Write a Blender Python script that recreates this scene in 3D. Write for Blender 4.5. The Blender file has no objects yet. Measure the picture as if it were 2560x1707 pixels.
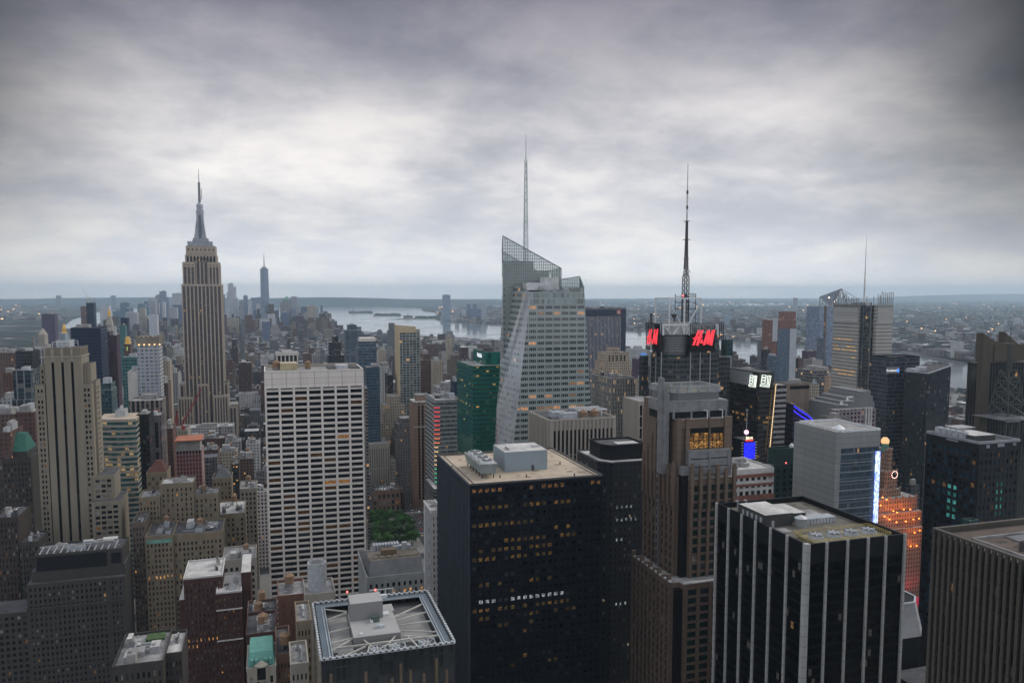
import bpy, math, random
from mathutils import Vector, Matrix
R = math.radians
SC = bpy.context.scene
COL = SC.collection

# ---------------------------------------------------------------- camera, sky, sun, exposure
CAMZ, FPX, YAW, PITCH = 250.0, 1991.0, R(17.0), R(5.0)
PX0, PY0 = 1280.0, 853.5 + 53.7
cam_d = bpy.data.cameras.new("camera")
cam = bpy.data.objects.new("camera", cam_d)
COL.objects.link(cam)
cam_d.sensor_width = 36.0
cam_d.lens = 36.0 * FPX / 2560.0
cam_d.shift_y = 53.7 / 2560.0
cam_d.clip_start, cam_d.clip_end = 1.0, 150000.0
cam.location = (0, 0, CAMZ)
cam.rotation_euler = (R(90) - PITCH, 0, -YAW)
SC.camera = cam
SC.view_settings.view_transform = 'Standard'
SC.view_settings.look = 'None'
SC.view_settings.exposure = 0.0
SC.view_settings.gamma = 1.0
SC.cycles.max_bounces = 5
SC.cycles.diffuse_bounces = 2
SC.cycles.glossy_bounces = 3
SC.cycles.transmission_bounces = 3
SC.cycles.transparent_max_bounces = 12
SC.cycles.volume_bounces = 2
SC.cycles.sample_clamp_indirect = 4.0
CAMROT = cam.rotation_euler.to_matrix()

def ray(px, py):
    return CAMROT @ Vector(((px - PX0) / FPX, -(py - PY0) / FPX, -1.0))

def hit(px, py, X=None, Y=None, Z=None):
    d = ray(px, py)
    if Y is not None: t = Y / d.y
    elif X is not None: t = X / d.x
    else: t = (Z - CAMZ) / d.z
    return Vector((d.x * t, d.y * t, CAMZ + d.z * t))

CAMINV = CAMROT.transposed()
def proj(p):
    c = CAMINV @ (Vector(p) - Vector((0, 0, CAMZ)))
    return (PX0 + FPX * c.x / -c.z, PY0 - FPX * c.y / -c.z) if c.z < -1 else None

class G:                                            # small node-tree helper
    def __init__(s, nt):
        s.nt = nt; s.n = nt.nodes; s.l = nt.links; s.n.clear()
    def node(s, t, **kw):
        n = s.n.new(t)
        for k, v in kw.items(): setattr(n, k, v)
        return n
    def put(s, sock, v):
        if hasattr(v, 'is_linked'): s.l.new(v, sock)
        elif v is not None: sock.default_value = v
    def m(s, op, a, b=None, c=None):
        n = s.node('ShaderNodeMath', operation=op)
        s.put(n.inputs[0], a); s.put(n.inputs[1], b); s.put(n.inputs[2], c)
        return n.outputs[0]
    def mix(s, f, a, b):
        n = s.node('ShaderNodeMix', data_type='RGBA')
        s.put(n.inputs[0], f)
        s.put(n.inputs[6], a if hasattr(a, 'is_linked') else (*a, 1)); s.put(n.inputs[7], b if hasattr(b, 'is_linked') else (*b, 1))
        return n.outputs[2]
    def scale(s, col, f):
        n = s.node('ShaderNodeVectorMath', operation='SCALE')
        s.put(n.inputs[0], col if hasattr(col, 'is_linked') else tuple(col)); s.put(n.inputs[3], f)
        return n.outputs[0]
    def sstep(s, x, a, b, lo=0.0, hi=1.0):
        n = s.node('ShaderNodeMapRange', interpolation_type='SMOOTHSTEP')
        s.put(n.inputs[0], x); n.inputs[1].default_value = a; n.inputs[2].default_value = b
        n.inputs[3].default_value = lo; n.inputs[4].default_value = hi
        return n.outputs[0]
    def noise(s, vec, scale, detail=4, rough=.55, dist=0.0):
        n = s.node('ShaderNodeTexNoise')
        s.put(n.inputs['Vector'], vec); n.inputs['Scale'].default_value = scale
        n.inputs['Detail'].default_value = detail; n.inputs['Roughness'].default_value = rough
        n.inputs['Distortion'].default_value = dist
        return n.outputs[0]
    def xyz(s, v):
        n = s.node('ShaderNodeSeparateXYZ'); s.put(n.inputs[0], v); return n.outputs
    def vec(s, x, y, z):
        n = s.node('ShaderNodeCombineXYZ')
        s.put(n.inputs[0], x); s.put(n.inputs[1], y); s.put(n.inputs[2], z)
        return n.outputs[0]

SUN_EL, SUN_AZ = R(38.0), R(75.0)                    # high behind cloud, over the river to the right
w = bpy.data.worlds.new("World"); SC.world = w; w.use_nodes = True
g = G(w.node_tree)
dirv = g.node('ShaderNodeTexCoord').outputs['Generated']
dx, dy, dz = g.xyz(dirv)
hl = g.m('SQRT', g.m('ADD', g.m('ADD', g.m('MULTIPLY', dx, dx), g.m('MULTIPLY', dy, dy)), 1e-6))
CA = YAW - R(2)
cc = g.m('DIVIDE', g.m('ADD', g.m('MULTIPLY', dx, math.sin(CA)), g.m('MULTIPLY', dy, math.cos(CA))), hl)
zc = g.m('MAXIMUM', dz, 0.0)
zz = g.m('ADD', zc, 0.24)
pv = g.vec(g.m('DIVIDE', dx, zz), g.m('DIVIDE', dy, zz), 0.0)
n1 = g.noise(pv, 0.62, 6, .52, .15)
n2 = g.noise(pv, 2.6, 10, .62, .15)
n3 = g.noise(g.vec(g.m('MULTIPLY', dx, 1.0), g.m('MULTIPLY', dy, 1.0), g.m('MULTIPLY', dz, 2.6)), 3.0, 8, .55, .2)
nn = g.m('ADD', g.m('ADD', g.m('MULTIPLY', n1, .30), g.m('MULTIPLY', n2, .36)), g.m('MULTIPLY', n3, .34))
ramp = g.node('ShaderNodeValToRGB')                  # brightness of the cloud sheet by height above the horizon
g.put(ramp.inputs[0], zc)
el = ramp.color_ramp.elements
el[0].position = 0.0; el[0].color = (1.15, 1.13, 1.10, 1)
el[1].position = 1.0; el[1].color = (.9, .9, .96, 1)
for p, c in ((.03, (1.05, 1.05, 1.04)), (.08, (.82, .83, .85)), (.14, (.88, .87, .88)), (.20, (.74, .73, .75)), (.27, (.45, .445, .49)), (.335, (.27, .265, .32)), (.42, (.25, .25, .30)), (.60, (.84, .84, .9))):
    e = el.new(p); e.color = (*c, 1)
side = g.sstep(cc, .80, .955)
low = g.sstep(zc, .0, .22, .60, .02)
dark = g.m('ADD', low, g.m('MULTIPLY', side, g.m('SUBTRACT', 1.0, low)))
cl0 = g.sstep(nn, .36, .64, -.40, .19)
cl = g.m('ADD', 1.0, g.m('MULTIPLY', cl0, g.sstep(zc, .0, .17, .35, 1.0)))
tint = g.mix(g.sstep(nn, .38, .60), (.95, .97, 1.05), (1.03, 1.0, .96))
vm = g.node('ShaderNodeVectorMath', operation='MULTIPLY'); g.put(vm.inputs[0], ramp.outputs[0]); g.put(vm.inputs[1], tint)
front = g.scale(vm.outputs[0], g.m('MULTIPLY', dark, cl))
back = g.scale((.83, .86, .95), cl)
ff = g.m('MULTIPLY', g.sstep(cc, .35, .72), g.sstep(zc, .42, .66, 1.0, 0.0))
clouds = g.mix(ff, back, front)
sky = g.node('ShaderNodeTexSky', sky_type='NISHITA', sun_disc=False, sun_elevation=SUN_EL, sun_rotation=SUN_AZ)
total = g.mix(.985, g.scale(sky.outputs[0], .1), clouds)
bg = g.node('ShaderNodeBackground'); g.put(bg.inputs[0], total); bg.inputs[1].default_value = 1.0
g.l.new(bg.outputs[0], g.node('ShaderNodeOutputWorld').inputs[0])

sun_d = bpy.data.lights.new("sun", 'SUN'); sun_d.energy = 1.5; sun_d.angle = R(22); sun_d.color = (1, .95, .88)
sun = bpy.data.objects.new("sun", sun_d); COL.objects.link(sun)
sun.rotation_euler = Vector((-math.sin(SUN_AZ) * math.cos(SUN_EL), -math.cos(SUN_AZ) * math.cos(SUN_EL), -math.sin(SUN_EL))).to_track_quat('-Z', 'Y').to_euler()

# ---------------------------------------------------------------- materials
MATS = {}
def pbsdf(g):
    b = g.node('ShaderNodeBsdfPrincipled')
    g.l.new(b.outputs[0], g.node('ShaderNodeOutputMaterial').inputs[0])
    return b

def pm(name, col, rough=.8, metal=0.0, var=.25, vs=.12, spec=.5, streak=False, joint=0):
    """plain material with weathering"""
    if name in MATS: return MATS[name]
    m = bpy.data.materials.new(name); m.use_nodes = True; MATS[name] = m
    g = G(m.node_tree); b = pbsdf(g)
    pos = g.node('ShaderNodeNewGeometry').outputs['Position']
    if streak:
        x, y, z = g.xyz(pos); pos = g.vec(g.m('MULTIPLY', x, 3.0), g.m('MULTIPLY', y, 3.0), g.m('MULTIPLY', z, .25))
    n = g.noise(pos, vs, 6, .65)
    f = g.sstep(n, .25, .75, 1 - var, 1 + var)
    if joint:                                         # thin open joints between panels, panels differing a little
        zq = g.m('DIVIDE', g.xyz(g.node('ShaderNodeNewGeometry').outputs['Position'])[2], joint)
        wn = g.node('ShaderNodeTexWhiteNoise', noise_dimensions='1D'); g.put(wn.inputs['W'], g.m('FLOOR', zq))
        f = g.m('MULTIPLY', f, g.m('MULTIPLY', g.m('ADD', .62, g.m('MULTIPLY', g.m('GREATER_THAN', g.m('FRACT', zq), .07), .38)), g.m('ADD', .92, g.m('MULTIPLY', wn.outputs['Value'], .14))))
    g.put(b.inputs['Base Color'], g.scale(col, f))
    b.inputs['Roughness'].default_value = rough; b.inputs['Metallic'].default_value = metal
    b.inputs['Specular IOR Level'].default_value = spec
    return m

def em(name, col, s):
    if name in MATS: return MATS[name]
    m = bpy.data.materials.new(name); m.use_nodes = True; MATS[name] = m
    g = G(m.node_tree); b = pbsdf(g)
    b.inputs['Base Color'].default_value = (.05, .05, .05, 1)
    b.inputs['Emission Color'].default_value = (*col, 1); b.inputs['Emission Strength'].default_value = s
    return m

def fm(name, wall, glass, cw, ch, fw, fh, lit=.02, row=0.0, litcol=(1, .52, .18), ls=.9, gr=.12, gs=.5, wr=.8, attr=False, var=.16, blind=.12, seed=0.0, u0=0.0, v0=0.0, sub=0):
    """wall with a lattice of windows cw x ch metres apart, some of them lit"""
    if name in MATS: return MATS[name]
    m = bpy.data.materials.new(name); m.use_nodes = True; MATS[name] = m
    g = G(m.node_tree); b = pbsdf(g)
    lit, row, ls = lit * .5, row * .75, ls * .75
    geo = g.node('ShaderNodeNewGeometry')
    pos, nrm = geo.outputs['Position'], geo.outputs['True Normal']
    x, y, z = g.xyz(pos); nx, ny, nz = g.xyz(nrm)
    isx = g.m('GREATER_THAN', g.m('ABSOLUTE', nx), g.m('ABSOLUTE', ny))
    u = g.m('ADD', g.m('MULTIPLY', y, isx), g.m('MULTIPLY', x, g.m('SUBTRACT', 1.0, isx)))
    us = g.m('DIVIDE', g.m('ADD', u, 5000 - u0), cw); vs = g.m('DIVIDE', g.m('ADD', z, 50 - v0), ch)
    cu, fu = g.m('FLOOR', us), g.m('FRACT', us)
    cv, fv = g.m('FLOOR', vs), g.m('FRACT', vs)
    side = g.m('LESS_THAN', g.m('ABSOLUTE', nz), .6)
    mu = g.m('LESS_THAN', g.m('ABSOLUTE', g.m('SUBTRACT', fu, .5)), fw / 2)
    mv = g.m('LESS_THAN', g.m('ABSOLUTE', g.m('SUBTRACT', fv, .5)), fh / 2)
    mask = g.m('MULTIPLY', g.m('MULTIPLY', mu, mv), side)
    if sub:                                           # thin mullions dividing each window
        fs = g.m('FRACT', g.m('MULTIPLY', us, float(sub)))
        mask = g.m('MULTIPLY', mask, g.m('LESS_THAN', g.m('ABSOLUTE', g.m('SUBTRACT', fs, .5)), .42))
    wn = g.node('ShaderNodeTexWhiteNoise', noise_dimensions='3D')
    g.put(wn.inputs['Vector'], g.vec(cu, cv, g.m('ADD', g.m('MULTIPLY', isx, 7.3), seed)))
    r1 = wn.outputs['Value']; c1, c2, c3 = g.xyz(wn.outputs['Color'])
    p = lit
    if row:
        rn = g.node('ShaderNodeTexWhiteNoise', noise_dimensions='2D')
        g.put(rn.inputs['Vector'], g.vec(cv, seed + 3.0, 0.0))
        p = g.m('ADD', lit, g.m('MULTIPLY', g.m('LESS_THAN', rn.outputs['Value'], .22), row))
    litm = g.m('MULTIPLY', mask, g.m('LESS_THAN', r1, p))
    if attr:
        an = g.node('ShaderNodeAttribute', attribute_name='bcol'); wall = an.outputs['Color']
    wn2 = g.noise(g.vec(g.m('MULTIPLY', x, 1.0), g.m('MULTIPLY', y, 1.0), g.m('MULTIPLY', z, .35)), .09, 4, .6)
    wcol = g.scale(wall, g.sstep(wn2, .25, .75, 1 - var, 1 + var))
    gcol = g.scale(glass, g.m('ADD', .55, g.m('MULTIPLY', c2, .9)))
    if blind: gcol = g.mix(g.m('MULTIPLY', g.m('LESS_THAN', c3, blind), .55), gcol, (.22, .21, .19))
    g.put(b.inputs['Base Color'], g.mix(mask, wcol, gcol))
    g.put(b.inputs['Roughness'], g.m('ADD', wr, g.m('MULTIPLY', mask, gr - wr)))
    b.inputs['Specular IOR Level'].default_value = gs
    if lit or row:
        b.inputs['Emission Color'].default_value = (*litcol, 1)
        ln = g.noise(g.vec(u, z, 0.0), .9, 2)
        g.put(b.inputs['Emission Strength'], g.m('MULTIPLY', litm, g.m('MULTIPLY', g.m('ADD', .15, g.m('MULTIPLY', c2, ls)), g.sstep(ln, .3, .7, .35, 1.3))))
    return m

def glassm(name, col, rough=.08, spec=.5, lit=None, ls=1.0, var=.5):
    """one pane: dark glass, or a lit room behind glass"""
    if name in MATS: return MATS[name]
    m = bpy.data.materials.new(name); m.use_nodes = True; MATS[name] = m
    g = G(m.node_tree); b = pbsdf(g)
    pos = g.node('ShaderNodeNewGeometry').outputs['Position']
    n = g.noise(pos, .55, 3)
    g.put(b.inputs['Base Color'], g.scale(col, g.sstep(n, .3, .7, 1 - var, 1 + var)))
    b.inputs['Roughness'].default_value = rough; b.inputs['Specular IOR Level'].default_value = spec
    if lit:
        n2 = g.noise(pos, 1.3, 3, .7)
        b.inputs['Emission Color'].default_value = (*lit, 1)
        g.put(b.inputs['Emission Strength'], g.sstep(n2, .44, .62, ls * .05, ls * 1.15))
    return m

DARK = glassm('glass_dark', (.006, .008, .011), .06, .2)
MID = glassm('glass_mid', (.025, .029, .034), .1, .3)
BLIND = glassm('glass_blind', (.20, .19, .17), .3, .4)
LIT = glassm('glass_lit_warm', (.05, .035, .02), .1, .3, (1, .50, .16), .7)
LITD = glassm('glass_lit_dim', (.04, .03, .02), .1, .3, (1, .47, .15), .18)
LITW = glassm('glass_lit_white', (.1, .1, .1), .1, .3, (.85, .9, 1), .45)
CONC = pm('concrete', (.30, .29, .27))
ROOFG = pm('roof_grey', (.26, .255, .25), .9, var=.4, vs=.2)
ROOFD = pm('roof_dark', (.07, .07, .075), .9, var=.45, vs=.2)
ROOFL = pm('roof_light', (.46, .45, .43), .9, var=.3, vs=.15)
ROOFB = pm('roof_beige', (.44, .36, .27), .9, var=.22, vs=.10)
STEEL = pm('steel_grey', (.34, .35, .36), .55, .3, vs=.6)
WSTEEL = pm('steel_white', (.62, .64, .64), .5, vs=.6)
DSTEEL = pm('steel_dark', (.065, .06, .065), .6, .2, vs=.6)
METALP = pm('metal_panel', (.42, .44, .46), .5, .2, vs=.4)
WOODT = pm('tank_wood', (.22, .14, .085), .85, vs=1.2, var=.4)

# ---------------------------------------------------------------- mesh helper
SPLIT = set('beam antenna pinnacle screen_rod strip white_panel floodlight beacon work_light crown_light column exposed_column white_pier pilaster side_fin vent_pipe roof_vent balcony skylight arched_window pier brick_band light_strip roof_box bulb lower_deck'.split())
class MB:
    def __init__(s): s.v = []; s.f = []; s.mi = []; s.c = None
    def quad(s, a, b, c, d, m=0):
        i = len(s.v); s.v += [tuple(a), tuple(b), tuple(c), tuple(d)]; s.f.append((i, i + 1, i + 2, i + 3)); s.mi.append(m)
    def poly(s, pts, m=0):
        i = len(s.v); s.v += [tuple(p) for p in pts]; s.f.append(tuple(range(i, i + len(pts)))); s.mi.append(m)
    def box(s, x0, x1, y0, y1, z0, z1, m=0, mt=None, bottom=True):
        if x0 > x1: x0, x1 = x1, x0
        if y0 > y1: y0, y1 = y1, y0
        i = len(s.v)
        s.v += [(x0, y0, z0), (x1, y0, z0), (x1, y1, z0), (x0, y1, z0), (x0, y0, z1), (x1, y0, z1), (x1, y1, z1), (x0, y1, z1)]
        fs = [(0, 1, 5, 4), (1, 2, 6, 5), (2, 3, 7, 6), (3, 0, 4, 7), (4, 5, 6, 7)] + ([(3, 2, 1, 0)] if bottom else [])
        for k, f in enumerate(fs):
            s.f.append(tuple(i + j for j in f)); s.mi.append(mt if (k == 4 and mt is not None) else m)
        return s
    def prism(s, pts, z0, z1, m=0, mt=None, top=None):
        """pts counter-clockwise seen from above; top: other outline for the upper end; z1 may be a list"""
        n = len(pts); i = len(s.v); tp = top or pts
        zt = z1 if isinstance(z1, (list, tuple)) else [z1] * n
        s.v += [(p[0], p[1], z0) for p in pts] + [(p[0], p[1], zt[k]) for k, p in enumerate(tp)]
        for k in range(n):
            j = (k + 1) % n
            s.f.append((i + k, i + j, i + n + j, i + n + k)); s.mi.append(m)
        s.f.append(tuple(i + n + k for k in range(n))); s.mi.append(m if mt is None else mt)
        s.f.append(tuple(i + k for k in range(n))[::-1]); s.mi.append(m)
        return s
    def cyl(s, x, y, z0, z1, r0, r1=None, n=16, m=0, mt=None):
        r1 = r0 if r1 is None else r1
        a = [2 * math.pi * k / n for k in range(n)]
        return s.prism([(x + r0 * math.cos(t), y + r0 * math.sin(t)) for t in a], z0, z1, m, mt, [(x + r1 * math.cos(t), y + r1 * math.sin(t)) for t in a])
    def bar(s, p, q, r, m=0, r2=None):
        p, q = Vector(p), Vector(q); d = (q - p)
        if d.length < 1e-6: return s
        d.normalize()
        a = d.cross(Vector((0, 0, 1)) if abs(d.z) < .9 else Vector((0, 1, 0))).normalized(); b = d.cross(a)
        r2 = r if r2 is None else r2
        i = len(s.v)
        for c, k in ((p, r), (q, r2)):
            for sx, sy in ((-1, -1), (1, -1), (1, 1), (-1, 1)): s.v.append(tuple(c + a * k * sx + b * k * sy))
        for f in ((0, 1, 5, 4), (1, 2, 6, 5), (2, 3, 7, 6), (3, 0, 4, 7), (4, 5, 6, 7), (3, 2, 1, 0)):
            s.f.append(tuple(i + j for j in f)); s.mi.append(m)
        return s
    def lattice(s, x, y, z0, z1, r0, r1, n, leg, br, m=0):
        """square lattice mast with cross braces"""
        P = lambda k, q: Vector((x + (r0 + (r1 - r0) * q) * (1 if k in (1, 2) else -1), y + (r0 + (r1 - r0) * q) * (1 if k > 1 else -1), z0 + (z1 - z0) * q))
        for k in range(4): s.bar(P(k, 0), P(k, 1), leg, m)
        for i in range(n):
            for k in range(4):
                j = (k + 1) % 4
                s.bar(P(k, i / n), P(j, (i + 1) / n), br, m); s.bar(P(k, i / n), P(j, i / n), br, m)
                if br > .1: s.bar(P(j, i / n), P(k, (i + 1) / n), br, m)
        return s
    def blob(s, c, r, rz, rnd, m=0):
        i = len(s.v); n = 6
        for ring, (h, q) in enumerate(((-.6, .7), (.1, 1.0), (.7, .6))):
            for k in range(n):
                t = 2 * math.pi * (k + .5 * ring) / n; j = rnd.uniform(.75, 1.2)
                s.v.append((c[0] + r * q * j * math.cos(t), c[1] + r * q * j * math.sin(t), c[2] + rz * h * rnd.uniform(.85, 1.15)))
        s.v.append((c[0], c[1], c[2] + rz))
        for ring in range(2):
            for k in range(n):
                a, b = i + ring * n + k, i + ring * n + (k + 1) % n
                s.f.append((a, b, b + n, a + n)); s.mi.append(m)
        for k in range(n):
            s.f.append((i + 2 * n + k, i + 2 * n + (k + 1) % n, i + 3 * n)); s.mi.append(m)
    def build(s, name, mats, parent=None, base=None, col=None):
        if parent is not None and name in SPLIT and col is None:
            isl = s.islands()
            if 1 < len(isl) <= 60:
                for q in isl: o = q.build0(name, mats, parent, base)
                return o
        return s.build0(name, mats, parent, base, col)
    def islands(s):
        own = list(range(len(s.v)))
        def top(i):
            while own[i] != i: own[i] = own[own[i]]; i = own[i]
            return i
        for f in s.f:
            for k in f[1:]: own[top(k)] = top(f[0])
        g_ = {}
        for f, m in zip(s.f, s.mi): g_.setdefault(top(f[0]), []).append((f, m))
        out = []
        for fs in g_.values():
            q = MB(); ix = {}
            for f, m in fs:
                for k in f:
                    if k not in ix: ix[k] = len(q.v); q.v.append(s.v[k])
                q.f.append(tuple(ix[k] for k in f)); q.mi.append(m)
            out.append(q)
        return out
    def build0(s, name, mats, parent=None, base=None, col=None):
        me = bpy.data.meshes.new(name)
        b = Vector(base) if base is not None else (parent.matrix_basis.translation if parent is not None else Vector((0, 0, 0)))
        if parent is not None and parent.parent is not None and base is None: b = b + parent.parent.location
        me.from_pydata([(p[0] - b.x, p[1] - b.y, p[2] - b.z) for p in s.v], [], s.f)
        for m in (mats if isinstance(mats, (list, tuple)) else [mats]): me.materials.append(m)
        if any(s.mi): me.polygons.foreach_set('material_index', s.mi)
        if col is not None:
            at = me.color_attributes.new('bcol', 'FLOAT_COLOR', 'CORNER')
            buf = []
            for f, c in zip(s.f, col): buf += [c[0], c[1], c[2], 1.0] * len(f)
            at.data.foreach_set('color', buf)
        o = bpy.data.objects.new(name, me); COL.objects.link(o)
        if parent is not None: o.parent = parent
        elif base is not None: o.location = b
        return o

def tag(o, label, cat, group=None, kind=None):
    if label: o['label'] = label
    if cat: o['category'] = cat
    if group: o['group'] = group
    if kind: o['kind'] = kind
    return o
FOOT = []                                            # footprints of everything that stands, for the generated blocks
def thing(name, label, cat, loc, group=None):
    o = bpy.data.objects.new(name, None); COL.objects.link(o)
    o.location = loc; o.empty_display_size = 5
    return tag(o, label, cat, group)

# ---------------------------------------------------------------- buildings with real window recesses
rnd = random.Random(7)
class Bld:
    def __init__(s, name, label, x0, x1, y0, y1, z1, cat='building', group=None, foot=True):
        if x0 > x1: x0, x1 = x1, x0
        s.x0, s.x1, s.y0, s.y1, s.z1 = x0, x1, y0, y1, z1
        s.o = thing(name, label, cat, ((x0 + x1) / 2, (y0 + y1) / 2, 0), group)
        s.w = MB(); s.panes = []
        if foot: FOOT.append((x0, x1, y0, y1, z1))
    def fb(s, face, c, a0, a1, d0, d1, z0, z1, m=0, mt=None, mb=None):
        mb = mb or s.w
        if face == 'N': mb.box(a0, a1, c - d1, c - d0, z0, z1, m, mt)
        elif face == 'S': mb.box(a0, a1, c + d0, c + d1, z0, z1, m, mt)
        elif face == 'E': mb.box(c - d1, c - d0, a0, a1, z0, z1, m, mt)
        else: mb.box(c + d0, c + d1, a0, a1, z0, z1, m, mt)
    def pane(s, face, c, a0, a1, z0, z1, mat, d=0.0):
        if face == 'N': q = [(a0, c - d, z0), (a1, c - d, z0), (a1, c - d, z1), (a0, c - d, z1)]
        elif face == 'E': q = [(c - d, a1, z0), (c - d, a0, z0), (c - d, a0, z1), (c - d, a1, z1)]
        elif face == 'W': q = [(c + d, a0, z0), (c + d, a1, z0), (c + d, a1, z1), (c + d, a0, z1)]
        else: q = [(a1, c + d, z0), (a0, c + d, z0), (a0, c + d, z1), (a1, c + d, z1)]
        s.panes.append((q, mat))
    def grid(s, face, a0, a1, z0, z1, nb, nf, pw, sh, pd=.5, sd=.35, chooser=None, c=None, edge=None, m=0, ms=None, top=0.0, zmin=0.0):
        """piers and spandrels standing proud of panes; floors counted from the top; top: blank band under the roof"""
        if c is None: c = {'N': s.y0, 'S': s.y1, 'E': s.x0, 'W': s.x1}[face]
        ms = m if ms is None else ms
        edge = pw if edge is None else edge
        bw = (a1 - a0 - 2 * edge + pw) / nb; fh = (z1 - top - z0) / nf
        s.fb(face, c, a0, a0 + edge, 0, pd, z0, z1 - .01, m); s.fb(face, c, a1 - edge, a1, 0, pd, z0, z1 - .01, m)
        cols = []
        for i in range(nb):
            l = a0 + edge + i * bw; cols.append((l, l + bw - pw))
            if i: s.fb(face, c, l - pw, l, 0, pd, z0, z1 - .01, m)
        if top: s.fb(face, c, a0 + edge, a1 - edge, 0, sd, z1 - top, z1 - .02, ms)
        for j in range(nf):
            zt = z1 - top - j * fh; zb = zt - fh
            if zt < zmin: break
            s.fb(face, c, a0 + edge, a1 - edge, 0, sd, zb, zb + sh, ms)
            for i, (l, r) in enumerate(cols):
                s.pane(face, c, l, r, zb + sh, zt, chooser(i, j, face) if chooser else DARK, .03)
    def done(s, mats, wmax=100, wall='wall', rooflabel=None):
        s.w.build(wall, mats, s.o)
        if not s.panes: return s.o
        cp = Vector((0, 0, CAMZ))
        ps = sorted(s.panes, key=lambda p: (Vector(p[0][0]) - cp).length - (p[0][2][2]) * .3)
        # windows inside the frame first
        def vis(p):
            q = proj(p[0][0]); return 0 if q and -20 < q[0] < 2580 and 300 < q[1] < 1715 else 1
        ps.sort(key=vis)
        for q, mt in ps[:wmax]:
            b = MB(); b.quad(*q); b.build('window', mt, s.o)
        rest = ps[wmax:]
        if rest:
            b = MB(); ml = []
            for q, mt in rest:
                if mt not in ml: ml.append(mt)
                b.quad(*q, ml.index(mt))
            o = b.build('window', ml, s.o); o['kind'] = 'stuff'
        return s.o
    def part(s, name, mats, mb): return mb.build(name, mats, s.o)

def chooser(lit=.03, dim=.05, blind=.06, mid=.15, seed=0, rows=None, dark=None):
    r = random.Random(seed)
    def f(i, j, face):
        q = r.random()
        l = lit * .4 + (rows.get(j, 0) if rows else 0)
        if q < l: return LIT
        if q < l + dim * .6: return LITD
        if q < l + dim + blind: return BLIND
        if q < l + dim + blind + mid: return MID
        return dark or DARK
    return f

def boxpx(xl, xr, yt, Y0, L=None, xs=None):
    """box whose north face spans pixels xl..xr at depth Y0, top at pixel yt (left corner); xs: pixel of the far end of the side"""
    a, b = hit(xl, yt, Y=Y0), hit(xr, yt, Y=Y0)
    if xs is not None:
        L = (hit(xs, yt, X=a.x).y if xs < xl else hit(xs, yt, X=b.x).y) - Y0
    return a.x, b.x, Y0, Y0 + L, a.z

def parapet(s, x0, x1, y0, y1, z, h=1.1, t=.5, mat=CONC, name='parapet', out=.0):
    b = MB(); x0 -= out; x1 += out; y0 -= out; y1 += out
    b.box(x0, x1, y0, y0 + t, z, z + h); b.box(x0, x1, y1 - t, y1, z, z + h)
    b.box(x0, x0 + t, y0 + t, y1 - t, z, z + h - .003); b.box(x1 - t, x1, y0 + t, y1 - t, z, z + h - .003)
    return b.build(name, mat, s)

def acunit(o, x, y, z, w, d, h, fans=0, mat=None):
    b = MB(); b.box(x, x + w, y, y + d, z + .5, z + h)
    for k in range(6): 
        xx = x + w * (k + .5) / 6
        b.box(xx - .12, xx + .12, y + .1, y + d - .1, z, z + .5)
    u = b.build('roof_unit', mat or METALP, o)
    for k in range(fans):
        r = min(d, w / fans) * .38; cx = x + w * (k + .5) / fans; cy = y + d / 2
        f = MB(); f.cyl(cx, cy, z + h, z + h + .5, r, r, 14, 0, 1)
        fo = f.build('fan', [WSTEEL, ROOFD], u, base=o.location); 
    return u

def tank(o, x, y, z, r, h, leg=2.5, mat=None):
    b = MB(); b.cyl(x, y, z + leg, z + leg + h, r, r * .97, 14, 0); b.cyl(x, y, z + leg + h, z + leg + h + r * .7, r * 1.08, .1, 14, 1)
    for sx in (-.7, .7):
        for sy in (-.7, .7): b.bar((x + sx * r, y + sy * r, z), (x + sx * r, y + sy * r, z + leg), .12, 2)
    return b.build('water_tank', [mat or WOODT, WOODT, DSTEEL], o)

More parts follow.
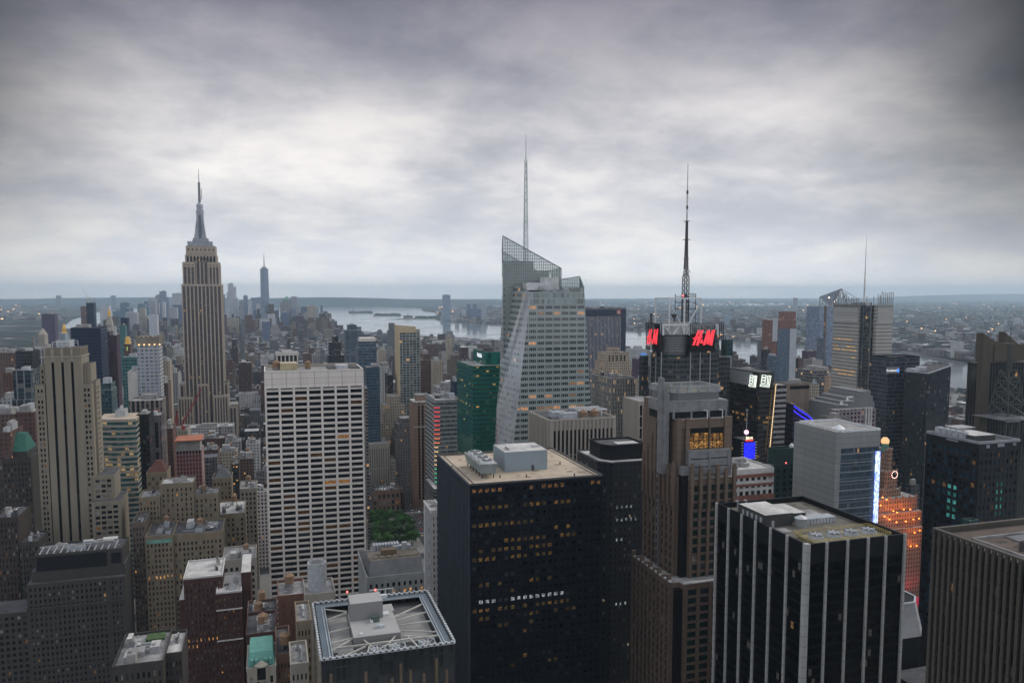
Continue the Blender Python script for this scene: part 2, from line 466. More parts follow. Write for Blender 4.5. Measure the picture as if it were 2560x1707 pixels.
def patches(o, x0, x1, y0, y1, z, seed, n, col):
    r = random.Random(seed); b = MB()
    for k in range(n):
        x, y, s, q = r.uniform(x0, x1), r.uniform(y0, y1), r.uniform(.5, 2.6), r.uniform(.5, 1.6)
        if r.random() < .35: P = [(-s, -q), (s, -q), (s, q), (-s, q)]
        else: P = [(s * math.cos(t) * r.uniform(.6, 1), q * math.sin(t) * r.uniform(.6, 1)) for t in [math.pi * m / 5 for m in range(10)]]
        b.poly([(min(x1, max(x0, x + u)), min(y1, max(y0, y + v)), z + .012 + k * .004) for u, v in P])
    m = b.build('stain', pm('stain_%d' % seed, col, .9, var=.3), o); m['kind'] = 'stuff'
def clutter(o, x0, x1, y0, y1, z, seed, n=6, tanks=1):
    """rooftop bulkheads, units, ducts and pipes"""
    r = random.Random(seed); W, D = x1 - x0, y1 - y0
    for k in range(n):
        w, d, h = r.uniform(.08, .26) * W, r.uniform(.1, .28) * D, r.uniform(1.4, 4.2)
        x, y = r.uniform(x0 + 1, x1 - w - 1), r.uniform(y0 + 1, y1 - d - 1)
        b = MB(); b.box(x, x + w, y, y + d, z, z + h, 0, 1)
        if r.random() < .6: b.box(x + w * .2, x + w * .5, y + d * .2, y + d * .6, z + h, z + h + 1.0, 0, 1)
        b.build('roof_unit' if h < 3 else 'bulkhead', [r.choice((METALP, ROOFG, CONC, ROOFD, STEEL)), r.choice((ROOFG, ROOFL, ROOFD))], o)
    p = MB()
    for k in range(4):
        a = (r.uniform(x0 + 1, x1 - 1), r.uniform(y0 + 1, y1 - 1), z + .5); t = r.random() < .5
        e = (min(x1 - 1, a[0] + W * .35), a[1], a[2]) if t else (a[0], min(y1 - 1, a[1] + D * .35), a[2])
        p.bar(a, e, .28)
    p.build('duct', STEEL, o)
    for k in range(tanks):
        tank(o, r.uniform(x0 + 4, x1 - 4), r.uniform(y0 + 4, y1 - 4), z, r.uniform(1.8, 2.4), r.uniform(3.2, 4.4), r.uniform(2, 4))
# ---------------------------------------------------------------- ground, streets, water, far land
def gmat():
    m = bpy.data.materials.new('land'); m.use_nodes = True
    g = G(m.node_tree); b = pbsdf(g)
    pos = g.node('ShaderNodeNewGeometry').outputs['Position']
    v = g.node('ShaderNodeTexVoronoi'); v.inputs['Scale'].default_value = .016; g.l.new(pos, v.inputs['Vector'])
    r, gg, bb = g.xyz(v.outputs['Color'])
    roofs = g.mix(g.m('GREATER_THAN', r, .80), (.04, .045, .05), (.30, .30, .295))
    roofs = g.mix(g.m('GREATER_THAN', gg, .8), roofs, (.12, .075, .06))
    n = g.noise(pos, .0012, 7, .62)
    green = g.sstep(n, .38, .54)
    leaf = g.scale((.014, .025, .018), g.sstep(g.noise(pos, .02, 4), .3, .7, .6, 1.4))
    g.put(b.inputs['Base Color'], g.mix(g.m('MULTIPLY', green, .9), roofs, leaf)); b.inputs['Roughness'].default_value = .95
    b.inputs['Specular IOR Level'].default_value = .1
    return m
S_ = MB(); S_.quad((-34000, -3000, 0), (34000, -3000, 0), (34000, 34000, 0), (-34000, 34000, 0))
tag(S_.build('ground', gmat()), None, None, None, 'structure')
def px_poly(name, pts, z, m, zoff=0):
    b = MB(); b.poly([hit(x, y, Z=z) for x, y in pts]); return tag(b.build(name, m), None, None, None, 'structure')
def wmat():
    m = bpy.data.materials.new('river_water'); m.use_nodes = True
    g = G(m.node_tree); b = pbsdf(g)
    pos = g.node('ShaderNodeNewGeometry').outputs['Position']
    b.inputs['Base Color'].default_value = (.085, .105, .11, 1); b.inputs['IOR'].default_value = 1.33
    n = g.noise(pos, .004, 5, .6)
    g.put(b.inputs['Roughness'], g.sstep(n, .3, .7, .05, .16))
    bump = g.node('ShaderNodeBump'); bump.inputs['Strength'].default_value = .08; bump.inputs['Distance'].default_value = 1.0
    g.put(bump.inputs['Height'], g.noise(pos, .05, 4)); g.l.new(bump.outputs[0], b.inputs['Normal'])
    return m
WATER = wmat()
SHORE = [(880, 829), (1000, 838), (1245, 853), (1400, 866), (1580, 884), (1850, 912), (2000, 928), (2250, 955), (2390, 972), (2560, 1000), (2700, 1030)]
FARSH = [(2700, 950), (2560, 921), (2420, 901), (2300, 882), (2250, 872), (2050, 862), (1980, 860), (1850, 850), (1580, 826), (1480, 820), (1240, 810), (1130, 805), (1090, 801), (1083, 790), (1110, 785), (1060, 779), (1052, 771), (960, 767), (900, 765), (760, 763), (640, 764), (400, 768), (300, 772), (235, 782), (180, 800), (160, 815)]
px_poly('water', [(160, 822), (240, 818), (330, 812), (420, 809), (690, 812), (760, 818), (820, 823)] + SHORE + FARSH, .5, WATER)
px_poly('water', [(1480, 766), (1900, 764), (2060, 760), (1900, 757), (1700, 758), (1500, 761)], .5, WATER)
LAND = pm('island_land', (.10, .11, .085), .95, var=.5, vs=.01)
px_poly('land', [(866, 783.5), (890, 785), (930, 783.5), (935, 781.5), (905, 779.5), (885, 780.5)], 1.5, LAND)
px_poly('land', [(930, 791), (1000, 791), (1004, 788), (990, 785.5), (950, 787), (935, 789)], 1.5, LAND)
px_poly('land', [(968, 799), (1090, 798), (1100, 793), (1070, 792.5), (1010, 795.5)], 1.5, LAND)
ASPH = pm('asphalt', (.085, .083, .082), .9, var=.3, vs=.08)
b = MB(); b.quad((-900, -400, .1), (900, -400, .1), (900, 2600, .1), (-900, 2600, .1)); tag(b.build('street', ASPH), None, None, None, 'structure')
AV6, AV5 = 153.0, -143.0
SIDEW = pm('pavement', (.30, .29, .275), .9, vs=.3)
AVES = [-860, -710, -570, -430, -290, AV5, AV6, 400, 645, 890, 1135, 1380]
b = MB()
for a0, a1 in zip(AVES, AVES[1:]):
    for k in range(-8, 18):
        y = 575 + 80 * k; b.box(a0 + 11, a1 - 11, y + 8, y + 72, .1, .26)
tag(b.build('pavement', SIDEW), None, None, None, 'structure')
PAINT = pm('road_paint', (.7, .7, .68), .8)
b = MB()
for q in (-5.2, -1.7, 1.8, 5.3):
    for k in range(120): b.quad((AV6 + q, 500 + k * 9, .104), (AV6 + q + .3, 500 + k * 9, .104), (AV6 + q + .3, 504 + k * 9, .104), (AV6 + q, 504 + k * 9, .104))
for k in range(10):
    for q in range(14): b.quad((AV6 - 9.5 + q * 1.4, 566 + 80 * k, .104), (AV6 - 8.8 + q * 1.4, 566 + 80 * k, .104), (AV6 - 8.8 + q * 1.4, 570 + 80 * k, .104), (AV6 - 9.5 + q * 1.4, 570 + 80 * k, .104))
tag(b.build('road_marking', PAINT), None, None, None, 'structure')
# hills on the horizon
HILLM = pm('hill_wood', (.02, .035, .035), .95, var=.5, vs=.004)
def ridge(pts, D):
    b = MB()
    P = []
    for x, y in pts:
        p = hit(x, y, Y=D); P.append((p.x, max(p.z, 3)))
    for (xa, za), (xb, zb) in zip(P, P[1:]):
        b.quad((xa * .9, D * .9, 1), (xb * .9, D * .9, 1), (xb, D, zb), (xa, D, za))
        b.quad((xa, D, za), (xb, D, zb), (xb * 1.2, D * 1.2, zb * .4), (xa * 1.2, D * 1.2, za * .4))
    tag(b.build('hills', HILLM), None, None, None, 'structure')
ridge([(560, 752), (640, 746.5), (720, 744.2), (800, 742.8), (860, 743.3), (930, 745), (1010, 747.5), (1120, 749), (1260, 750.5), (1500, 751.5)], 16500)
ridge([(-200, 746), (0, 747.5), (90, 747), (150, 745), (220, 744.5), (330, 743.5), (420, 742.5), (560, 746), (620, 751)], 22000)
ridge([(1500, 749), (1700, 747.5), (1850, 749), (2100, 747.5), (2230, 742), (2330, 738), (2450, 735.5), (2560, 734.5), (2700, 735)], 26000)

# suspension bridge at the harbour mouth
BRM = pm('bridge_steel', (.20, .22, .24), .7)
p1, p2 = hit(147, 760, Y=15500), hit(284, 758, Y=15900)
t = thing('suspension_bridge', 'far grey suspension bridge with two towers on the hazy horizon', 'bridge', (p1.x, p1.y, 0))
dk = MB(); cb = MB()
for p in (p1, p2):
    b = MB()
    for q in (-16, 16): b.box(p.x - 22 + q, p.x + 22 + q, p.y - 10, p.y + 10, 0, 211)
    b.box(p.x - 38, p.x + 38, p.y - 10.5, p.y + 10.5, 180, 212); b.box(p.x - 38, p.x + 38, p.y - 10.5, p.y + 10.5, 60, 75)
    b.build('bridge_tower', BRM, t)
dv = p2 - p1
dk.bar(p1 - dv * .5 + Vector((0, 0, 70 - p1.z)), p2 + dv * .5 + Vector((0, 0, 70 - p2.z)), 6); dk.build('deck', BRM, t)
for k in range(24):
    f = lambda q: p1 + dv * q + Vector((0, 0, 75 + 130 * (2 * q - 1) ** 2 - (p1.z + dv.z * q)))
    cb.bar(f(k / 24), f((k + 1) / 24), 4)
cb.build('cable', BRM, t)

# ---------------------------------------------------------------- generic towers seen at a distance
def T(name, label, xl, xr, yt, Y0, L, mat, top=None, roof=None, mech=2, par=True, group=None, cat='tower', setb=None, xs=None, zb=0.0, sil=True):
    """tower from the pixel span of its north face at depth Y0; setb: list of (xl, xr, yt) wider lower blocks"""
    x0, x1, y0, y1, z = boxpx(xl, xr, yt, Y0, L, xs)
    if sil and xs is None and xl > 680:              # the left outline is the far end of the side that faces the avenue
        while True:
            q = hit(xl, yt, Y=Y0 + L).x
            if q < x1 - .5 * (x1 - x0) or L < 2: break
            L *= .8
        x0, y1 = q, Y0 + L
    o = thing(name, label, cat, ((x0 + x1) / 2, (y0 + y1) / 2, 0), group)
    FOOT.append((x0, x1, y0, y1, z))
    b = MB(); b.box(x0, x1, y0, y1, zb, z, 0, 1); b.build('wall', [mat, roof or ROOFG], o)
    if setb:
        for k, (a, c, q) in enumerate(setb):
            X0, X1, _, _, zz = boxpx(a, c, q, Y0 - 3 - 3 * k, 1)
            b = MB(); b.box(X0, X1, y0 - 3 - 3 * k, y1 + 2 + 2 * k, 0, zz, 0, 1); b.build('setback_block', [mat, roof or ROOFG], o)
            FOOT.append((X0, X1, y0 - 3 - 3 * k, y1 + 2 + 2 * k, zz))
    s = max(1.0, (x1 - x0) / 40)
    if par: parapet(o, x0, x1, y0, y1, z + .003, 1.2 * s, .6 * s, mat if top is None else top, out=.12)
    r = random.Random(int(xl * 13 + yt))
    for k in range(mech):
        w_, d_ = (x1 - x0) * r.uniform(.25, .5), (y1 - y0) * r.uniform(.25, .5)
        X, Yy = r.uniform(x0 + 1, x1 - w_ - 1), r.uniform(y0 + 1, y1 - d_ - 1)
        b = MB(); b.box(X, X + w_, Yy, Yy + d_, z, z + r.uniform(3, 6) + k, 0, 1); b.build('roof_unit', [r.choice((CONC, METALP, ROOFG)), ROOFG], o)
    o['x0'] = x0; return o, x0, x1, y0, y1, z

F = fm
M_blue = F('facade_blue_glass', (.10, .14, .19), (.05, .08, .12), 3.0, 3.9, .8, .6, .01, gr=.15)
M_navy = F('facade_navy', (.018, .03, .06), (.012, .02, .045), 1.6, 3.9, .6, .55, .004, gr=.2, gs=.3, blind=0)
M_grey = F('facade_grey', (.33, .33, .33), (.07, .08, .09), 3.4, 3.6, .5, .5, .02)
M_pale = F('facade_pale', (.50, .50, .48), (.10, .12, .13), 3.6, 3.6, .55, .5, .015)
M_beige = F('facade_beige', (.40, .35, .27), (.06, .055, .05), 3.2, 3.5, .42, .5, .02)
M_lime = F('facade_limestone', (.36, .33, .28), (.05, .05, .05), 3.0, 3.5, .42, .52, .02)
M_brown = F('facade_brown', (.115, .075, .06), (.035, .03, .03), 3.0, 3.4, .42, .5, .03)
M_brick = F('facade_brick', (.125, .056, .043), (.04, .035, .03), 3.0, 3.3, .4, .5, .02)
M_dbrick = F('facade_dark_brick', (.10, .05, .04), (.05, .05, .055), 3.0, 3.3, .42, .5, .03)
M_purp = F('facade_purple', (.075, .042, .065), (.05, .05, .07), 3.2, 3.4, .5, .5, .01)
M_teal = F('facade_teal', (.07, .17, .17), (.03, .10, .11), 3.0, 3.8, .75, .55, .01)
M_dark = F('facade_dark_glass', (.035, .04, .045), (.015, .018, .022), 2.6, 3.8, .8, .62, .02)
M_black = F('facade_black', (.014, .015, .018), (.008, .009, .012), 2.8, 3.8, .6, .5, .02, gs=.3)
M_ribw = F('facade_white_ribbon', (.55, .57, .55), (.06, .10, .10), 60, 4.2, 1.0, .5, .01)
M_stripe = F('facade_vertical_stripe', (.42, .41, .38), (.03, .03, .035), 2.6, 3.8, .52, .93, .012, row=.25, ls=.5)

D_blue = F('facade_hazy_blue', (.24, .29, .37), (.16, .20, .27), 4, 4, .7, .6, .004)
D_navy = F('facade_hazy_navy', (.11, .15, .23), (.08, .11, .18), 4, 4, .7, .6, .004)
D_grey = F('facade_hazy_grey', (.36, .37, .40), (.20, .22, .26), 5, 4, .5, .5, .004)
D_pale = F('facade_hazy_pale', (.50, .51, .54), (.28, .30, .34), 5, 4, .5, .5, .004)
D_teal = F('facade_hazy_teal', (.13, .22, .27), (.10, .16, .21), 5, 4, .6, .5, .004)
DTM = {'facade_blue_glass': D_blue, 'facade_navy': D_navy, 'facade_grey': D_grey, 'facade_pale': D_pale, 'facade_teal': D_teal}  # paler copies of the near facades, distance haze put into the colour
# downtown and harbour-side towers, far behind
DT = 'downtown towers fading in the haze'
for nm, lab, xl, xr, yt, Y0, m_, kw in [
  ('skyscraper', 'grey blue stepped downtown tower rising left of the tall limestone spire tower', 398, 414, 728, 5500, M_blue, dict(setb=[(396, 422, 743)])),
  ('skyscraper', 'slim spired downtown tower between pale block and tall grey blue tower', 388, 398, 738, 5600, M_grey, dict(setb=[(382, 402, 752)])),
  ('skyscraper', 'pale grey downtown slab left of the slim spired tower', 370, 388, 748, 5300, M_grey, {}),
  ('skyscraper', 'pale hazy twin block peeking out left of the limestone spire tower', 430, 456, 733, 5900, M_pale, {}),
  ('skyscraper', 'navy block in front of the pale hazy twin block', 431, 456, 762, 5000, M_navy, {}),
  ('skyscraper', 'pinkish grey block beside the navy block', 421, 442, 769, 4700, M_grey, {}),
  ('skyscraper', 'dark teal tower with step in the left downtown cluster', 345, 363, 759, 5100, M_teal, dict(setb=[(343, 372, 769)])),
  ('skyscraper', 'white grey ribbed slab nearer in the left downtown cluster', 371, 392, 787, 4200, M_pale, {}),
  ('skyscraper', 'dark teal top tower on a pale grey shoulder in the left cluster', 300, 322, 757, 5200, M_teal, dict(setb=[(281, 330, 778)])),
  ('skyscraper', 'pale white tower with a dark side beside the crane tower', 249, 272, 765, 4300, M_pale, {}),
  ('skyscraper', 'pale stepped slab in front of the dark teal tower', 313, 342, 782, 4500, M_grey, {}),
  ('skyscraper', 'pale grey tower below the spired downtown tower', 345, 362, 772, 4600, M_lime, dict(setb=[(343, 368, 790)])),
  ('skyscraper', 'hazy grey tower hugging the right side of the limestone spire tower', 549, 562, 736, 5700, M_blue, {}),
  ('skyscraper', 'unfinished tower with blue netting left of the tallest downtown spire', 569, 583, 709, 5900, M_pale, dict(setb=[(566, 588, 731), (563, 595, 745)])),
  ('skyscraper', 'pale flat tower just behind the unfinished netted tower', 583, 590, 718, 6100, M_pale, {}),
  ('skyscraper', 'small ribbed tower between netted tower and dark crowned tower', 598, 608, 752, 5800, M_grey, {}),
  ('skyscraper', 'slim dark tower with a crown left of the blue slab', 608, 619, 739, 5600, M_blue, {}),
  ('skyscraper', 'broad blue grey glass slab left of the tallest downtown spire', 627, 654, 744, 5500, M_blue, {}),
  ('skyscraper', 'round shouldered brown tower right of the tallest downtown spire', 671, 685, 760, 5600, M_brown, dict(setb=[(666, 690, 777)])),
  ('skyscraper', 'tall flat grey tower beside the green pyramid tower', 726, 743, 742, 5900, M_grey, {}),
  ('skyscraper', 'dark blue glass tower in front of the green pyramid tower', 703, 722, 781, 4600, M_navy, {}),
  ('skyscraper', 'low wide purple block right of the dark blue glass tower', 724, 760, 789, 5000, M_purp, {}),
  ('skyscraper', 'navy stepped tower beside the beige tower on the waterfront', 750, 771, 767, 5500, M_navy, {}),
  ('skyscraper', 'beige flat waterfront tower at the right of downtown', 767, 791, 765, 5300, M_beige, dict(setb=[(764, 795, 780)])),
  ('skyscraper', 'small grey stepped tower right of the beige waterfront tower', 792, 805, 783, 5500, M_grey, {}),
  ('skyscraper', 'slim pinkish tower near the right end of downtown', 808, 819, 778, 5600, M_brick, {}),
  ('skyscraper', 'last small spired tower at the right end of downtown', 817, 828, 793, 5500, M_brown, {}),
  ('skyscraper', 'pale wide sloped block below the tallest downtown spire', 668, 688, 786, 4500, M_pale, dict(setb=[(648, 690, 797)])),
  ('skyscraper', 'small dark block in front of the pale wide sloped block', 655, 674, 804, 3900, M_navy, {}),
  ('skyscraper', 'stepped red brown brick block between the netted tower and blue slab', 612, 631, 787, 4400, M_brick, dict(setb=[(605, 638, 799)])),
  ('skyscraper', 'beige domed block below the netted tower', 566, 596, 796, 4500, M_beige, {}),
  ('skyscraper', 'purplish shadowed slab beside the limestone spire tower', 550, 566, 786, 4200, M_purp, {}),
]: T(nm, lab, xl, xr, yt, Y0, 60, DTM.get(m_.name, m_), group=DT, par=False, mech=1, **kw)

rd = random.Random(21)
for k in range(36):
    xl = rd.choice((rd.uniform(285, 445), rd.uniform(555, 700), rd.uniform(690, 805))); w_ = rd.uniform(6, 13); yt = rd.uniform(752, 786)
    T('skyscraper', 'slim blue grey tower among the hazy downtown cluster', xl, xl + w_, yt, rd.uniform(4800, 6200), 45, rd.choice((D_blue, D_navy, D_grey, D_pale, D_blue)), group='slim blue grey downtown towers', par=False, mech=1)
# tallest downtown spire
a = hit(649, 676, Y=5650); c = hit(672, 676, Y=5650)
o = thing('skyscraper', 'tallest downtown glass tower with a needle spire, hazy grey blue', 'tower', ((a.x + c.x) / 2, 5680, 0), DT)
cx, cy, hw = (a.x + c.x) / 2, 5680, (c.x - a.x) / 2
b = MB(); zt = hit(660, 671, Y=5650).z
b.prism([(cx - hw, cy - hw), (cx + hw, cy - hw), (cx + hw, cy + hw), (cx - hw, cy + hw)], 0, 60)
sq = [(cx + hw * 1.0 * p, cy + hw * q) for p, q in ((-1, -1), (0, -1), (1, -1), (1, 0), (1, 1), (0, 1), (-1, 1), (-1, 0))]
tp = [(cx + hw * p, cy + hw * q) for p, q in ((-.72, -.72), (0, -.9), (.72, -.72), (.9, 0), (.72, .72), (0, .9), (-.72, .72), (-.9, 0))]
b.prism(sq, 60, zt - 12, 0, None, tp); b.prism(tp, zt - 12, zt)
b.build('wall', D_blue, o)
b = MB(); b.cyl(cx, cy, zt, zt + 12, 16, 14, 12); zs = hit(660, 632, Y=5680).z
b.cyl(cx, cy, zt + 12, zt + 60, 4, 3, 8); b.cyl(cx, cy, zt + 60, zs, 2.6, .8, 8); b.build('spire', STEEL, o)
# green pyramid
COPPER = pm('copper_green', (.14, .30, .24), .8, var=.3, vs=.3)
o, x0, x1, y0, y1, z = T('skyscraper', 'grey downtown tower with a green pyramid roof', 706, 727, 749, 5800, 60, M_grey, group=DT, mech=0, par=False, setb=[(700, 727, 757)])
b = MB(); b.prism([(x0 + 8, y0), (x1 - 4, y0), (x1 - 4, y1), (x0 + 8, y1)], z, z + 24, 0, None, [((x0 + x1) / 2 - 2, (y0 + y1) / 2 - 2), ((x0 + x1) / 2 + 4, (y0 + y1) / 2 - 2), ((x0 + x1) / 2 + 4, (y0 + y1) / 2 + 2), ((x0 + x1) / 2 - 2, (y0 + y1) / 2 + 2)])
b.build('roof', COPPER, o)
# across the river
JC = 'towers across the river'
for lab, xl, xr, yt, Y0, m_, kw in [
  ('tall slim grey blue tower alone across the bay', 1106, 1126, 737, 7000, M_blue, dict(setb=[(1104, 1129, 792)])),
  ('short grey block right of the tall slim tower across the bay', 1137, 1148, 773, 7200, M_grey, {}),
  ('second short pale block across the bay', 1154, 1165, 773, 7300, M_pale, {}),
  ('narrow dark blue tower across the bay', 1166, 1177, 760, 7300, M_navy, {}),
  ('broad stepped dark blue tower across the bay with a red light on top', 1181, 1192, 760, 7000, M_navy, dict(setb=[(1178, 1203, 772)])),
  ('grey brown flat tower at the right of the group across the bay', 1196, 1216, 757, 7300, M_grey, {}),
  ('low pinkish block on the far waterfront', 1142, 1185, 797, 6900, M_brick, {}),
  ('low white pier hall on the far waterfront', 1180, 1225, 804, 6600, M_pale, {}),
  ('far pair of grey slabs seen right of the navy slab with the red logo', 1566, 1580, 790, 7000, M_grey, {}),
  ('slim pale grey tower far across the river above the brown unfinished tower', 1983, 1994, 745, 6500, M_grey, {}),
  ('pale apartment slab by the dark wooded bank across the river', 2004, 2020, 818, 5200, M_pale, {}),
  ('wide grey concrete apartment slab high on the far right bank', 2510, 2558, 800, 4600, M_grey, {}),
  ('grey hospital-like block on the wooded bank at right', 2374, 2420, 826, 4800, M_grey, {}),
  ('purplish low slab across the river right of the mast tower', 2265, 2300, 845, 4600, M_purp, {}),
  ('brownish riverside slab across the river', 2390, 2440, 850, 4300, M_brown, {}),
  ('second brownish riverside slab nearer the concrete spiked tower', 2330, 2372, 848, 4400, M_purp, {}),
  ('pink brick block across the river beside the white roof frame', 1756, 1790, 800, 5600, M_brick, {}),
  ('blue grey block across the river right of the pink brick block', 1808, 1832, 789, 5700, M_blue, {}),
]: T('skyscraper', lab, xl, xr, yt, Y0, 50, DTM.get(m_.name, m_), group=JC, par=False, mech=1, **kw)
# statue on its island
p = hit(884, 781, Z=1.5)
o = thing('statue', 'tiny green statue on a pedestal on the small harbour island', 'statue', (p.x, p.y, 1.5))
b = MB(); b.box(p.x - 12, p.x + 12, p.y - 12, p.y + 12, 1.5, 20); b.box(p.x - 8, p.x + 8, p.y - 8, p.y + 8, 20, 47); b.build('pedestal', CONC, o)
b = MB(); b.cyl(p.x, p.y, 47, 70, 5.5, 4, 8); b.cyl(p.x, p.y, 70, 82, 4, 2, 8); b.cyl(p.x, p.y, 82, 88, 2.2, 1.6, 8); b.bar((p.x - 3, p.y, 76), (p.x - 5, p.y, 93), 1.2); b.build('figure', COPPER, o)
p = hit(1020, 794, Z=1.5)
o = thing('terminal_hall', 'red brick hall on the low pier in the bay', 'hall', (p.x, p.y, 1.5))
b = MB(); b.box(p.x - 45, p.x + 45, p.y - 15, p.y + 15, 1.5, 22); b.build('wall', M_brick, o)
b = MB(); b.cyl(p.x, p.y, 22, 48, 9, 3, 8); b.build('roof', COPPER, o)

# far low-rise carpets and woods
CITYM = F('facade_city', (1, 1, 1), (.018, .020, .025), 3.0, 3.5, .5, .55, .010, attr=True, var=.12)
PAL = [('grey', (.15, .15, .155)), ('pale', (.34, .33, .31)), ('white', (.55, .54, .52)), ('beige', (.24, .20, .155)), ('tan', (.18, .135, .10)), ('brown', (.095, .06, .046)), ('red brick', (.125, .056, .043)), ('dark brick', (.06, .035, .03)), ('dark grey', (.05, .05, .056)), ('purplish brown', (.085, .058, .064)), ('blue grey', (.10, .13, .16))]
PW = [17, 13, 8, 13, 13, 11, 7, 7, 11, 8, 6]
RPAL = [(.07, .07, .075), (.14, .14, .145), (.26, .26, .26), (.45, .45, .45), (.16, .13, .11), (.6, .6, .6), (.10, .105, .12)]
RW = [26, 20, 15, 13, 8, 10, 8]
def inpoly(x, y, P):
    r = False; j = len(P) - 1
    for i in range(len(P)):
        if (P[i][1] > y) != (P[j][1] > y) and x < (P[j][0] - P[i][0]) * (y - P[i][1]) / (P[j][1] - P[i][1]) + P[i][0]: r = not r
        j = i
    return r
NEARSH = [(-400, 826), (160, 822), (240, 818), (330, 812), (420, 809), (690, 812), (760, 818), (820, 823)] + SHORE + [(2800, 1060)]
def shore_y(px):
    for (xa, ya), (xb, yb) in zip(NEARSH, NEARSH[1:]):
        if xa <= px <= xb: return ya + (yb - ya) * (px - xa) / (xb - xa)
    return 2000
def far_y(px):
    P = sorted(FARSH[:23])
    for (xa, ya), (xb, yb) in zip(P, P[1:]):
        if xa <= px <= xb: return ya + (yb - ya) * (px - xa) / (xb - xa)
    return 762 if px < 1100 else 950
def far_city():
    r = random.Random(3); b = MB(); cols = []; tr = MB(); lt = MB(); k = 0
    while k < 16000:
        px = r.uniform(-60, 2640)
        if px < 1095: yb = 800 if px < 160 else 0; ya = 752
        else: ya = 751; yb = far_y(px) - 1
        if yb < ya: continue
        q = r.random() ** 1.6; py = yb - (yb - ya) * q
        p = hit(px, py, Z=0); k += 1
        d = p.y; s = min(2.6, max(1.0, d / 5500))
        if p.y > 30000: continue
        big = r.random() < .12
        wd, dp, h = r.uniform(9, 22) * s, r.uniform(9, 22) * s, r.uniform(6, 13)
        if big: wd *= 3; dp *= 2; h = r.uniform(8, 30)
        if px > 1095 and r.random() < .03: h = r.uniform(30, 65); wd = r.uniform(18, 50); dp = 18
        i0 = len(b.f); b.box(p.x - wd / 2, p.x + wd / 2, p.y - dp / 2, p.y + dp / 2, 0, h, bottom=False)
        wc = r.choices(PAL, PW)[0][1]; rc = r.choices(RPAL + [(.55, .55, .55)], RW + [26])[0]
        cols += [wc] * 4 + [rc]
        if r.random() < .014: lt.box(p.x - 5 * s, p.x + 5 * s, p.y - 6 - dp / 2, p.y - 4 - dp / 2, 9, 9 + 3 * s)
    tag(b.build('far_city', CITYM, None, (0, 0, 0), cols), 'carpet of low houses and sheds across the water fading into haze', 'far city', None, 'stuff')
    tag(lt.build('street_lights', em('sodium_light', (1, .55, .22), 5.0)), 'scattered orange lights among the far low houses', 'lights', None, 'stuff')
    for k in range(11000):
        px = r.uniform(1230, 2640) if k % 5 else r.uniform(-60, 160)
        if px < 1095: ya, yb = 752, 798
        else: ya, yb = 756, far_y(px) - 2
        q = r.random() ** 1.3; py = yb - (yb - ya) * q
        p = hit(px, py, Z=0)
        n = math.sin(p.x * .004) + math.sin(p.y * .0021 + p.x * .0011) + math.sin(p.x * .0009 - p.y * .0016)
        if n < .05: continue
        s = min(3.0, max(1.0, p.y / 5200)); tr.blob((p.x, p.y, 6), r.uniform(9, 16) * s, r.uniform(7, 11), r)
    for k in range(1500):                              # wooded bank
        px = r.gauss(2060, 130) if k % 2 else r.gauss(2340, 110); fy = far_y(px)
        py = fy - r.uniform(8, 34)
        p = hit(px, py, Z=0); tr.blob((p.x, p.y, 10), r.uniform(12, 20), r.uniform(12, 20), r)
    for x0, x1, y_ in ((872, 930, 781.8), (938, 1000, 788), (1040, 1095, 795)):
        for k in range(60):
            p = hit(r.uniform(x0, x1), y_ + r.uniform(-1, 1), Z=0); tr.blob((p.x, p.y, 8), r.uniform(14, 24), r.uniform(9, 14), r)
    tag(tr.build('treeline', pm('far_foliage', (.017, .030, .020), .95, var=.5, vs=.02)), 'dark green woods on the far river bank and islands', 'woods', None, 'stuff')
    pr = MB()
    for k in range(14):
        px = 2230 + k * 24; fy = far_y(px)
        p = hit(px, fy + 2, Z=0); pr.box(p.x - 90, p.x + 10, p.y - 130, p.y, 0, 2.2)
    tag(pr.build('piers', pm('pier_wood', (.07, .065, .065), .9)), 'dark old piers along the far river bank', 'piers', None, 'stuff')
far_city()
# ---------------------------------------------------------------- helpers for placing pieces on a facade plane
def pN(mb, xa, ya, xb, yb, Y, d0=0.0, d1=.5, m=0):
    a, c = hit(xa, ya, Y=Y), hit(xb, ya, Y=Y); mb.box(a.x, c.x, Y - d1, Y - d0, hit(xa, yb, Y=Y).z, a.z, m)
def pE(mb, xa, ya, xb, yb, X, d0=0.0, d1=.5, m=0):
    a, c = hit(xa, ya, X=X), hit(xb, ya, X=X); mb.box(X - d1, X - d0, c.y, a.y, hit(xb, yb, X=X).z, a.z, m)
def text(body, o, loc, size, mat, face='N', name='lettering', align='CENTER', sx=1.0):
    c = bpy.data.curves.new(name, 'FONT'); c.body = body; c.size = size; c.extrude = .12; c.align_x = align; c.align_y = 'CENTER'
    f = bpy.data.objects.new('font', c); COL.objects.link(f)
    me = bpy.data.meshes.new_from_object(f.evaluated_get(bpy.context.evaluated_depsgraph_get())); bpy.data.objects.remove(f); bpy.data.curves.remove(c)
    me.materials.clear(); me.materials.append(mat)
    t = bpy.data.objects.new(name, me); COL.objects.link(t); t.parent = o
    t.location = Vector(loc) - o.location; t.rotation_euler = (R(90), 0, 0 if face == 'N' else -R(90)); t.scale = (sx, 1, 1)
    return t
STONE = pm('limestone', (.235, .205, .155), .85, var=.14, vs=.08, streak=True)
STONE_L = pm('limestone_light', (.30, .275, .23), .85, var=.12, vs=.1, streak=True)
STONE_D = pm('limestone_vignette', (.045, .041, .036), .85, var=.15, vs=.1, streak=True)  # light stone darkened; lens vignette at the corners is put into the colour
STONE_B = pm('beige_brick', (.20, .162, .11), .85, var=.14, vs=.1, streak=True)  # beige taken darker to carry part of the lens vignette
TRAV = pm('travertine', (.70, .645, .585), .7, var=.07, vs=.12, streak=True, joint=4.2)
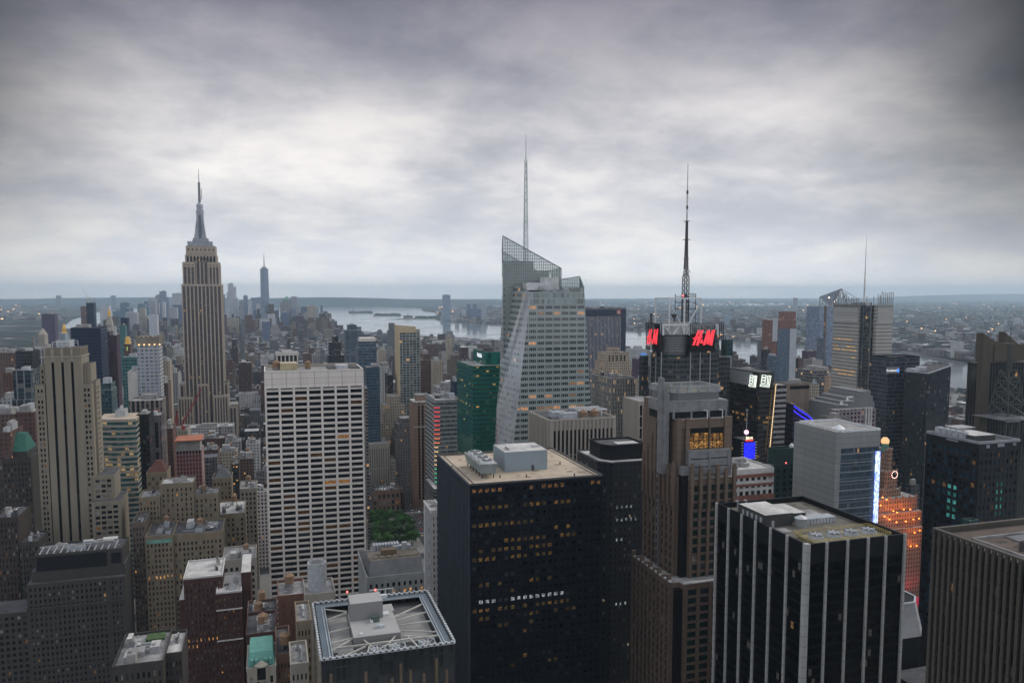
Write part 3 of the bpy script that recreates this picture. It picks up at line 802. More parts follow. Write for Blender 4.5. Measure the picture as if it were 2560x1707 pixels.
BRICKB = pm('brown_brick', (.060, .027, .022), .9, var=.25, vs=.25)
TRIM = pm('white_trim', (.5, .49, .47), .8)
GRAN = pm('brown_granite', (.135, .096, .070), .6, var=.16, vs=.12, streak=True, joint=3.8)
BLACKM = pm('black_metal', (.009, .010, .012), .5, .1, vs=.3, spec=.2)
BRONZE = pm('blue_black_metal', (.008, .011, .016), .45, .1, vs=.25, spec=.12)
PRECAST = pm('precast', (.33, .295, .25), .8, var=.1, vs=.1, streak=True)
GOLD = pm('gilded', (.75, .45, .10), .4, .7)
GREENW = pm('green_planting', (.05, .09, .03), .95, var=.5, vs=.8)

# ================================================================ left: slender beige setback tower
x0, x1, y0, y1, z = boxpx(111, 203, 894, 600, 24)
B = Bld('setback_tower', 'slender beige stone tower with three tall black window slots at the far left', x0, x1, y0, y1, z, 'tower')
zc_ = hit(112, 869, Y=600).z
xs_ = [hit(q, 906, Y=600).x for q in (128, 135, 152.5, 159, 176.4, 183)]; zs = hit(150, 906, Y=600).z
edges = [x0] + xs_ + [x1]
for i in range(0, 8, 2): B.w.box(edges[i], edges[i + 1], y0, y0 + 1.2, 0, z, 0)
for i in range(1, 7, 2):
    B.w.box(edges[i], edges[i + 1], y0 + .01, y0 + 1.2, zs, z, 0)
    B.w.prism([(edges[i], y0 + .02), ((edges[i] + edges[i + 1]) / 2, y0 - .5), (edges[i + 1], y0 + .02)], zs + 1, zs + 9, 1)
    for f in range(58): B.pane('N', y0 + .9, edges[i], edges[i + 1], zs - 3.6 * f - 3.4, zs - 3.6 * f, DARK)
    for f in range(58): B.w.box(edges[i], edges[i + 1], y0 + .8, y0 + 1.2, zs - 3.6 * f - 3.6, zs - 3.6 * f - 3.4, 2)
B.w.box(x0, x1, y0 + 1.25, y1, 0, z, 0, 3)
B.w.box(x0 - .5, x1 + .5, y0 - .5, y1 + .5, z, z + .8, 1)
for k in range(22):                                      # crown of close upright ribs
    xx = x0 + .4 + (x1 - x0 - .8) * k / 21
    B.w.box(xx - .35, xx + .35, y0 + .2, y0 + .9, z + .8, zc_ + rnd.uniform(-.5, .8), 0)
for k in range(10):
    yy = y0 + 1.2 + (y1 - y0 - 2) * k / 9
    B.w.box(x1 - .9, x1 - .2, yy - .4, yy + .4, z + .8, zc_, 0)
B.w.box(x0 + 1, x1 - 1, y0 + .95, y1 - 1, z + .8, zc_ - .6, 0, 3)
for a in range(3):                                      # wings with paired windows
    pass
def wing(xl, xr, yt, Y, L, nb, edge=1.4, pw=.9, base=0.0, seed=1, mat=0):
    a, c = hit(xl, yt, Y=Y), hit(xr, yt, Y=Y)
    B.w.box(a.x, c.x, Y + .25, Y + L, base, a.z, mat, 3); FOOT.append((a.x, c.x, Y, Y + L, a.z))
    nf = int((a.z - 2 - base) / 3.6)
    if nb: B.grid('N', a.x, c.x, base, a.z, nb, nf, pw, 1.5, .45, .4, chooser(.03, .03, .12, .25, seed), Y + .2, edge, mat, mat, top=3.0, zmin=60)
    return a, c
wing(87, 112, 963, 600.5, 22, 2, seed=2); wing(203.2, 229, 960, 600.5, 20, 2, seed=3)
wing(99, 111.5, 914, 603, 16, 1, 1.0, seed=5); wing(203.2, 227, 909, 604, 17, 1, 3.0, seed=6)
a, c = wing(229.2, 239, 952, 606, 16, 0); 
for k in range(40):
    B.pane('W', c.x + .04, 608, 609.6, a.z - 6 - k * 3.6, a.z - 4 - k * 3.6, DARK); B.pane('W', c.x + .04, 613, 614.6, a.z - 6 - k * 3.6, a.z - 4 - k * 3.6, DARK)
wing(229.3, 286, 1189, 600, 22, 3, seed=7, edge=2.2); wing(229.3, 302, 1255, 594, 30, 4, seed=8, edge=2.0)
B.done([STONE, STONE_L, BLACKM, ROOFD], 100)
b = MB(); r0 = hit(143, 862, Y=606).x; r1 = hit(176, 862, Y=606).x; zz = zc_
b.box(r0, r1, 603, 618, zz - .5, zz + 4.5, 0, 1); b.build('bulkhead', [METALP, ROOFG], B.o)
b = MB()
for yy in (602, 619):
    for q in range(5):
        xx = r0 - 2 + (r1 - r0 + 4) * q / 4; b.bar((xx, yy, zz), (xx, yy, zz + 3.4), .15)
    b.bar((r0 - 2, yy, zz + 3.4), (r1 + 2, yy, zz + 3.4), .18); b.bar((r0 - 2, yy, zz + 1.8), (r1 + 2, yy, zz + 1.8), .12)
b.build('railing', WSTEEL, B.o)
b = MB(); b.box(r0 + 2, r1 - 3, 605, 616, zz + 4.5, zz + 9, 0, 1); b.build('cooling_unit', [pm('pale_blue_panel', (.22, .28, .33), .6), ROOFG], B.o)

# tower with a gilded top beyond it
o, x0, x1, y0, y1, z = T('tower', 'far stone tower whose gilded lantern shows above the slender beige tower', 146, 166, 846, 1700, 26, M_lime, mech=0)
b = MB(); cx, cy = (x0 + x1) / 2 + 1, (y0 + y1) / 2
b.cyl(cx, cy, z, z + 12, 7, 4.5, 8); b.cyl(cx, cy, z + 12, z + 20, 3.6, 3.2, 8); b.cyl(cx, cy, z + 20, z + 28, 3, .3, 8); b.build('gilded_lantern', GOLD, o)

# ================================================================ bottom left: broad dark stone block
x0, x1, y0, y1, z = boxpx(66, 312, 1462, 520, 30)
B = Bld('stone_block', 'broad dark stone block with rows of small square windows in the bottom left corner', x0, x1, y0, y1, z)
B.w.box(x0, x1, y0 + .3, y1, 0, z, 0, 1)
ch = chooser(.004, .02, .05, .2, 11)
xm = x0 + (x1 - x0) * .83
B.grid('N', x0, xm, 0, z, 17, int(z / 3.75), 1.35, 1.7, .5, .4, ch, None, 1.6, 0, 0, top=2.2, zmin=0)
B.grid('N', xm, x1, 0, z, 3, int(z / 3.75), 1.35, 1.7, .5, .4, ch, None, 1.9, 0, 0, top=2.2)
for k, zz in enumerate((z - 15, z - 34, z - 52)): B.w.box(x0 - .3, x1 + .3, y0 - 1.3 - .01 * k, y0 - .52, zz, zz + 1.1, 0)
B.w.box(x0 + 2, x1, y0 + 3.5, y1 - 2, z, z + 6.5, 0, 1); B.w.box(x0 + 5, xm - 1, y0 + 3.1, y0 + 3.45, z + 6.5, z + 15, 2)
B.w.box(x0 + 4, x1 - 1, y0 + 3.5, y1 - 3, z + 6.5, z + 15.5, 0, 1)
B.w.box(xm + 1.5, x1 - 2, y0 + 3.1, y0 + 3.45, z + 7.5, z + 14, 2)
xl = hit(-60, 1500, Y=523).x
B.w.box(xl, x0, 523.3, 545, 0, z - 17, 0, 1)
B.grid('N', xl, x0, 0, z - 17, 8, int((z - 17) / 3.75), 1.35, 1.7, .5, .4, ch, 523, 1.6, 0, 0, top=2.2)
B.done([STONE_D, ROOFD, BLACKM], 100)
clutter(B.o, x0 + 5, x1 - 3, y0 + 5, y1 - 4, z + 15.5, 5, 8, 0)
b = MB()
for k in range(12):
    xx = x0 + 6 + (x1 - x0 - 12) * k / 11; b.bar((xx, y0 + 4, z + 15.5), (xx + 1.2, y0 + 12, z + 18.5), .3)
b.bar((x0 + 5, y0 + 12, z + 18.4), (x1 - 4, y0 + 12, z + 18.4), .3); b.build('roof_truss', STEEL, B.o)
parapet(B.o, x0 + 4, x1 - 1, y0 + 3.6, y1 - 3, z + 15.52, 1, .5, STONE_D)

# ================================================================ beige brick group
def brick_bld(name, label, xl, xr, yt, Y, L, nb, fh, mats, seed, lit=None, wf=.45, top=2.5, zmin=0, ch_=None, tanks=1, n=6, W=0, pd=.4, cat='building', wmax=100, cl=True, sill=.42):
    x0, x1, y0, y1, z = boxpx(xl, xr, yt, Y, L)
    B = Bld(name, label, x0, x1, y0, y1, z, cat)
    B.w.box(x0, x1, y0 + .3, y1, 0, z, 0, 1)
    bw = (x1 - x0) / nb
    c = ch_ or chooser(.015, .03, .14, .25, seed, lit)
    B.grid('N', x0, x1, 0, z, nb, max(3, int((z - top) / fh)), bw * (1 - wf), fh * sill, pd, pd - .08, c, None, bw * (1 - wf) * .75, 0, 0, top=top, zmin=zmin)
    if W: 
        nW = max(2, int(L / 3.4)); B.w.box(x1, x1 + .3, y0, y1, 0, z, 0)
        B.grid('W', y0, y1, 0, z, nW, max(3, int((z - top) / fh)), L / nW * (1 - wf), fh * sill, pd, pd - .08, c, x1 + .31, None, 0, 0, top=top, zmin=zmin)
    B.done(mats, wmax)
    parapet(B.o, x0, x1, y0, y1, z + .003, 1.2, .5, mats[0], out=.2)
    if cl: clutter(B.o, x0 + 1, x1 - 1, y0 + 1, y1 - 1, z, seed, n, tanks)
    return B
brick_bld('brick_block', 'tall beige brick block with a blank shaft behind the lower beige office block', 400, 484, 1214, 592, 20, 7, 3.5, [STONE_B, ROOFL], 21, n=3, tanks=0, wf=.36)
brick_bld('brick_block', 'beige brick block stepping down left of the blank shaft', 347, 399.5, 1247, 590, 22, 6, 3.5, [STONE_B, ROOFG], 22, n=3, tanks=0)
brick_bld('brick_block', 'beige brick block with big roof vents right of the blank shaft', 484.5, 545, 1240, 594, 20, 5, 3.5, [STONE_B, ROOFG], 23, n=4, tanks=1, wf=.4)
Bq = brick_bld('office_block', 'beige office block with a row of lit windows and a green cornice', 363, 432, 1345, 548, 34, 7, 3.55, [STONE_B, ROOFD], 24, {6: .75, 7: .1}, n=4, top=4.2)
b = MB(); b.box(Bq.x0 + .4, Bq.x1 - .4, Bq.y0 - .62, Bq.y0 - .5, Bq.z1 - 3.8, Bq.z1 - 1.4); b.build('copper_cornice', COPPER, Bq.o)
brick_bld('office_block', 'wide beige office block, twin of the green corniced one to its right', 432.5, 556, 1341, 551, 32, 12, 3.55, [STONE_B, ROOFD], 25, {6: .4}, n=8, top=4.2)
brick_bld('brick_block', 'narrow dim brick block in the gap left of the green corniced office', 330, 362, 1310, 556, 26, 4, 3.5, [pm('brown_stone', (.13, .105, .085), .9), ROOFD], 26, {8: .5}, n=2, tanks=0)
brick_bld('corniced_building', 'pale stone building with heavy cornice left of the white grid slab', 556.5, 640, 1405, 520, 28, 6, 3.9, [STONE_L, ROOFG], 27, n=5, wf=.5, top=4)
brick_bld('brick_block', 'pale beige block with white roof boxes just left of the white grid slab', 540, 612, 1290, 610, 40, 6, 3.6, [STONE_B, ROOFL], 28, n=6)
brick_bld('corniced_building', 'brown brick and pale stone corniced building beside the white grid slab', 600, 642, 1225, 690, 30, 4, 3.9, [STONE_L, ROOFG], 29, n=3, wf=.5)

# brown brick apartment house with white coping
x0, x1, y0, y1, z = boxpx(459, 556, 1449, 452, 30)
B = Bld('apartment_house', 'dark red brown brick apartment house with white coping and lit middle floor', x0, x1, y0, y1, z)
B.w.box(x0, x1, y0 + .25, y1, 0, z, 0, 1)
c = chooser(.02, .04, .25, .2, 31, {9: .75, 10: .15})
B.grid('N', x0, x1, 0, z, 9, 27, 1.55, 1.75, .4, .32, c, None, 1.3, 0, 0, top=2.4)
xa, xb, ya, yb, zb_ = boxpx(541, 603, 1485, 443, 30)
B.w.box(xa, xb, ya + .25, yb, 0, zb_, 0, 1); FOOT.append((xa, xb, ya, yb, zb_))
B.grid('N', xa, xb, 0, zb_, 5, 26, 1.7, 1.75, .4, .32, chooser(.02, .03, .4, .2, 32, {13: .4}), ya, 1.5, 0, 0, top=2.4)
B.w.box(xb, xb + 5, ya + 6, yb + 8, 0, z + 2, 0, 1)
for k, (q0, q1, zz) in enumerate(((xa, xb, zb_ - 9), (xa, xb, zb_ - 26), (xa, xb, zb_ - 52))): B.w.box(q0 - .4, q1 + .4, ya - 1.2, ya - .45, zz, zz + .5, 2)
for k, zz in enumerate((z - 12, z - 34)): B.w.box(x0 - 3 - k * 1.5, x0, y0 + 3, y1, 0, zz, 0, 1)
B.done([BRICKB, ROOFL, TRIM], 100)
for q in ((x0, x1, y0, y1, z), (xa, xb, ya, yb, zb_)): parapet(B.o, *q[:4], q[4] + .003, .9, .55, TRIM, 'coping', .25)
clutter(B.o, x0 + 14, x1 - 1, y0 + 8, y1 - 1, z, 33, 6, 0); clutter(B.o, xa + 1, xb - 1, ya + 1, yb - 8, zb_, 34, 3, 0)

# small roofs along the bottom edge
brick_bld('terrace_block', 'low block with a roof garden patch at the very bottom left', 412, 455, 1640, 330, 22, 5, 3.6, [STONE_D, ROOFL], 41, n=2, tanks=0)
Bq = brick_bld('flat_roof_block', 'wide grey flat roof with ducts at the bottom edge left of the brick apartment house', 282, 408, 1672, 322, 30, 9, 3.8, [STONE_D, ROOFG], 42, n=9, tanks=0)
b = MB(); b.box(Bq.x1 - 9, Bq.x1 - 2, Bq.y1 - 8, Bq.y1 - 2, Bq.z1 + .1, Bq.z1 + 1); b.build('roof_garden', GREENW, Bq.o)
Bq = brick_bld('ornate_building', 'ornate pale building with a turquoise copper roof and arched window at the bottom edge', 617, 690, 1678, 296, 20, 4, 4.4, [STONE_L, ROOFG], 43, n=1, tanks=0, cl=False)
b = MB(); q = Bq; b.prism([(q.x0 + .2, q.y0 + .2), (q.x1 - .2, q.y0 + .2), (q.x1 - .2, q.y1 - .2), (q.x0 + .2, q.y1 - .2)], q.z1 + .1, q.z1 + 5.5, 0, None, [(q.x0 + 1, q.y0 + 3.5), (q.x1 - 1, q.y0 + 3.5), (q.x1 - 1, q.y1 - 3), (q.x0 + 1, q.y1 - 3)])
for k in (.18, .34, .66, .82):
    xx = q.x0 + (q.x1 - q.x0) * k; b.box(xx - .6, xx + .6, q.y0 + .5, q.y0 + 3, q.z1 + 1.4, q.z1 + 3.6)
b.build('roof', pm('turquoise_copper', (.10, .27, .225), .75, var=.2, vs=.5), q.o)
b = MB(); cx = (q.x0 + q.x1) / 2
b.prism([(cx - 2.4, q.y0 - .9), (cx + 2.4, q.y0 - .9), (cx + 2.4, q.y0 + 2), (cx - 2.4, q.y0 + 2)], q.z1 - 4, [q.z1 + 2] * 4)
b.cyl(cx, q.y0 - .2, q.z1 + 2, q.z1 + 3.4, 2.2, .4, 12); b.build('arched_gable', STONE_L, q.o)
b = MB(); b.box(cx - 1.5, cx + 1.5, q.y0 - .98, q.y0 - .9, q.z1 - 3.4, q.z1 + 1); b.build('arched_window', DARK, q.o)
brick_bld('brick_house', 'narrow dark brown brick house right of the turquoise roof', 691, 726, 1642, 302, 26, 4, 3.5, [pm('dull_brick', (.12, .07, .05), .9), ROOFD], 44, n=2)
brick_bld('brick_house', 'low russet brick house with a curved parapet behind the turquoise roof', 616, 690, 1592, 345, 24, 7, 3.6, [BRICKB, ROOFD], 45, n=5)
brick_bld('stone_tower_house', 'slim pale stone block with stacked windows left of the dark roof with fans', 727, 771, 1668, 268, 18, 4, 3.5, [STONE_L, ROOFG], 46, n=2, tanks=0)
brick_bld('stone_tower_house', 'taller slim pale stone block set back beside the dark roof with fans', 742, 778, 1560, 300, 20, 4, 3.5, [STONE_B, ROOFG], 47, n=2, tanks=0)
brick_bld('brick_house', 'rust coloured blank walled block below the white grid slab', 695, 762, 1495, 395, 22, 3, 4, [pm('rust_wall', (.16, .08, .055), .9, var=.25), ROOFG], 48, n=2, wf=.2)
brick_bld('brick_house', 'brown low block with water tanks between brick house and rust block', 618, 694, 1556, 400, 26, 7, 3.6, [pm('brown_wall', (.14, .085, .065), .9), ROOFD], 49, n=6, tanks=2)
Bq = brick_bld('stone_block', 'pale block carrying a huge grey cylindrical tank', 763, 838, 1492, 372, 20, 5, 3.7, [STONE_L, ROOFG], 50, n=2, tanks=0, cl=False)
p = hit(793, 1480, Y=380); b = MB(); r_ = 4.3; zt = hit(793, 1420, Y=380).z
b.cyl(p.x, p.y, Bq.z1, zt, r_, r_, 24, 0, 0); 
bb = MB(); bb.cyl(p.x, p.y, zt - .5, zt + 2.2, r_ * .8, .2, 20)
n_ = 24
for k in range(n_):
    t0, t1 = 2 * math.pi * k / n_, 2 * math.pi * (k + 1) / n_
    P = lambda t, r, zz: (p.x + r * math.cos(t), p.y + r * math.sin(t), zz)
    b.quad(P(t0, r_, zt), P(t1, r_, zt), P(t1, r_, zt + 3.2), P(t0, r_, zt + 3.2)); b.quad(P(t0, r_ * .88, zt), P(t0, r_ * .88, zt + 3.2), P(t1, r_ * .88, zt + 3.2), P(t1, r_ * .88, zt))
    b.quad(P(t0, r_, zt + 3.2), P(t1, r_, zt + 3.2), P(t1, r_ * .88, zt + 3.2), P(t0, r_ * .88, zt + 3.2))
tk = b.build('tank_screen', METALP, Bq.o); bb.build('tank_cone', WOODT, Bq.o)
# dim blocks at the far left edge
for nm, lab, xl, xr, yt, Y, L, nb, m_, sd in [
  ('dark_tower', 'dim brown office tower with green pyramid roof at the left edge', 6, 78, 1150, 640, 30, 8, STONE_D, 61),
  ('dark_block', 'dark brown block low at the left edge beside the slender beige tower', -20, 45, 1300, 560, 30, 7, pm('vignette_brick', (.045, .032, .027), .9), 62),  # brown pulled near black, edge vignette carried in the colour
  ('dark_block', 'grey roofed low block in the gap left of the slender beige tower', 46, 96, 1360, 560, 24, 6, STONE_D, 63),
  ('dark_block', 'dark slab edge at the extreme left below the skyline', -40, 12, 1180, 700, 40, 5, STONE_D, 64),
]:
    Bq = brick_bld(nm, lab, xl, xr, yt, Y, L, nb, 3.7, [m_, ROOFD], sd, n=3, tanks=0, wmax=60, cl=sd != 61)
    if sd == 61:
        b = MB(); b.box(Bq.x0 + 3, Bq.x1 - 3, Bq.y0 + 3, Bq.y1 - 3, Bq.z1, Bq.z1 + 5); b.build('penthouse', STONE_D, Bq.o)
        b = MB(); q = (Bq.x0 + Bq.x1) / 2; b.prism([(Bq.x0 + 3, Bq.y0 + 3), (Bq.x1 - 3, Bq.y0 + 3), (Bq.x1 - 3, Bq.y1 - 3), (Bq.x0 + 3, Bq.y1 - 3)], Bq.z1 + 5, Bq.z1 + 17, 0, None, [(q - 3, Bq.y0 + 12), (q + 3, Bq.y0 + 12), (q + 3, Bq.y0 + 18), (q - 3, Bq.y0 + 18)]); b.build('roof', pm('patina_dark', (.025, .13, .10), .7, var=.2, vs=.4), Bq.o)

# ================================================================ curved ribbon glass tower and its dark neighbour
p0, p1 = hit(240, 1052, Y=700), hit(340, 1052, Y=700)
o = thing('ribbon_tower', 'curved tower of pale bands and greenish ribbon windows beside the slender beige tower', 'tower', ((p0.x + p1.x) / 2, 710, 0))
FOOT.append((p0.x, p1.x, 700, 735, p0.z))
arc = [(p0.x + (p1.x - p0.x) * k / 10, 706 - 7 * math.sin(math.pi * (k / 10) * .62)) for k in range(11)]
out_ = arc + [(p1.x, 735), (p0.x, 735)]
band = MB(); gl = MB(); nf = int(p0.z / 4.2)
for j in range(nf):
    zz = p0.z - j * 4.2
    band.prism([(x, y - .45) for x, y in arc] + [(p1.x + .4, 735), (p0.x - .4, 735)], zz - 1.7, zz, 0)
band.prism(out_, p0.z - .01, p0.z + .6, 0, 1)
band.build('wall', [PRECAST, ROOFB], o)
RG = fm('ribbon_glass', (.02, .06, .06), (.03, .10, .10), 3.2, 4.2, .93, 1.0, .12, row=.35, ls=.28, gr=.1, litcol=(1, .6, .22), seed=4, v0=p0.z % 4.2)
gl.prism(out_, 0, p0.z - .3); gl.build('ribbon_window', RG, o)
b = MB(); b.box(p0.x + 12, p1.x - 10, 712, 728, p0.z + .6, p0.z + 6, 0, 1); b.box(p0.x + 16, p1.x - 14, 714, 726, p0.z + 6, p0.z + 9, 0, 1); b.build('roof_unit', [METALP, ROOFG], o)
T('dark_slab', 'dark slab pressed against the curved ribbon glass tower', 342, 372, 1040, 716, 30, M_black, mech=1)
o, *_r = T('pier_tower', 'dark tower with pale upright piers and an orange lit top floor', 322, 405, 1006, 830, 30, fm('facade_dark_pier', (.26, .22, .19), (.02, .02, .025), 4.2, 3.8, .62, .95, .01), mech=1)
b = MB(); pN(b, 362, 1026, 397, 1042, 830, .1, .3); b.build('lit_floor', glassm('glass_lit_orange', (.1, .05, .03), .3, .3, (1, .25, .06), .5), o)
T('dark_slab', 'narrow dark tower with pale ribs right of the curved ribbon tower', 372, 402, 1042, 760, 26, fm('facade_dark_rib', (.14, .12, .12), (.015, .015, .02), 4.5, 3.8, .6, .97, .01), mech=1)

# ---------------------------------------------------------------- towers behind, left half
T('navy_slab', 'plain navy blue slab tower behind the slender beige tower', 176, 251, 822, 1000, 40, M_navy, mech=1)
T('purple_tower', 'reddish purple slim tower right of the plain navy slab', 273, 291, 841, 1080, 24, F('facade_plain_purple', (.05, .028, .045), (.04, .024, .04), 30, 30, .1, .1, 0, blind=0), mech=1)
T('purple_tower', 'purple banded tower with window rows joined to the reddish purple slim tower', 254, 273, 831, 1085, 24, M_purp, mech=1, setb=[(252, 274, 868)])
T('teal_tower', 'small dark blue green tower in front of the navy slab', 248, 277, 962, 860, 24, F('facade_blue_green', (.03, .07, .08), (.03, .06, .075), 3, 3.6, .7, .6, .01), setb=[(246, 279, 975)])
o, x0, x1, y0, y1, z = T('clock_tower', 'pale stone campanile with golden tip far behind the purple towers', 264, 280, 812, 2300, 24, M_lime, mech=0, setb=[(261, 285, 828)])
b = MB(); cx, cy = (x0 + x1) / 2, (y0 + y1) / 2; b.prism([(x0, y0), (x1, y0), (x1, y1), (x0, y1)], z, z + 22, 0, None, [(cx - 4, cy - 4), (cx + 4, cy - 4), (cx + 4, cy + 4), (cx - 4, cy + 4)]); b.build('roof', M_lime, o)
b = MB(); b.cyl(cx, cy, z + 22, z + 32, 4, 3.5, 8); b.cyl(cx, cy, z + 32, z + 42, 3.5, .4, 8); b.build('gilded_lantern', GOLD, o)
T('dark_tower', 'dark glass tower stacked on a teal lower tower in the left distance', 301, 319, 796, 2100, 26, M_navy, mech=1)
T('teal_tower', 'pale teal banded tower in front of the dark glass tower', 298, 313, 815, 1900, 24, M_teal, mech=1)
o, x0, x1, y0, y1, z = T('gold_roof_tower', 'brown tower with a glowing yellow box roof', 309, 326, 862, 1350, 20, M_brown, mech=0)
b = MB(); b.prism([(x0 + 1, y0 + 1), (x1 - 1, y0 + 1), (x1 - 1, y1 - 1), (x0 + 1, y1 - 1)], z, z + 12, 0, None, [(x0 + 3, y0 + 3), (x1 - 3, y0 + 3), (x1 - 3, y1 - 3), (x0 + 3, y1 - 3)]); b.build('roof', GOLD, o)
b = MB(); b.box(x0 + 4, x1 - 4, y0 - .4, y0 - .1, z - 9, z - 3); b.build('lit_window', glassm('glass_lit_lime', (.1, .1, .05), .3, .3, (.75, 1, .25), .9), o)
T('teal_tower', 'teal curtain wall tower beside the white blank wall', 305, 342, 896, 960, 26, M_teal, mech=1)
T('white_slab', 'white blank wall slab below the crowned tower', 318.5, 344, 932, 930, 22, F('facade_white_blank', (.62, .60, .55), (.1, .1, .1), 12, 3.6, .12, .5, 0), mech=1)
# crowned white grid tower
x0, x1, y0, y1, z = boxpx(342, 398, 862, 915, 26)
o = thing('crowned_tower', 'white grid residential tower with a flared crown of upright fins', 'tower', ((x0 + x1) / 2, (y0 + y1) / 2, 0)); FOOT.append((x0, x1, y0, y1, z))
b = MB(); b.box(x0, x1, y0, y1, 0, z, 0, 1)
b.build('wall', [F('facade_crowned', (.38, .38, .375), (.16, .21, .30), (x1 - x0) / 5, 3.9, .66, .52, .02, u0=x0, var=.06), ROOFG], o)
zt = hit(342, 838, Y=915).z; b = MB()
for k in range(21):
    q = x0 + (x1 - x0) * k / 20; w_ = .45; m_ = (q - (x0 + x1) / 2) * .05
    b.prism([(q - w_, y0 - .1), (q + w_, y0 - .1), (q + w_, y0 + 3), (q - w_, y0 + 3)], z - 1, zt - (k % 4) * .8, 0, None, [(q - w_ + m_, y0 - 1.6), (q + w_ + m_, y0 - 1.6), (q + w_ + m_, y0 + 2), (q - w_ + m_, y0 + 2)])
for k in range(9):
    q = y0 + 3 + (y1 - y0 - 3) * k / 8; b.prism([(x1 - 3, q - .5), (x1 + .1, q - .5), (x1 + .1, q + .5), (x1 - 3, q + .5)], z - 1, zt - (k % 3), 0, None, [(x1 - 2, q - .5), (x1 + 1.6, q - .5), (x1 + 1.6, q + .5), (x1 - 2, q + .5)])
b.box(x0 + 1, x1 - 1, y0 + 3.5, y1 - 1, z + .01, z + (zt - z) * .8, 0, 0)
b.build('crown', pm('crown_fin', (.30, .27, .22), .7), o)
b = MB()
for k in range(5): b.box(x0 + 1.5 + k * 5, x0 + 3 + k * 5, y0 - 1.2, y0 - .9, z - .5, z + .6)
b.build('crown_light', em('warm_lamp', (1, .6, .25), 2.2), o)

# unfinished tower with crane
o, x0, x1, y0, y1, z = T('unfinished_tower', 'dark blue tower still being built with cranes on top', 215, 234, 757, 2450, 30, M_navy, mech=0, par=False)
b = MB(); xa = hit(201, 766, Y=2452).x; b.box(xa, x0, y0 + 2, y1 - 2, 0, hit(201, 766, Y=2450).z); b.build('wall', F('facade_orange_grid', (.20, .11, .09), (.05, .08, .12), 4, 3.8, .7, .6, .08), o)
b = MB()
for k in range(6): b.box(x0 + k * 4.2, x0 + k * 4.2 + 1, y0, y0 + 1, z, z + 7 + (k % 3) * 4)
b.build('column', CONC, o)
o = thing('tower_crane', 'thin construction crane with raised jib on the unfinished dark blue tower', 'crane', (x0 + 4, 2460, z))
b = MB(); b.lattice(x0 + 4, 2460, z, z + 12, 1.3, 1.3, 4, .4, .2); b.build('mast', WSTEEL, o)
tp = hit(206, 721, Y=2460); b = MB(); b.bar((x0 + 5, 2460, z + 10), tp, 1.0, 0, .5); b.bar((x0 + 5, 2460, z + 12), (x0 + 9, 2460, z + 20), .5); b.bar((x0 + 9, 2460, z + 20), tp, .18); b.build('jib', WSTEEL, o)
T('purple_slab', 'solid purple slab standing before the far river at left', 103, 136, 786, 2900, 40, F('facade_plain_violet', (.065, .045, .085), (.06, .045, .08), 5, 3.6, .4, .4, 0), mech=1)
o, x0, x1, y0, y1, z = T('stone_tower', 'pale stone tower with pyramid cap in the left middle distance', 95, 112, 838, 1500, 20, M_lime, mech=0, setb=[(91, 118, 862)])
b = MB(); cx, cy = (x0 + x1) / 2, (y0 + y1) / 2; b.prism([(x0, y0), (x1, y0), (x1, y1), (x0, y1)], z, z + 11, 0, None, [(cx - 1, cy - 1), (cx + 1, cy - 1), (cx + 1, cy + 1), (cx - 1, cy + 1)]); b.build('roof', STONE_L, o)
T('stone_block', 'wide pale block with tall pilasters behind the slender beige tower', 60, 113, 878, 1350, 40, F('facade_pilaster', (.36, .34, .31), (.08, .08, .09), 4, 12, .5, .8, 0), mech=2)
T('dark_tower', 'black green sloped top tower in the left middle distance', 38, 80, 880, 1000, 30, M_dark, mech=1)
T('glass_tower', 'dark office tower with pale vertical ribs and a concrete stair core at left', 32, 78, 930, 760, 26, F('facade_blue_rib', (.13, .15, .17), (.02, .03, .04), 5.5, 3.8, .8, .95, .01), mech=1, setb=[(30, 80, 1000)])
T('brown_block', 'brown block at the left edge with a flat roof', -30, 38, 885, 1150, 40, M_brown, mech=2)
T('brick_slab', 'reddish block low behind the dark office tower at left', 5, 40, 935, 1050, 30, M_brick, mech=2)
for k, (lab, xl, xr, yt, Y, m_) in enumerate([
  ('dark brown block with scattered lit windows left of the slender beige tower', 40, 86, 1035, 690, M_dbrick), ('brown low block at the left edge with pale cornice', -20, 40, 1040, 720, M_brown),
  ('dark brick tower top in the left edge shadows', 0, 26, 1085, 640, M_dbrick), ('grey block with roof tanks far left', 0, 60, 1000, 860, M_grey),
  ('beige mid-rise left of the limestone spire tower base', 398, 424, 905, 1150, M_beige), ('tan slab with a white billboard left of the limestone spire tower', 421, 445, 935, 1300, M_grey),
  ('brown stepped mid-rise between crowned tower and limestone spire tower', 400, 420, 960, 1010, M_brown), ('low brick block in front of the limestone spire tower at left', 405, 432, 1075, 880, M_brick)]):
    T('city_block', lab, xl, xr, yt, Y, 30, m_, mech=3)
o = thing('billboard', 'blank white billboard panel on the tan slab', 'billboard', tuple(hit(431, 920, Y=1296)))
b = MB(); pN(b, 425, 911, 435, 933, 1296, 0, .6); b.build('panel', TRIM, o)
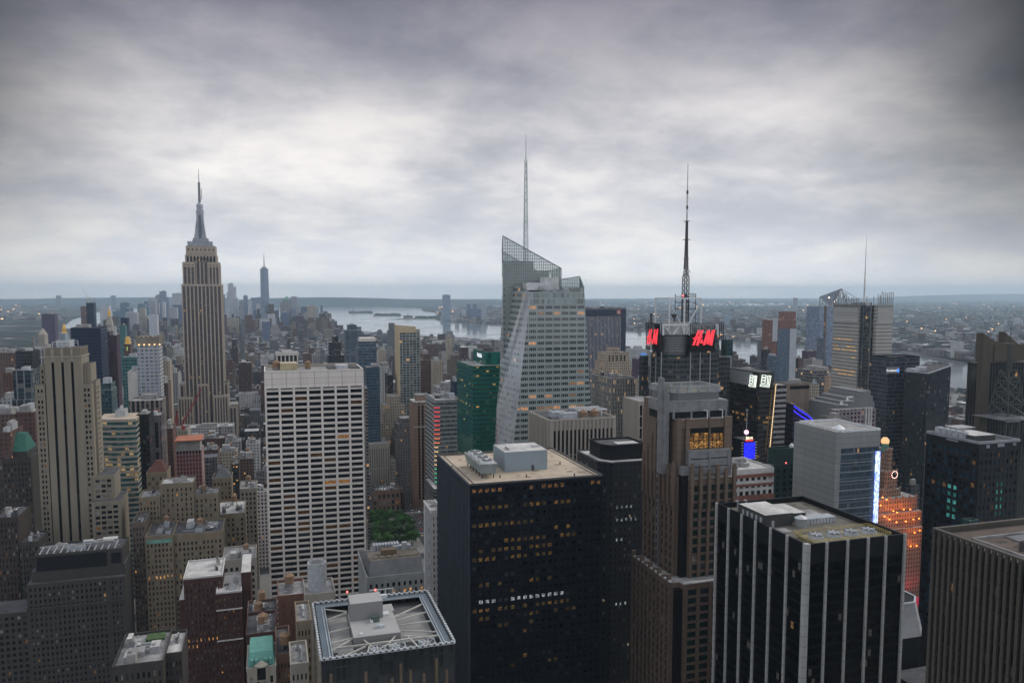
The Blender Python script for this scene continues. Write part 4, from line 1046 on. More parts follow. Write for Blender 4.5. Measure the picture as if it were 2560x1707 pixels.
# building wrapped in red netting, crane
x0, x1, y0, y1, z = boxpx(439, 504, 1128, 800, 28)
B = Bld('unfinished_building', 'building under construction wrapped in dull red netting', x0, x1, y0, y1, z)
B.w.box(x0, x1, y0 + .6, y1, 0, z, 0, 1)
RED = pm('red_netting', (.15, .024, .03), .9, var=.35, vs=.3)
B.grid('N', x0, x1, 0, z, 8, 26, .9, .8, .5, .4, lambda i, j, f: RED if j > 0 else DARK, None, .8, 0, 0, top=0)
B.w.box(x0 + 1.5, x1 - 1.5, y0 + 2, y1 - 2, z, z + 9, 2, 1); B.w.box(x0 - .8, x1 + .8, y0 - .8, y1 + .8, z + 9, z + 10, 3)
B.done([pm('pink_frame', (.30, .19, .18), .9), ROOFG, CONC, pm('orange_deck', (.38, .14, .08), .9)], 100)
o = thing('construction_crane', 'red lattice crane leaning before the foot of the limestone spire tower', 'crane', tuple(hit(448, 1076, Y=1000)))
p, q = hit(449, 1072, Y=1000), hit(503, 972, Y=1000); REDS = pm('red_steel', (.32, .03, .04), .6)
b = MB()
for s in (-1.1, 1.1):
    for u in (-1.1, 1.1): b.bar(p + Vector((s, u, 0)), q + Vector((s * .3, u * .3, 0)), .3)
for k in range(14):
    A, C = p.lerp(q, k / 14), p.lerp(q, (k + 1) / 14); b.bar(A + Vector((-1, -1, 0)), C + Vector((1, -1, 0)), .22); b.bar(A + Vector((1, -1, 0)), C + Vector((-1, -1, 0)), .22)
b.build('jib', REDS, o)
p2, q2 = hit(441, 1072, Y=1000), hit(444, 1030, Y=1000); b = MB()
b.bar(p2, q2, .6); b.bar(q2, p, .2); b.bar(hit(436, 1072, Y=1000), hit(440, 1036, Y=1000), .5); b.build('mast', REDS, o)
b = MB(); pN(b, 436, 1066, 462, 1078, 1000, -4, 3); b.build('cab', REDS, o)
T('city_block', 'square roofed hall carrying the red crane', 428, 470, 1078, 990, 30, M_beige, mech=2)

# low blocks before the foot of the spire tower
for lab, xl, xr, yt, Y, m_ in (('brown loft block with a cluttered roof before the white flat roofed hall', 470, 512, 1103, 1065, M_brown), ('dark loft block before the white flat roofed hall', 513, 562, 1099, 1045, M_dbrick), ('pale grey loft block right of the dark one before the hall', 563, 602, 1106, 1020, M_grey),
  ('brick loft block right of the red netted building', 506, 545, 1128, 960, M_brick), ('beige loft block with arched top floor right of the brick loft block', 548, 592, 1133, 930, M_beige), ('white narrow block near the left edge of the white grid slab', 615, 650, 1112, 980, M_pale), ('brown narrow block near the left edge of the white grid slab', 596, 634, 1150, 860, M_brown), ('dark shaft with many small lights left of the white grid slab', 578, 597, 1162, 800, F('facade_small_lights', (.03, .03, .032), (.02, .02, .022), 2.6, 3.3, .5, .4, .35, ls=1.0))):
    o, x0, x1, y0, y1, z = T('loft_block', lab, xl, xr, yt, Y, 26, m_, mech=3)
    clutter(o, x0 + 1, x1 - 1, y0 + 1, y1 - 1, z, int(xl), 3, 1)
for lab, xl, xr, yt, Y, yp, rc in (('grey brick block with a dull red pyramid roof', 366, 418, 1186, 640, 1152, pm('red_tile', (.085, .028, .02), .85, var=.2, vs=.5)), ('pale stone block with a steep grey gabled roof right of the red netted building', 531, 579, 1200, 665, 1172, pm('slate_roof', (.07, .075, .08), .8))):
    Bq = brick_bld('pyramid_roof_block', lab, xl, xr, yt, Y, 22, 5, 3.6, [STONE_B, ROOFD], int(xl), n=0, tanks=0, cl=False)
    b = MB(); zz = hit(xl, yp, Y=Y + 10).z; m_ = (Bq.x0 + Bq.x1) / 2
    b.prism([(Bq.x0 + .6, Y + .6), (Bq.x1 - .6, Y + .6), (Bq.x1 - .6, Y + 21), (Bq.x0 + .6, Y + 21)], Bq.z1 + .05, zz, 0, None, [(m_ - 2, Y + 9), (m_ + 2, Y + 9), (m_ + 2, Y + 13), (m_ - 2, Y + 13)]); b.build('roof', rc, Bq.o)
# ================================================================ limestone spire tower
YE = 1200
cxm = hit(498, 700, Y=YE).x
kk = lambda px, y=900: hit(px, y, Y=YE).x
o = thing('spire_skyscraper', 'tallest limestone skyscraper with stepped setbacks and a silver mast', 'skyscraper', (cxm, YE + 22, 0))
FOOT.append((kk(426), kk(592), YE - 14, YE + 60, 330))
LST = pm('spire_limestone', (.42, .355, .285), .85, var=.1, vs=.05, streak=True)
WST = fm('spire_window_strip', (.10, .085, .085), (.035, .035, .045), 1.75, 3.75, .72, .55, .006, row=.07, ls=.8, litcol=(1, .6, .25), seed=9, wr=.6)
def esb_block(xl, xr, yt, yb, Yf, L, npier, pw, name='setback_block', topband=3.0, W=True, zb=0.0):
    x0, x1, zt = kk(xl, yt), kk(xr, yt), hit(498, yt, Y=Yf).z
    s = MB(); s.box(x0 + .4, x1 - .4, Yf + .4, Yf + L - .4, zb, zt - .3, 1, 2)
    bw = (x1 - x0 - pw) / (npier - 1)
    for k in range(npier):
        q = x0 + k * bw; s.box(q, q + pw, Yf, Yf + .8, zb, zt, 0)
    s.box(x0 + .01, x1 - .01, Yf + .12, Yf + L, zt - topband, zt - .05, 0, 2)
    nW = max(3, int(L / bw) + 1)
    for k in range(nW):
        q = Yf + (L - pw) * k / (nW - 1)
        for X in ((x1 - .8, x1), (x0, x0 + .8)): s.box(X[0], X[1], q + (.02 if k == 0 else 0), q + pw, zb, zt - .02, 0)
    return s.build(name, [LST, WST, ROOFG], o), zt
esb_block(453, 554, 710, 1080, YE, 42, 11, 1.7, 'shaft', 3.0)
esb_block(455, 487, 655, 712, YE + 2, 38, 4, 1.7, 'shoulder', 4, zb=hit(498, 712, Y=YE).z); esb_block(520, 548, 655, 712, YE + 2, 38, 4, 1.7, 'shoulder', 4, zb=hit(498, 712, Y=YE).z)
esb_block(487.3, 519.7, 650, 712, YE + 5, 34, 4, 1.7, 'shoulder', 2, zb=hit(498, 712, Y=YE).z)
zT1 = hit(498, 615, Y=YE + 4).z
esb_block(463, 538, 615, 655, YE + 6, 32, 9, 2.4, 'crown_block', 12, zb=hit(498, 656, Y=YE).z)
esb_block(461, 541, 637, 655, YE + 5, 34, 9, 2.4, 'crown_block', 4, zb=hit(498, 656, Y=YE).z)
esb_block(447, 570, 958, 1080, YE + 6, 34, 14, 1.7); esb_block(445, 483, 992, 1080, YE - 5, 40, 6, 1.6); esb_block(534, 571, 990, 1080, YE - 5, 40, 6, 1.6)
esb_block(493, 522, 960, 1080, YE - 3, 20, 4, 1.7); esb_block(426, 592, 1018, 1080, YE + 4, 50, 20, 1.6)
b = MB()
for k in range(7): q = kk(468 + k * 10.6, 622); p = hit(498, 622, Y=YE + 5).z; b.box(q, q + 1.6, YE + 5.6, YE + 6, p - 2.4, p)
for k in range(9): q = kk(466 + k * 8.4, 640); p = hit(498, 640, Y=YE + 4).z; b.box(q, q + 2.2, YE + 4.7, YE + 5, p - 8, p)
w_ = b.build('window', MID, o); w_['kind'] = 'stuff'
b = MB(); b.box(kk(463, 633), kk(538, 633), YE + 5.5, YE + 6, hit(498, 634, Y=YE + 5).z, hit(498, 632.5, Y=YE + 5).z); b.box(kk(455, 660), kk(487, 660), YE + 1.5, YE + 2, hit(498, 668, Y=YE + 2).z, hit(498, 664, Y=YE + 2).z); b.box(kk(520, 660), kk(548, 660), YE + 1.5, YE + 2, hit(498, 668, Y=YE + 2).z, hit(498, 664, Y=YE + 2).z)
b.build('cornice', LST, o)
zz = zT1; b = MB(); SILV = pm('mast_metal', (.34, .355, .39), .45, .4, vs=.5)
mx = kk(499, 600); my = YE + 22
for k, (hwd, h) in enumerate(((16.5, 2.4), (11.4, 2.4), (12.0, .5), (10.6, 2.4), (11.2, .5), (9.8, 2.6), (10.3, .5))):
    b.box(mx - hwd, mx + hwd, my - hwd, my + hwd, zz, zz + h); zz += h
for sx in (-14, 14): b.box(mx + sx - 2.6, mx + sx + 2.6, my - 16.6, my - 11, zT1 + 2.3, zT1 + 6.5)
b.build('mast_base', SILV, o)
b = MB(); zt = hit(498, 535, Y=my).z
sq_ = lambda r_: [(mx - r_, my - r_), (mx + r_, my - r_), (mx + r_, my + r_), (mx - r_, my + r_)]
b.prism(sq_(7.4), zz, zz + 7, 0, None, sq_(5.6)); b.prism(sq_(5.6), zz + 7, zz + 16, 0, None, sq_(5.0)); b.prism(sq_(5.0), zz + 16, zt, 0, None, sq_(4.5))
for s in (-1, 1):
    b.bar((mx + s * 7.4, my - 7.8, zz), (mx + s * 4.6, my - 5.2, zz + 24), .8, 0, .5)
b.box(mx - 1.8, mx + 1.8, my - 9.4, my - 4, zz, zz + 4, 1); b.prism([(mx - 1.9, my - 9.2), (mx + 1.9, my - 9.2), (mx + 1.9, my - 5), (mx - 1.9, my - 5)], zz + 4, zt - 2, 1, None, [(mx - 1.5, my - 5.1), (mx + 1.5, my - 5.1), (mx + 1.5, my - 4), (mx - 1.5, my - 4)])
b.build('mast', [SILV, pm('mast_glass', (.10, .12, .14), .3)], o)
b = MB(); h = hit(498, 515, Y=my).z
b.cyl(mx, my, zt, zt + (h - zt) * .45, 5.2, 5.2, 16); b.cyl(mx, my, zt + (h - zt) * .45, h - 1.5, 4.3, 4.0, 16); b.cyl(mx, my, h - 1.5, h + 2.5, 4.9, 4.2, 16); b.cyl(mx, my, h + 2.5, h + 5, 3, 2, 12); b.build('mast_drum', SILV, o)
b = MB(); a1, a2 = hit(498, 458, Y=my).z, hit(498, 422, Y=my).z
b.lattice(mx, my, h + 5, a1, 1.4, 1.1, 12, .4, .22); b.cyl(mx, my, h + 5, a1, .9, .8, 8); b.cyl(mx, my, a1, a1 + 1, 1.8, 1.8, 8); b.cyl(mx, my, a1 + 1, a2, .65, .2, 6); b.bar((mx + 3, my, h + 10), (mx + 3, my, h + 24), .4); b.bar((mx + 3, my, h + 10), (mx, my, h + 10), .3); b.build('antenna', STEEL, o)
b = MB()
for k in range(7): 
    q = mx - 16 + k * 5.3; b.bar((q, my - 15.5, zT1), (q, my - 15.5, zT1 + 4 + (k % 3) * 1.6), .25)
b.build('antenna', STEEL, o)
b = MB()
for (q, yy) in ((436, 1016), (585, 1015), (563, 955)): 
    p = hit(q, yy, Y=YE + 6); b.box(p.x - 5, p.x + 5, YE + 6, YE + 16, p.z + .1, p.z + 1.2)
b.build('roof_garden', GREENW, o)
T('hall', 'long white flat roofed hall in front of the limestone spire tower', 466, 550, 1072, 1120, 30, M_pale, mech=2, roof=ROOFL); T('hall', 'grey hall with a white water tank beside the white flat roofed hall', 551, 584, 1068, 1115, 30, M_grey, mech=1, roof=ROOFL)
# ================================================================ white grid slab
x0, x1, _, _, z = boxpx(660, 908, 931, 590, 40)
zr = z
B = Bld('grid_slab', 'broad white stone slab with a grid of long black windows in the centre left', x0, x1, 590, 630, z, 'office tower')
B.w.box(x0 + .05, x1 - .05, 590.3, 630, 0, z, 0, 1)
rg_ = random.Random(51); PITCHG = glassm('glass_pitch', (.006, .008, .011), .05, .25); BRN = glassm('glass_lit_brown', (.03, .02, .01), .1, .3, (1, .38, .07), .05)
cg = lambda i, j, f: (glassm('glass_lit_hall', (.05, .03, .02), .1, .3, (1, .45, .1), .4) if (j, i) in ((8, 5), (16, 5), (16, 4)) else BRN if rg_.random() < (.28 if j in (2, 11, 12, 17, 24, 33) else .05) else MID if rg_.random() < .06 else PITCHG)
B.grid('N', x0, x1, 0, z - 13, 7, 43, 1.5, 1.6, .75, .45, cg, None, 1.3, 0, 0, top=1.0)
bw = (x1 - x0 - 2.6 + 1.5) / 7
for i in range(7):
    l = x0 + 1.3 + i * bw; B.w.box(l, l + bw - 1.5, 589.5, 590.3, z - 11.6, z, 0)
    for q in (.38, .42): B.w.box(l + (bw) * q, l + bw * q + .12, 589.46, 589.52, z - 11.6, z - .1, 2)
    B.w.box(l, l + bw - 1.5, 589.9, 590.3, z - 12.6, z - 11.6, 2)
for i in range(8):
    l = x0 + (0 if i == 0 else 1.3 + i * bw - 1.5) - .01; B.w.box(l, l + (1.31 if i == 0 else 1.5), 589.3, 590.2, z - 13, z + .02, 0)
B.done([TRAV, ROOFG, pm('joint_shadow_gap', (.10, .10, .10), .9)], 100)
parapet(B.o, x0, x1, 589.5, 630, z + .03, .9, .9, TRAV)
b = MB(); q = lambda px: hit(px, 925, Y=612).x
b.box(q(700), q(742), 602, 618, z, z + 5.0, 0, 1); b.build('bulkhead', [pm('ochre_wall', (.40, .34, .20), .9), ROOFB], B.o)
tank(B.o, q(691), 612, z, 3.1, 4, 1, WOODT); tank(B.o, q(769), 606, z, 2.2, 4.6, .6, WOODT)
b = MB(); b.box(q(838), q(868), 604, 616, z, z + 2.6, 0, 1); b.box(q(818), q(836), 600, 622, z, z + .9, 2); b.box(q(872), q(896), 600, 622, z, z + .8, 2); b.build('roof_unit', [METALP, ROOFL, ROOFD], B.o)
b = MB(); b.box(x0 + 2, x1 - 2, 625, 627, z, z + 2.2); b.build('screen_wall', PRECAST, B.o); patches(B.o, x0 + 2, x1 - 2, 592, 624, z, 201, 24, (.10, .095, .09))
T('dark_slab', 'narrow dark slab edge hugging the right side of the white grid slab', 909, 919, 975, 660, 20, fm('facade_balcony', (.20, .19, .18), (.04, .04, .045), 5, 3, .9, .55, .02), mech=1)

# ================================================================ left-centre distance
def strip_small():
    x0, x1, y0, y1, z = boxpx(691, 745, 889, 1180, 34)
    o = thing('striped_tower', 'small black tower with white upright ribs and white cap behind the white grid slab', 'tower', ((x0 + x1) / 2, 1190, 0)); FOOT.append((x0, x1, y0, y1, z))
    b = MB(); b.box(x0, x1, y0, y1, 0, z); b.build('wall', M_black, o)
    b = MB()
    for k in range(6):
        q = x0 + (x1 - x0 - 1.6) * k / 5; b.box(q, q + 1.6, y0 - .8, y0, 0, z)
    b.build('rib', TRAV, o)
    b = MB(); b.box(x0 - 1, x1 + 1, y0 - 1, y1 + 1, z, z + 4, 0, 1); b.box(x0 + 8, x1 - 8, y0 + 8, y1 - 8, z + 4, z + 7, 0, 1); b.build('roof', [TRAV, ROOFG], o)
strip_small()
T('brown_tower', 'rust topped brown tower in the middle distance above the white grid slab', 771, 787, 872, 1650, 26, M_brown, mech=1, setb=[(758, 788, 884)])
T('pale_block', 'pale grey banded mid-rise right of the rust topped brown tower', 779, 802, 889, 1300, 24, M_grey, mech=2)
T('dark_tower', 'dark stepped tower with a pale window bay above the white grid slab', 829, 846, 843, 1450, 22, M_dark, mech=1, setb=[(823, 852, 856), (820, 862, 888)])
T('blue_tower', 'slim blue grey tower with reddish top floor above the white grid slab', 867, 892, 815, 1250, 26, F('facade_slate_band', (.13, .17, .21), (.03, .05, .07), 40, 3.4, .97, .5, .01), mech=1, setb=[(864, 893, 826)])
T('glass_tower', 'broad blue grey glass hotel with a white cap box', 897, 940, 856, 1050, 30, M_blue, mech=0, sil=False, setb=[(895, 941, 870)])
b = MB(); pN(b, 900, 845, 939, 857, 1056, -20, 0); o = b.build('cap_box', TRAV, bpy.data.objects['glass_tower'])
T('glass_tower', 'dark blue lower glass tower in front of the blue grey glass hotel', 909, 949, 921, 930, 30, F('facade_deep_blue', (.05, .085, .12), (.03, .055, .08), 2.4, 3.6, .8, .6, .005, blind=.03), mech=1)
# balcony tower with cream slanted head
x0, x1, y0, y1, z = boxpx(997, 1050, 832, 1000, 34)
o = thing('balcony_tower', 'tall apartment tower with striped balconies and cream slanted top', 'tower', ((x0 + x1) / 2, y0 + 15, 0)); FOOT.append((x0, x1, y0, y1, z))
b = MB(); b.box(x0, x1, y0, y1, 0, z, 0, 1)
b.build('wall', [F('facade_balcony_green', (.36, .38, .36), (.05, .075, .07), 4.4, 3.3, .84, .74, .02, blind=.25, seed=3), ROOFG], o)
r = random.Random(5); b = MB()
for j in range(int(z / 3.3)):
    for k in range(6):
        if r.random() < .6: q = x0 + 1 + (x1 - x0) * k / 6; b.box(q, q + 3.4, y0 - 1.2, y0, z - 3.3 * j - 3.4, z - 3.3 * j - 2.4)
b.build('balcony', pm('balcony_grey', (.28, .30, .29), .7), o)
CRM = pm('cream_panel', (.52, .42, .27), .8, var=.08)
z2, z3 = hit(998, 813, Y=1000).z, hit(1050, 823, Y=1000).z; xm = x0 + (x1 - x0) * .8
b = MB(); b.prism([(x0 - .2, y0 - .5), (xm, y0 - .5), (xm, y0 + 3), (x0 - .2, y0 + 3)], z, [z2, (z2 + z3) / 2 + 1, (z2 + z3) / 2 + 1, z2]); b.box(x0 - .3, x0 + 1.2, y0 - .6, y1, 0, z2 - .1); b.build('slanted_head', CRM, o)
b = MB(); b.box(x0 + 7, x1, y0 + .5, y1 - 1, z, z3, 0, 1); b.build('penthouse', [PRECAST, ROOFL], o)
for k, (nm, lab, xl, xr, yt, Y, L, m_, sb) in enumerate([
  ('beige_tower', 'pale yellow stone slab right of the balcony tower in the distance', 1115, 1132, 846, 1900, 26, M_beige, None),
  ('brown_block', 'brown brick twin blocks right of the balcony tower', 1050, 1076, 888, 1150, 26, M_brown, [(1048, 1078, 900)]),
  ('brown_block', 'beige brown loft block stepping behind the brown brick twin blocks', 1077, 1108, 905, 1100, 30, M_beige, None),
  ('brick_block', 'red brick loft block left of the balcony tower', 985, 998, 905, 1350, 30, M_brick, None),
  ('white_block', 'white low loft block with arched windows behind the ribbon tower', 946, 973, 917, 1180, 26, M_pale, None),
  ('tan_tower', 'tan brick apartment tower left of the balcony tower', 944, 965, 876, 1700, 26, M_beige, None),
  ('grey_block', 'grey block with green roof box near the green glass tower', 1082, 1140, 972, 960, 34, M_grey, None),
  ('navy_block', 'dark navy block against the green glass tower', 1126, 1146, 957, 900, 20, M_navy, None),
  ('dark_block', 'dark loft block with a red roof sign', 962, 983, 940, 1020, 24, M_dark, None),
  ('white_roof_hall', 'low white roofed hall right of the dark blue lower glass tower', 925, 962, 1006, 1300, 30, M_pale, None),
  ('dark_teal_tower', 'small navy tower with teal screen wall by the white grid slab', 926, 950, 1045, 960, 20, M_navy, None)]):
    o, x0, x1, y0, y1, z = T(nm, lab, xl, xr, yt, Y, L, m_, mech=3, setb=sb)
    if nm == 'dark_teal_tower':
        b = MB(); pN(b, 929, 1057, 949, 1083, 960, .1, .5); b.build('screen_wall', pm('teal_panel', (.03, .30, .24), .4), o)
    if nm == 'white_roof_hall':
        b = MB(); b.box(x0 + 2, x1 - 2, y0 + 2, y1 - 2, z, z + 4); b.build('roof', WSTEEL, o)
# white ribbon tower
o, x0, x1, y0, y1, z = T('ribbon_tower', 'white and pale green ribbon window tower with blank grey top', 985, 1026, 972, 1060, 36, M_ribw, mech=1, xs=977)
b = MB(); pN(b, 985, 956, 1026, 974, 1061, -30, 0); b.build('penthouse', METALP, o)
o = T('ribbon_tower', 'lower wing of pale green ribbon windows', 1026, 1045, 994, 1065, 30, M_ribw, mech=1)
# stepped stone offices
def stepped(name, label, tiers, Y, mat, xs, W=False):
    o = None
    for k, (xl, xr, yt) in enumerate(tiers):
        x0, x1, y0, y1, z = boxpx(xl, xr, yt, Y - 2.2 * k, 26 + 3 * k)
        if o is None: o = thing(name, label, 'building', ((x0 + x1) / 2, Y + 10, 0))
        FOOT.append((x0, x1, y0, y1, z))
        b = MB(); b.box(x0, x1, y0, y1, 0, z, 0, 1); b.build('setback_block', [mat, ROOFG], o)
        parapet(o, x0, x1, y0, y1, z + .003, .9, .4, mat, out=.1)
    return o
M_step = F('facade_step_stone', (.36, .31, .24), (.05, .045, .04), 2.9, 3.5, .36, .5, .03, row=.2, seed=2)
M_gstep = F('facade_step_grey', (.17, .16, .155), (.05, .05, .055), 2.9, 3.5, .42, .52, .05, blind=.25, seed=6)
stepped('stepped_building', 'tall beige stone office stepping back to a small crown right of the white grid slab', [(972, 1002, 992), (960, 1013, 1015), (956, 1016, 1035), (952, 1020, 1060), (949, 1024, 1095)], 985, M_step, 0)
stepped('stepped_building', 'grey stone office with stepped corner in front of the tall beige stepped one', [(1002, 1034, 1048), (994, 1036, 1062), (991, 1038, 1082), (988, 1040, 1100)], 930, M_gstep, 0)
T('brick_shaft', 'red brown brick shaft between the two stepped stone offices', 984, 1000, 1048, 990, 14, M_brick, mech=1)
B = brick_bld('stone_office', 'pale beige office with upright window bays above the park trees', 921, 974, 1112, 915, 30, 9, 30, [STONE_L, ROOFG], 71, wf=.3, top=5, n=4, tanks=0, ch_=lambda i, j, f: MID, sill=.04)
brick_bld('stone_office', 'narrow pale wing on the right of the beige office above the park', 974.2, 990, 1150, 917, 26, 3, 3.8, [STONE_L, ROOFG], 72, n=1, tanks=0)
B = brick_bld('brick_mansion', 'ornate brown brick building with large windows facing the park trees', 930, 1001, 1230, 872, 34, 6, 6.2, [pm('mansion_brick', (.22, .14, .10), .9), ROOFD], 73, wf=.5, top=3.5, n=9, tanks=1, ch_=chooser(.02, .05, .25, .4, 73))
b = MB()
for k in range(3): pN(b, 947 + k * 12.5, 1219, 957 + k * 12.5, 1226, 878, 0, .5)
b.build('skylight', LITW, B.o)
brick_bld('corner_building', 'low corner house with arched gable beyond the park', 1000, 1020, 1215, 960, 26, 6, 4, [pm('mansion_brick2', (.20, .13, .11), .9), ROOFG], 74, n=4, tanks=0)
T('dim_wedge', 'dim narrow block between the white grid slab and the park', 908, 929, 1190, 870, 24, M_gstep, mech=1)

# slim brown pier tower and the glass tower with coloured light strips
x0, x1, y0, y1, z = boxpx(1040, 1063, 1006, 905, 26)
B = Bld('pier_tower', 'slim brown stone pier tower left of the glass tower with coloured light strips', x0, x1, y0, y1, z, 'tower')
B.w.box(x0 - 2.5, x1, y0 + .4, y1, 0, z - 2, 0, 1)
for q, w_ in ((0, .20), (.40, .20), (.82, .18)): B.w.box(x0 + (x1 - x0) * q, x0 + (x1 - x0) * (q + w_), y0 - .6, y0 + .4, 0, z, 0)
for a_, c_ in ((.20, .40), (.60, .82)):
    for j in range(int(z / 3.8) - 3): B.pane('N', y0 + .3, x0 + (x1 - x0) * a_, x0 + (x1 - x0) * c_, z - 4 - 3.8 * j - 3.4, z - 4 - 3.8 * j, DARK)
B.w.box(x0 - 3, x1 + .2, y0 - .8, y1, z, z + 1, 2); B.w.box(x0 - 3, x1 + .2, y0 - .9, y0 - .62, z - 29, z - 28, 2)
cx = x0 + (x1 - x0) * .62; B.w.cyl(cx, y0 + 9, z + 1, z + 8, 6.5, 7, 8, 0, 1); B.w.cyl(cx, y0 + 9, z + 8, z + 8.8, 7.2, 7.2, 8, 2, 1)
B.w.box(x0 - 4, x0, y0 + 4, y1, 0, z - 3, 0)
B.done([pm('brown_pier_stone', (.27, .18, .13), .85, var=.1, vs=.1, streak=True), ROOFG, TRIM], 84)
YL = 830.0; X0 = hit(1092, 1000, Y=YL).x
a = hit(1107, 1000, Y=YL); cR = hit(1146, 1000, Y=YL); er = hit(1063, 988, X=X0 - 2.5)
z = a.z; xl = X0 - 2.5
o = thing('light_strip_tower', 'grey glass tower whose rounded corner carries glowing strips from red to blue', 'tower', (X0 + 10, YL + 20, 0)); FOOT.append((xl, cR.x, YL, er.y, z))
crn = [(xl + 3.5 - 3.5 * math.cos(t), YL + 3.5 - 3.5 * math.sin(t)) for t in [math.pi / 2 * k / 5 for k in range(6)]]
out_ = crn + [(cR.x, YL), (cR.x, er.y), (xl, er.y)]
b = MB(); b.prism(out_, 0, z, 0, 1); b.build('wall', [fm('facade_led_glass', (.15, .165, .165), (.06, .075, .075), 2.4, 4.75, .84, .74, .03, gr=.1, blind=.2, seed=8, ls=.5), ROOFG], o)
b = MB(); 
for j in range(28):
    zz = z - 2 - j * 4.75
    for (ax, ay), (bx, by) in zip(crn, crn[1:]): b.bar((ax - .15, ay - .15, zz), (bx - .15, by - .15, zz), .18)
    b.box(xl - .3, xl, YL + 3.5, er.y, zz - .18, zz + .18); b.box(xl + 3.5, cR.x, YL - .3, YL, zz - .18, zz + .18)
b.build('fin', WSTEEL, o)
b = MB(); b.box(xl - .1, xl + 1, er.y - 1, er.y, z, z + 2.5); b.box(xl - .1, xl + .4, YL + 4, er.y, z, z + 2.2); b.box(cR.x - .4, cR.x, YL + 1, er.y, z, z + 2.2); b.build('parapet', METALP, o)
LEDC = [(1, .06, .09)] * 5 + [(1, .12, .07)] * 2 + [(1, .25, .10)] * 2 + [(1, .62, .28)] * 5 + [(.1, .85, .40)] * 4 + [(.04, .15, 1)] * 4
for j, c in enumerate(LEDC):
    zz = z - 8 - j * 4.75; b = MB(); w_ = .5 if j < 14 else .3
    cc_ = crn[1:] + [(xl + 3.5 + (2.6 if j < 9 else .6), YL)] if j < 18 else crn[2:5]
    for (ax, ay), (bx, by) in zip(cc_, cc_[1:]): b.bar((ax - .5, ay - .6, zz), (bx - .5, by - .6, zz), w_ * .62)
    b.build('light_strip', em('strip_%d_%d_%d' % tuple(int(q * 99) for q in c), c, 1.25), o)
clutter(o, xl + 4, cR.x - 2, YL + 6, er.y - 3, z, 77, 8, 0)
b = MB(); b.cyl(cR.x - 5, YL + 10, z, z + 6, 3, 3, 14); b.build('vent_stack', METALP, o)

# ================================================================ green glass tower with a white lettered head
GG = fm('facade_green', (.004, .125, .095), (.006, .05, .042), 3.1, 4.0, .86, .36, .03, row=.42, litcol=(1, .62, .14), ls=.55, gr=.08, wr=.14, gs=.6, seed=12, blind=.04, var=.25)
GGp = fm('facade_green_plain', (.004, .13, .10), (.004, .11, .085), 3.1, 4.0, .93, .9, 0, gr=.1, wr=.25, gs=.6, blind=0)
a = hit(1182, 917, Y=690); e = hit(1142, 901, X=a.x); rx = hit(1262, 917, Y=690).x
o = thing('green_tower', 'deep green glass tower with a stepped head and small white lettering', 'tower', ((a.x + rx) / 2, 715, 0)); FOOT.append((a.x, rx, 690, e.y, a.z))
b = MB(); b.box(a.x, rx, 690, e.y, 0, a.z, 0, 1); b.build('wall', [GG, ROOFG], o)
parapet(o, a.x, rx, 690, e.y, a.z + .003, .8, .5, GGp)
a2 = hit(1214, 880, Y=705); e2 = hit(1183, 871, X=a2.x); rx2 = hit(1262, 880, Y=705).x
b = MB(); b.box(a2.x, rx2, 705, e2.y, a.z + .004, a2.z, 0, 1); b.build('upper_block', [GGp, ROOFD], o)
p = hit(1199, 888, X=a2.x); text('MetLife', o, (a2.x - .25, p.y, p.z), 5.6, em('white_letter', (.85, .92, 1), 1.0), 'E')
b = MB(); q = hit(1225, 876, Y=712); b.cyl(q.x, 718, a2.z, a2.z + 3, 6, 5, 12); b.cyl(q.x, 718, a2.z + 3, a2.z + 6, 5, 1, 12); b.build('cooling_drum', ROOFD, o)
b = MB(); q = hit(1196, 908, Y=695); b.box(q.x - 3, q.x + 4, 696, 699, a.z, a.z + .6); b.bar((q.x, 697, a.z), (q.x + 3, 697, a.z + 5), .2); b.bar((q.x, 697, a.z), (q.x - 3, 697, a.z + 5), .2); b.build('davit', WSTEEL, o)

# ================================================================ crystalline glass tower with slanted glass crown and lattice spire
CRG = fm('facade_crystal', (.285, .335, .325), (.022, .030, .030), 6.4, 4.42, .84, .50, .06, row=.36, litcol=(1, .48, .2), ls=.6, gr=.06, wr=.16, gs=.8, blind=.05, seed=20, sub=4, var=.06)
CRP = fm('facade_crystal_plain', (.285, .335, .325), (.22, .265, .255), 2.2, 4.42, .9, .8, .0, gr=.12, wr=.3, gs=.6, blind=0, var=.06)
CRF = fm('facade_crystal_facet', (.40, .43, .44), (.30, .31, .33), 5.4, 4.42, .75, .45, .02, gr=.06, wr=.12, gs=.9, blind=.1, seed=22, sub=3, ls=.4)
A1, A2a, A2b = hit(1293, 712.5, Y=592), hit(1315, 726, Y=563), hit(1327, 729, Y=560)
C2 = hit(1241.5, 1020, Y=600)
A3 = hit(1460, 719, Y=560); zB = 60.0
C1 = hit(1258.5, 935, Y=600)
ext = lambda P, Q, zz: P + (Q - P) * ((zz - P.z) / (Q.z - P.z))
B2b = ext(A2b, hit(1294, 1020, Y=560), zB); B2a = Vector((C2.x - 1.5, 600, zB)); B3 = ext(A3, hit(1476.5, 1010, Y=560), zB)
A4 = Vector((A3.x, 612, A3.z)); B4 = Vector((B3.x, 612, zB)); A5 = Vector((A1.x, 612, A1.z)); B5 = Vector((B2a.x, 612, zB))
o = thing('crystal_tower', 'pale green glass tower of slanted crystal facets with a tall lattice spire', 'skyscraper', (205, 600, 0)); FOOT.append((165, 245, 555, 660, 250))
b = MB()
b.quad(B2b, B3, A3, A2b, 0); b.quad(C2, B2b, A2b, A2a, 1); b.poly([C2, B2a, B2b], 1); b.poly([C2, A2a, A1], 0)
b.poly([B2a, C2, A1, A5, B5], 0); b.quad(B3, B4, A4, A3, 0); b.quad(B4, B5, A5, A4, 0)
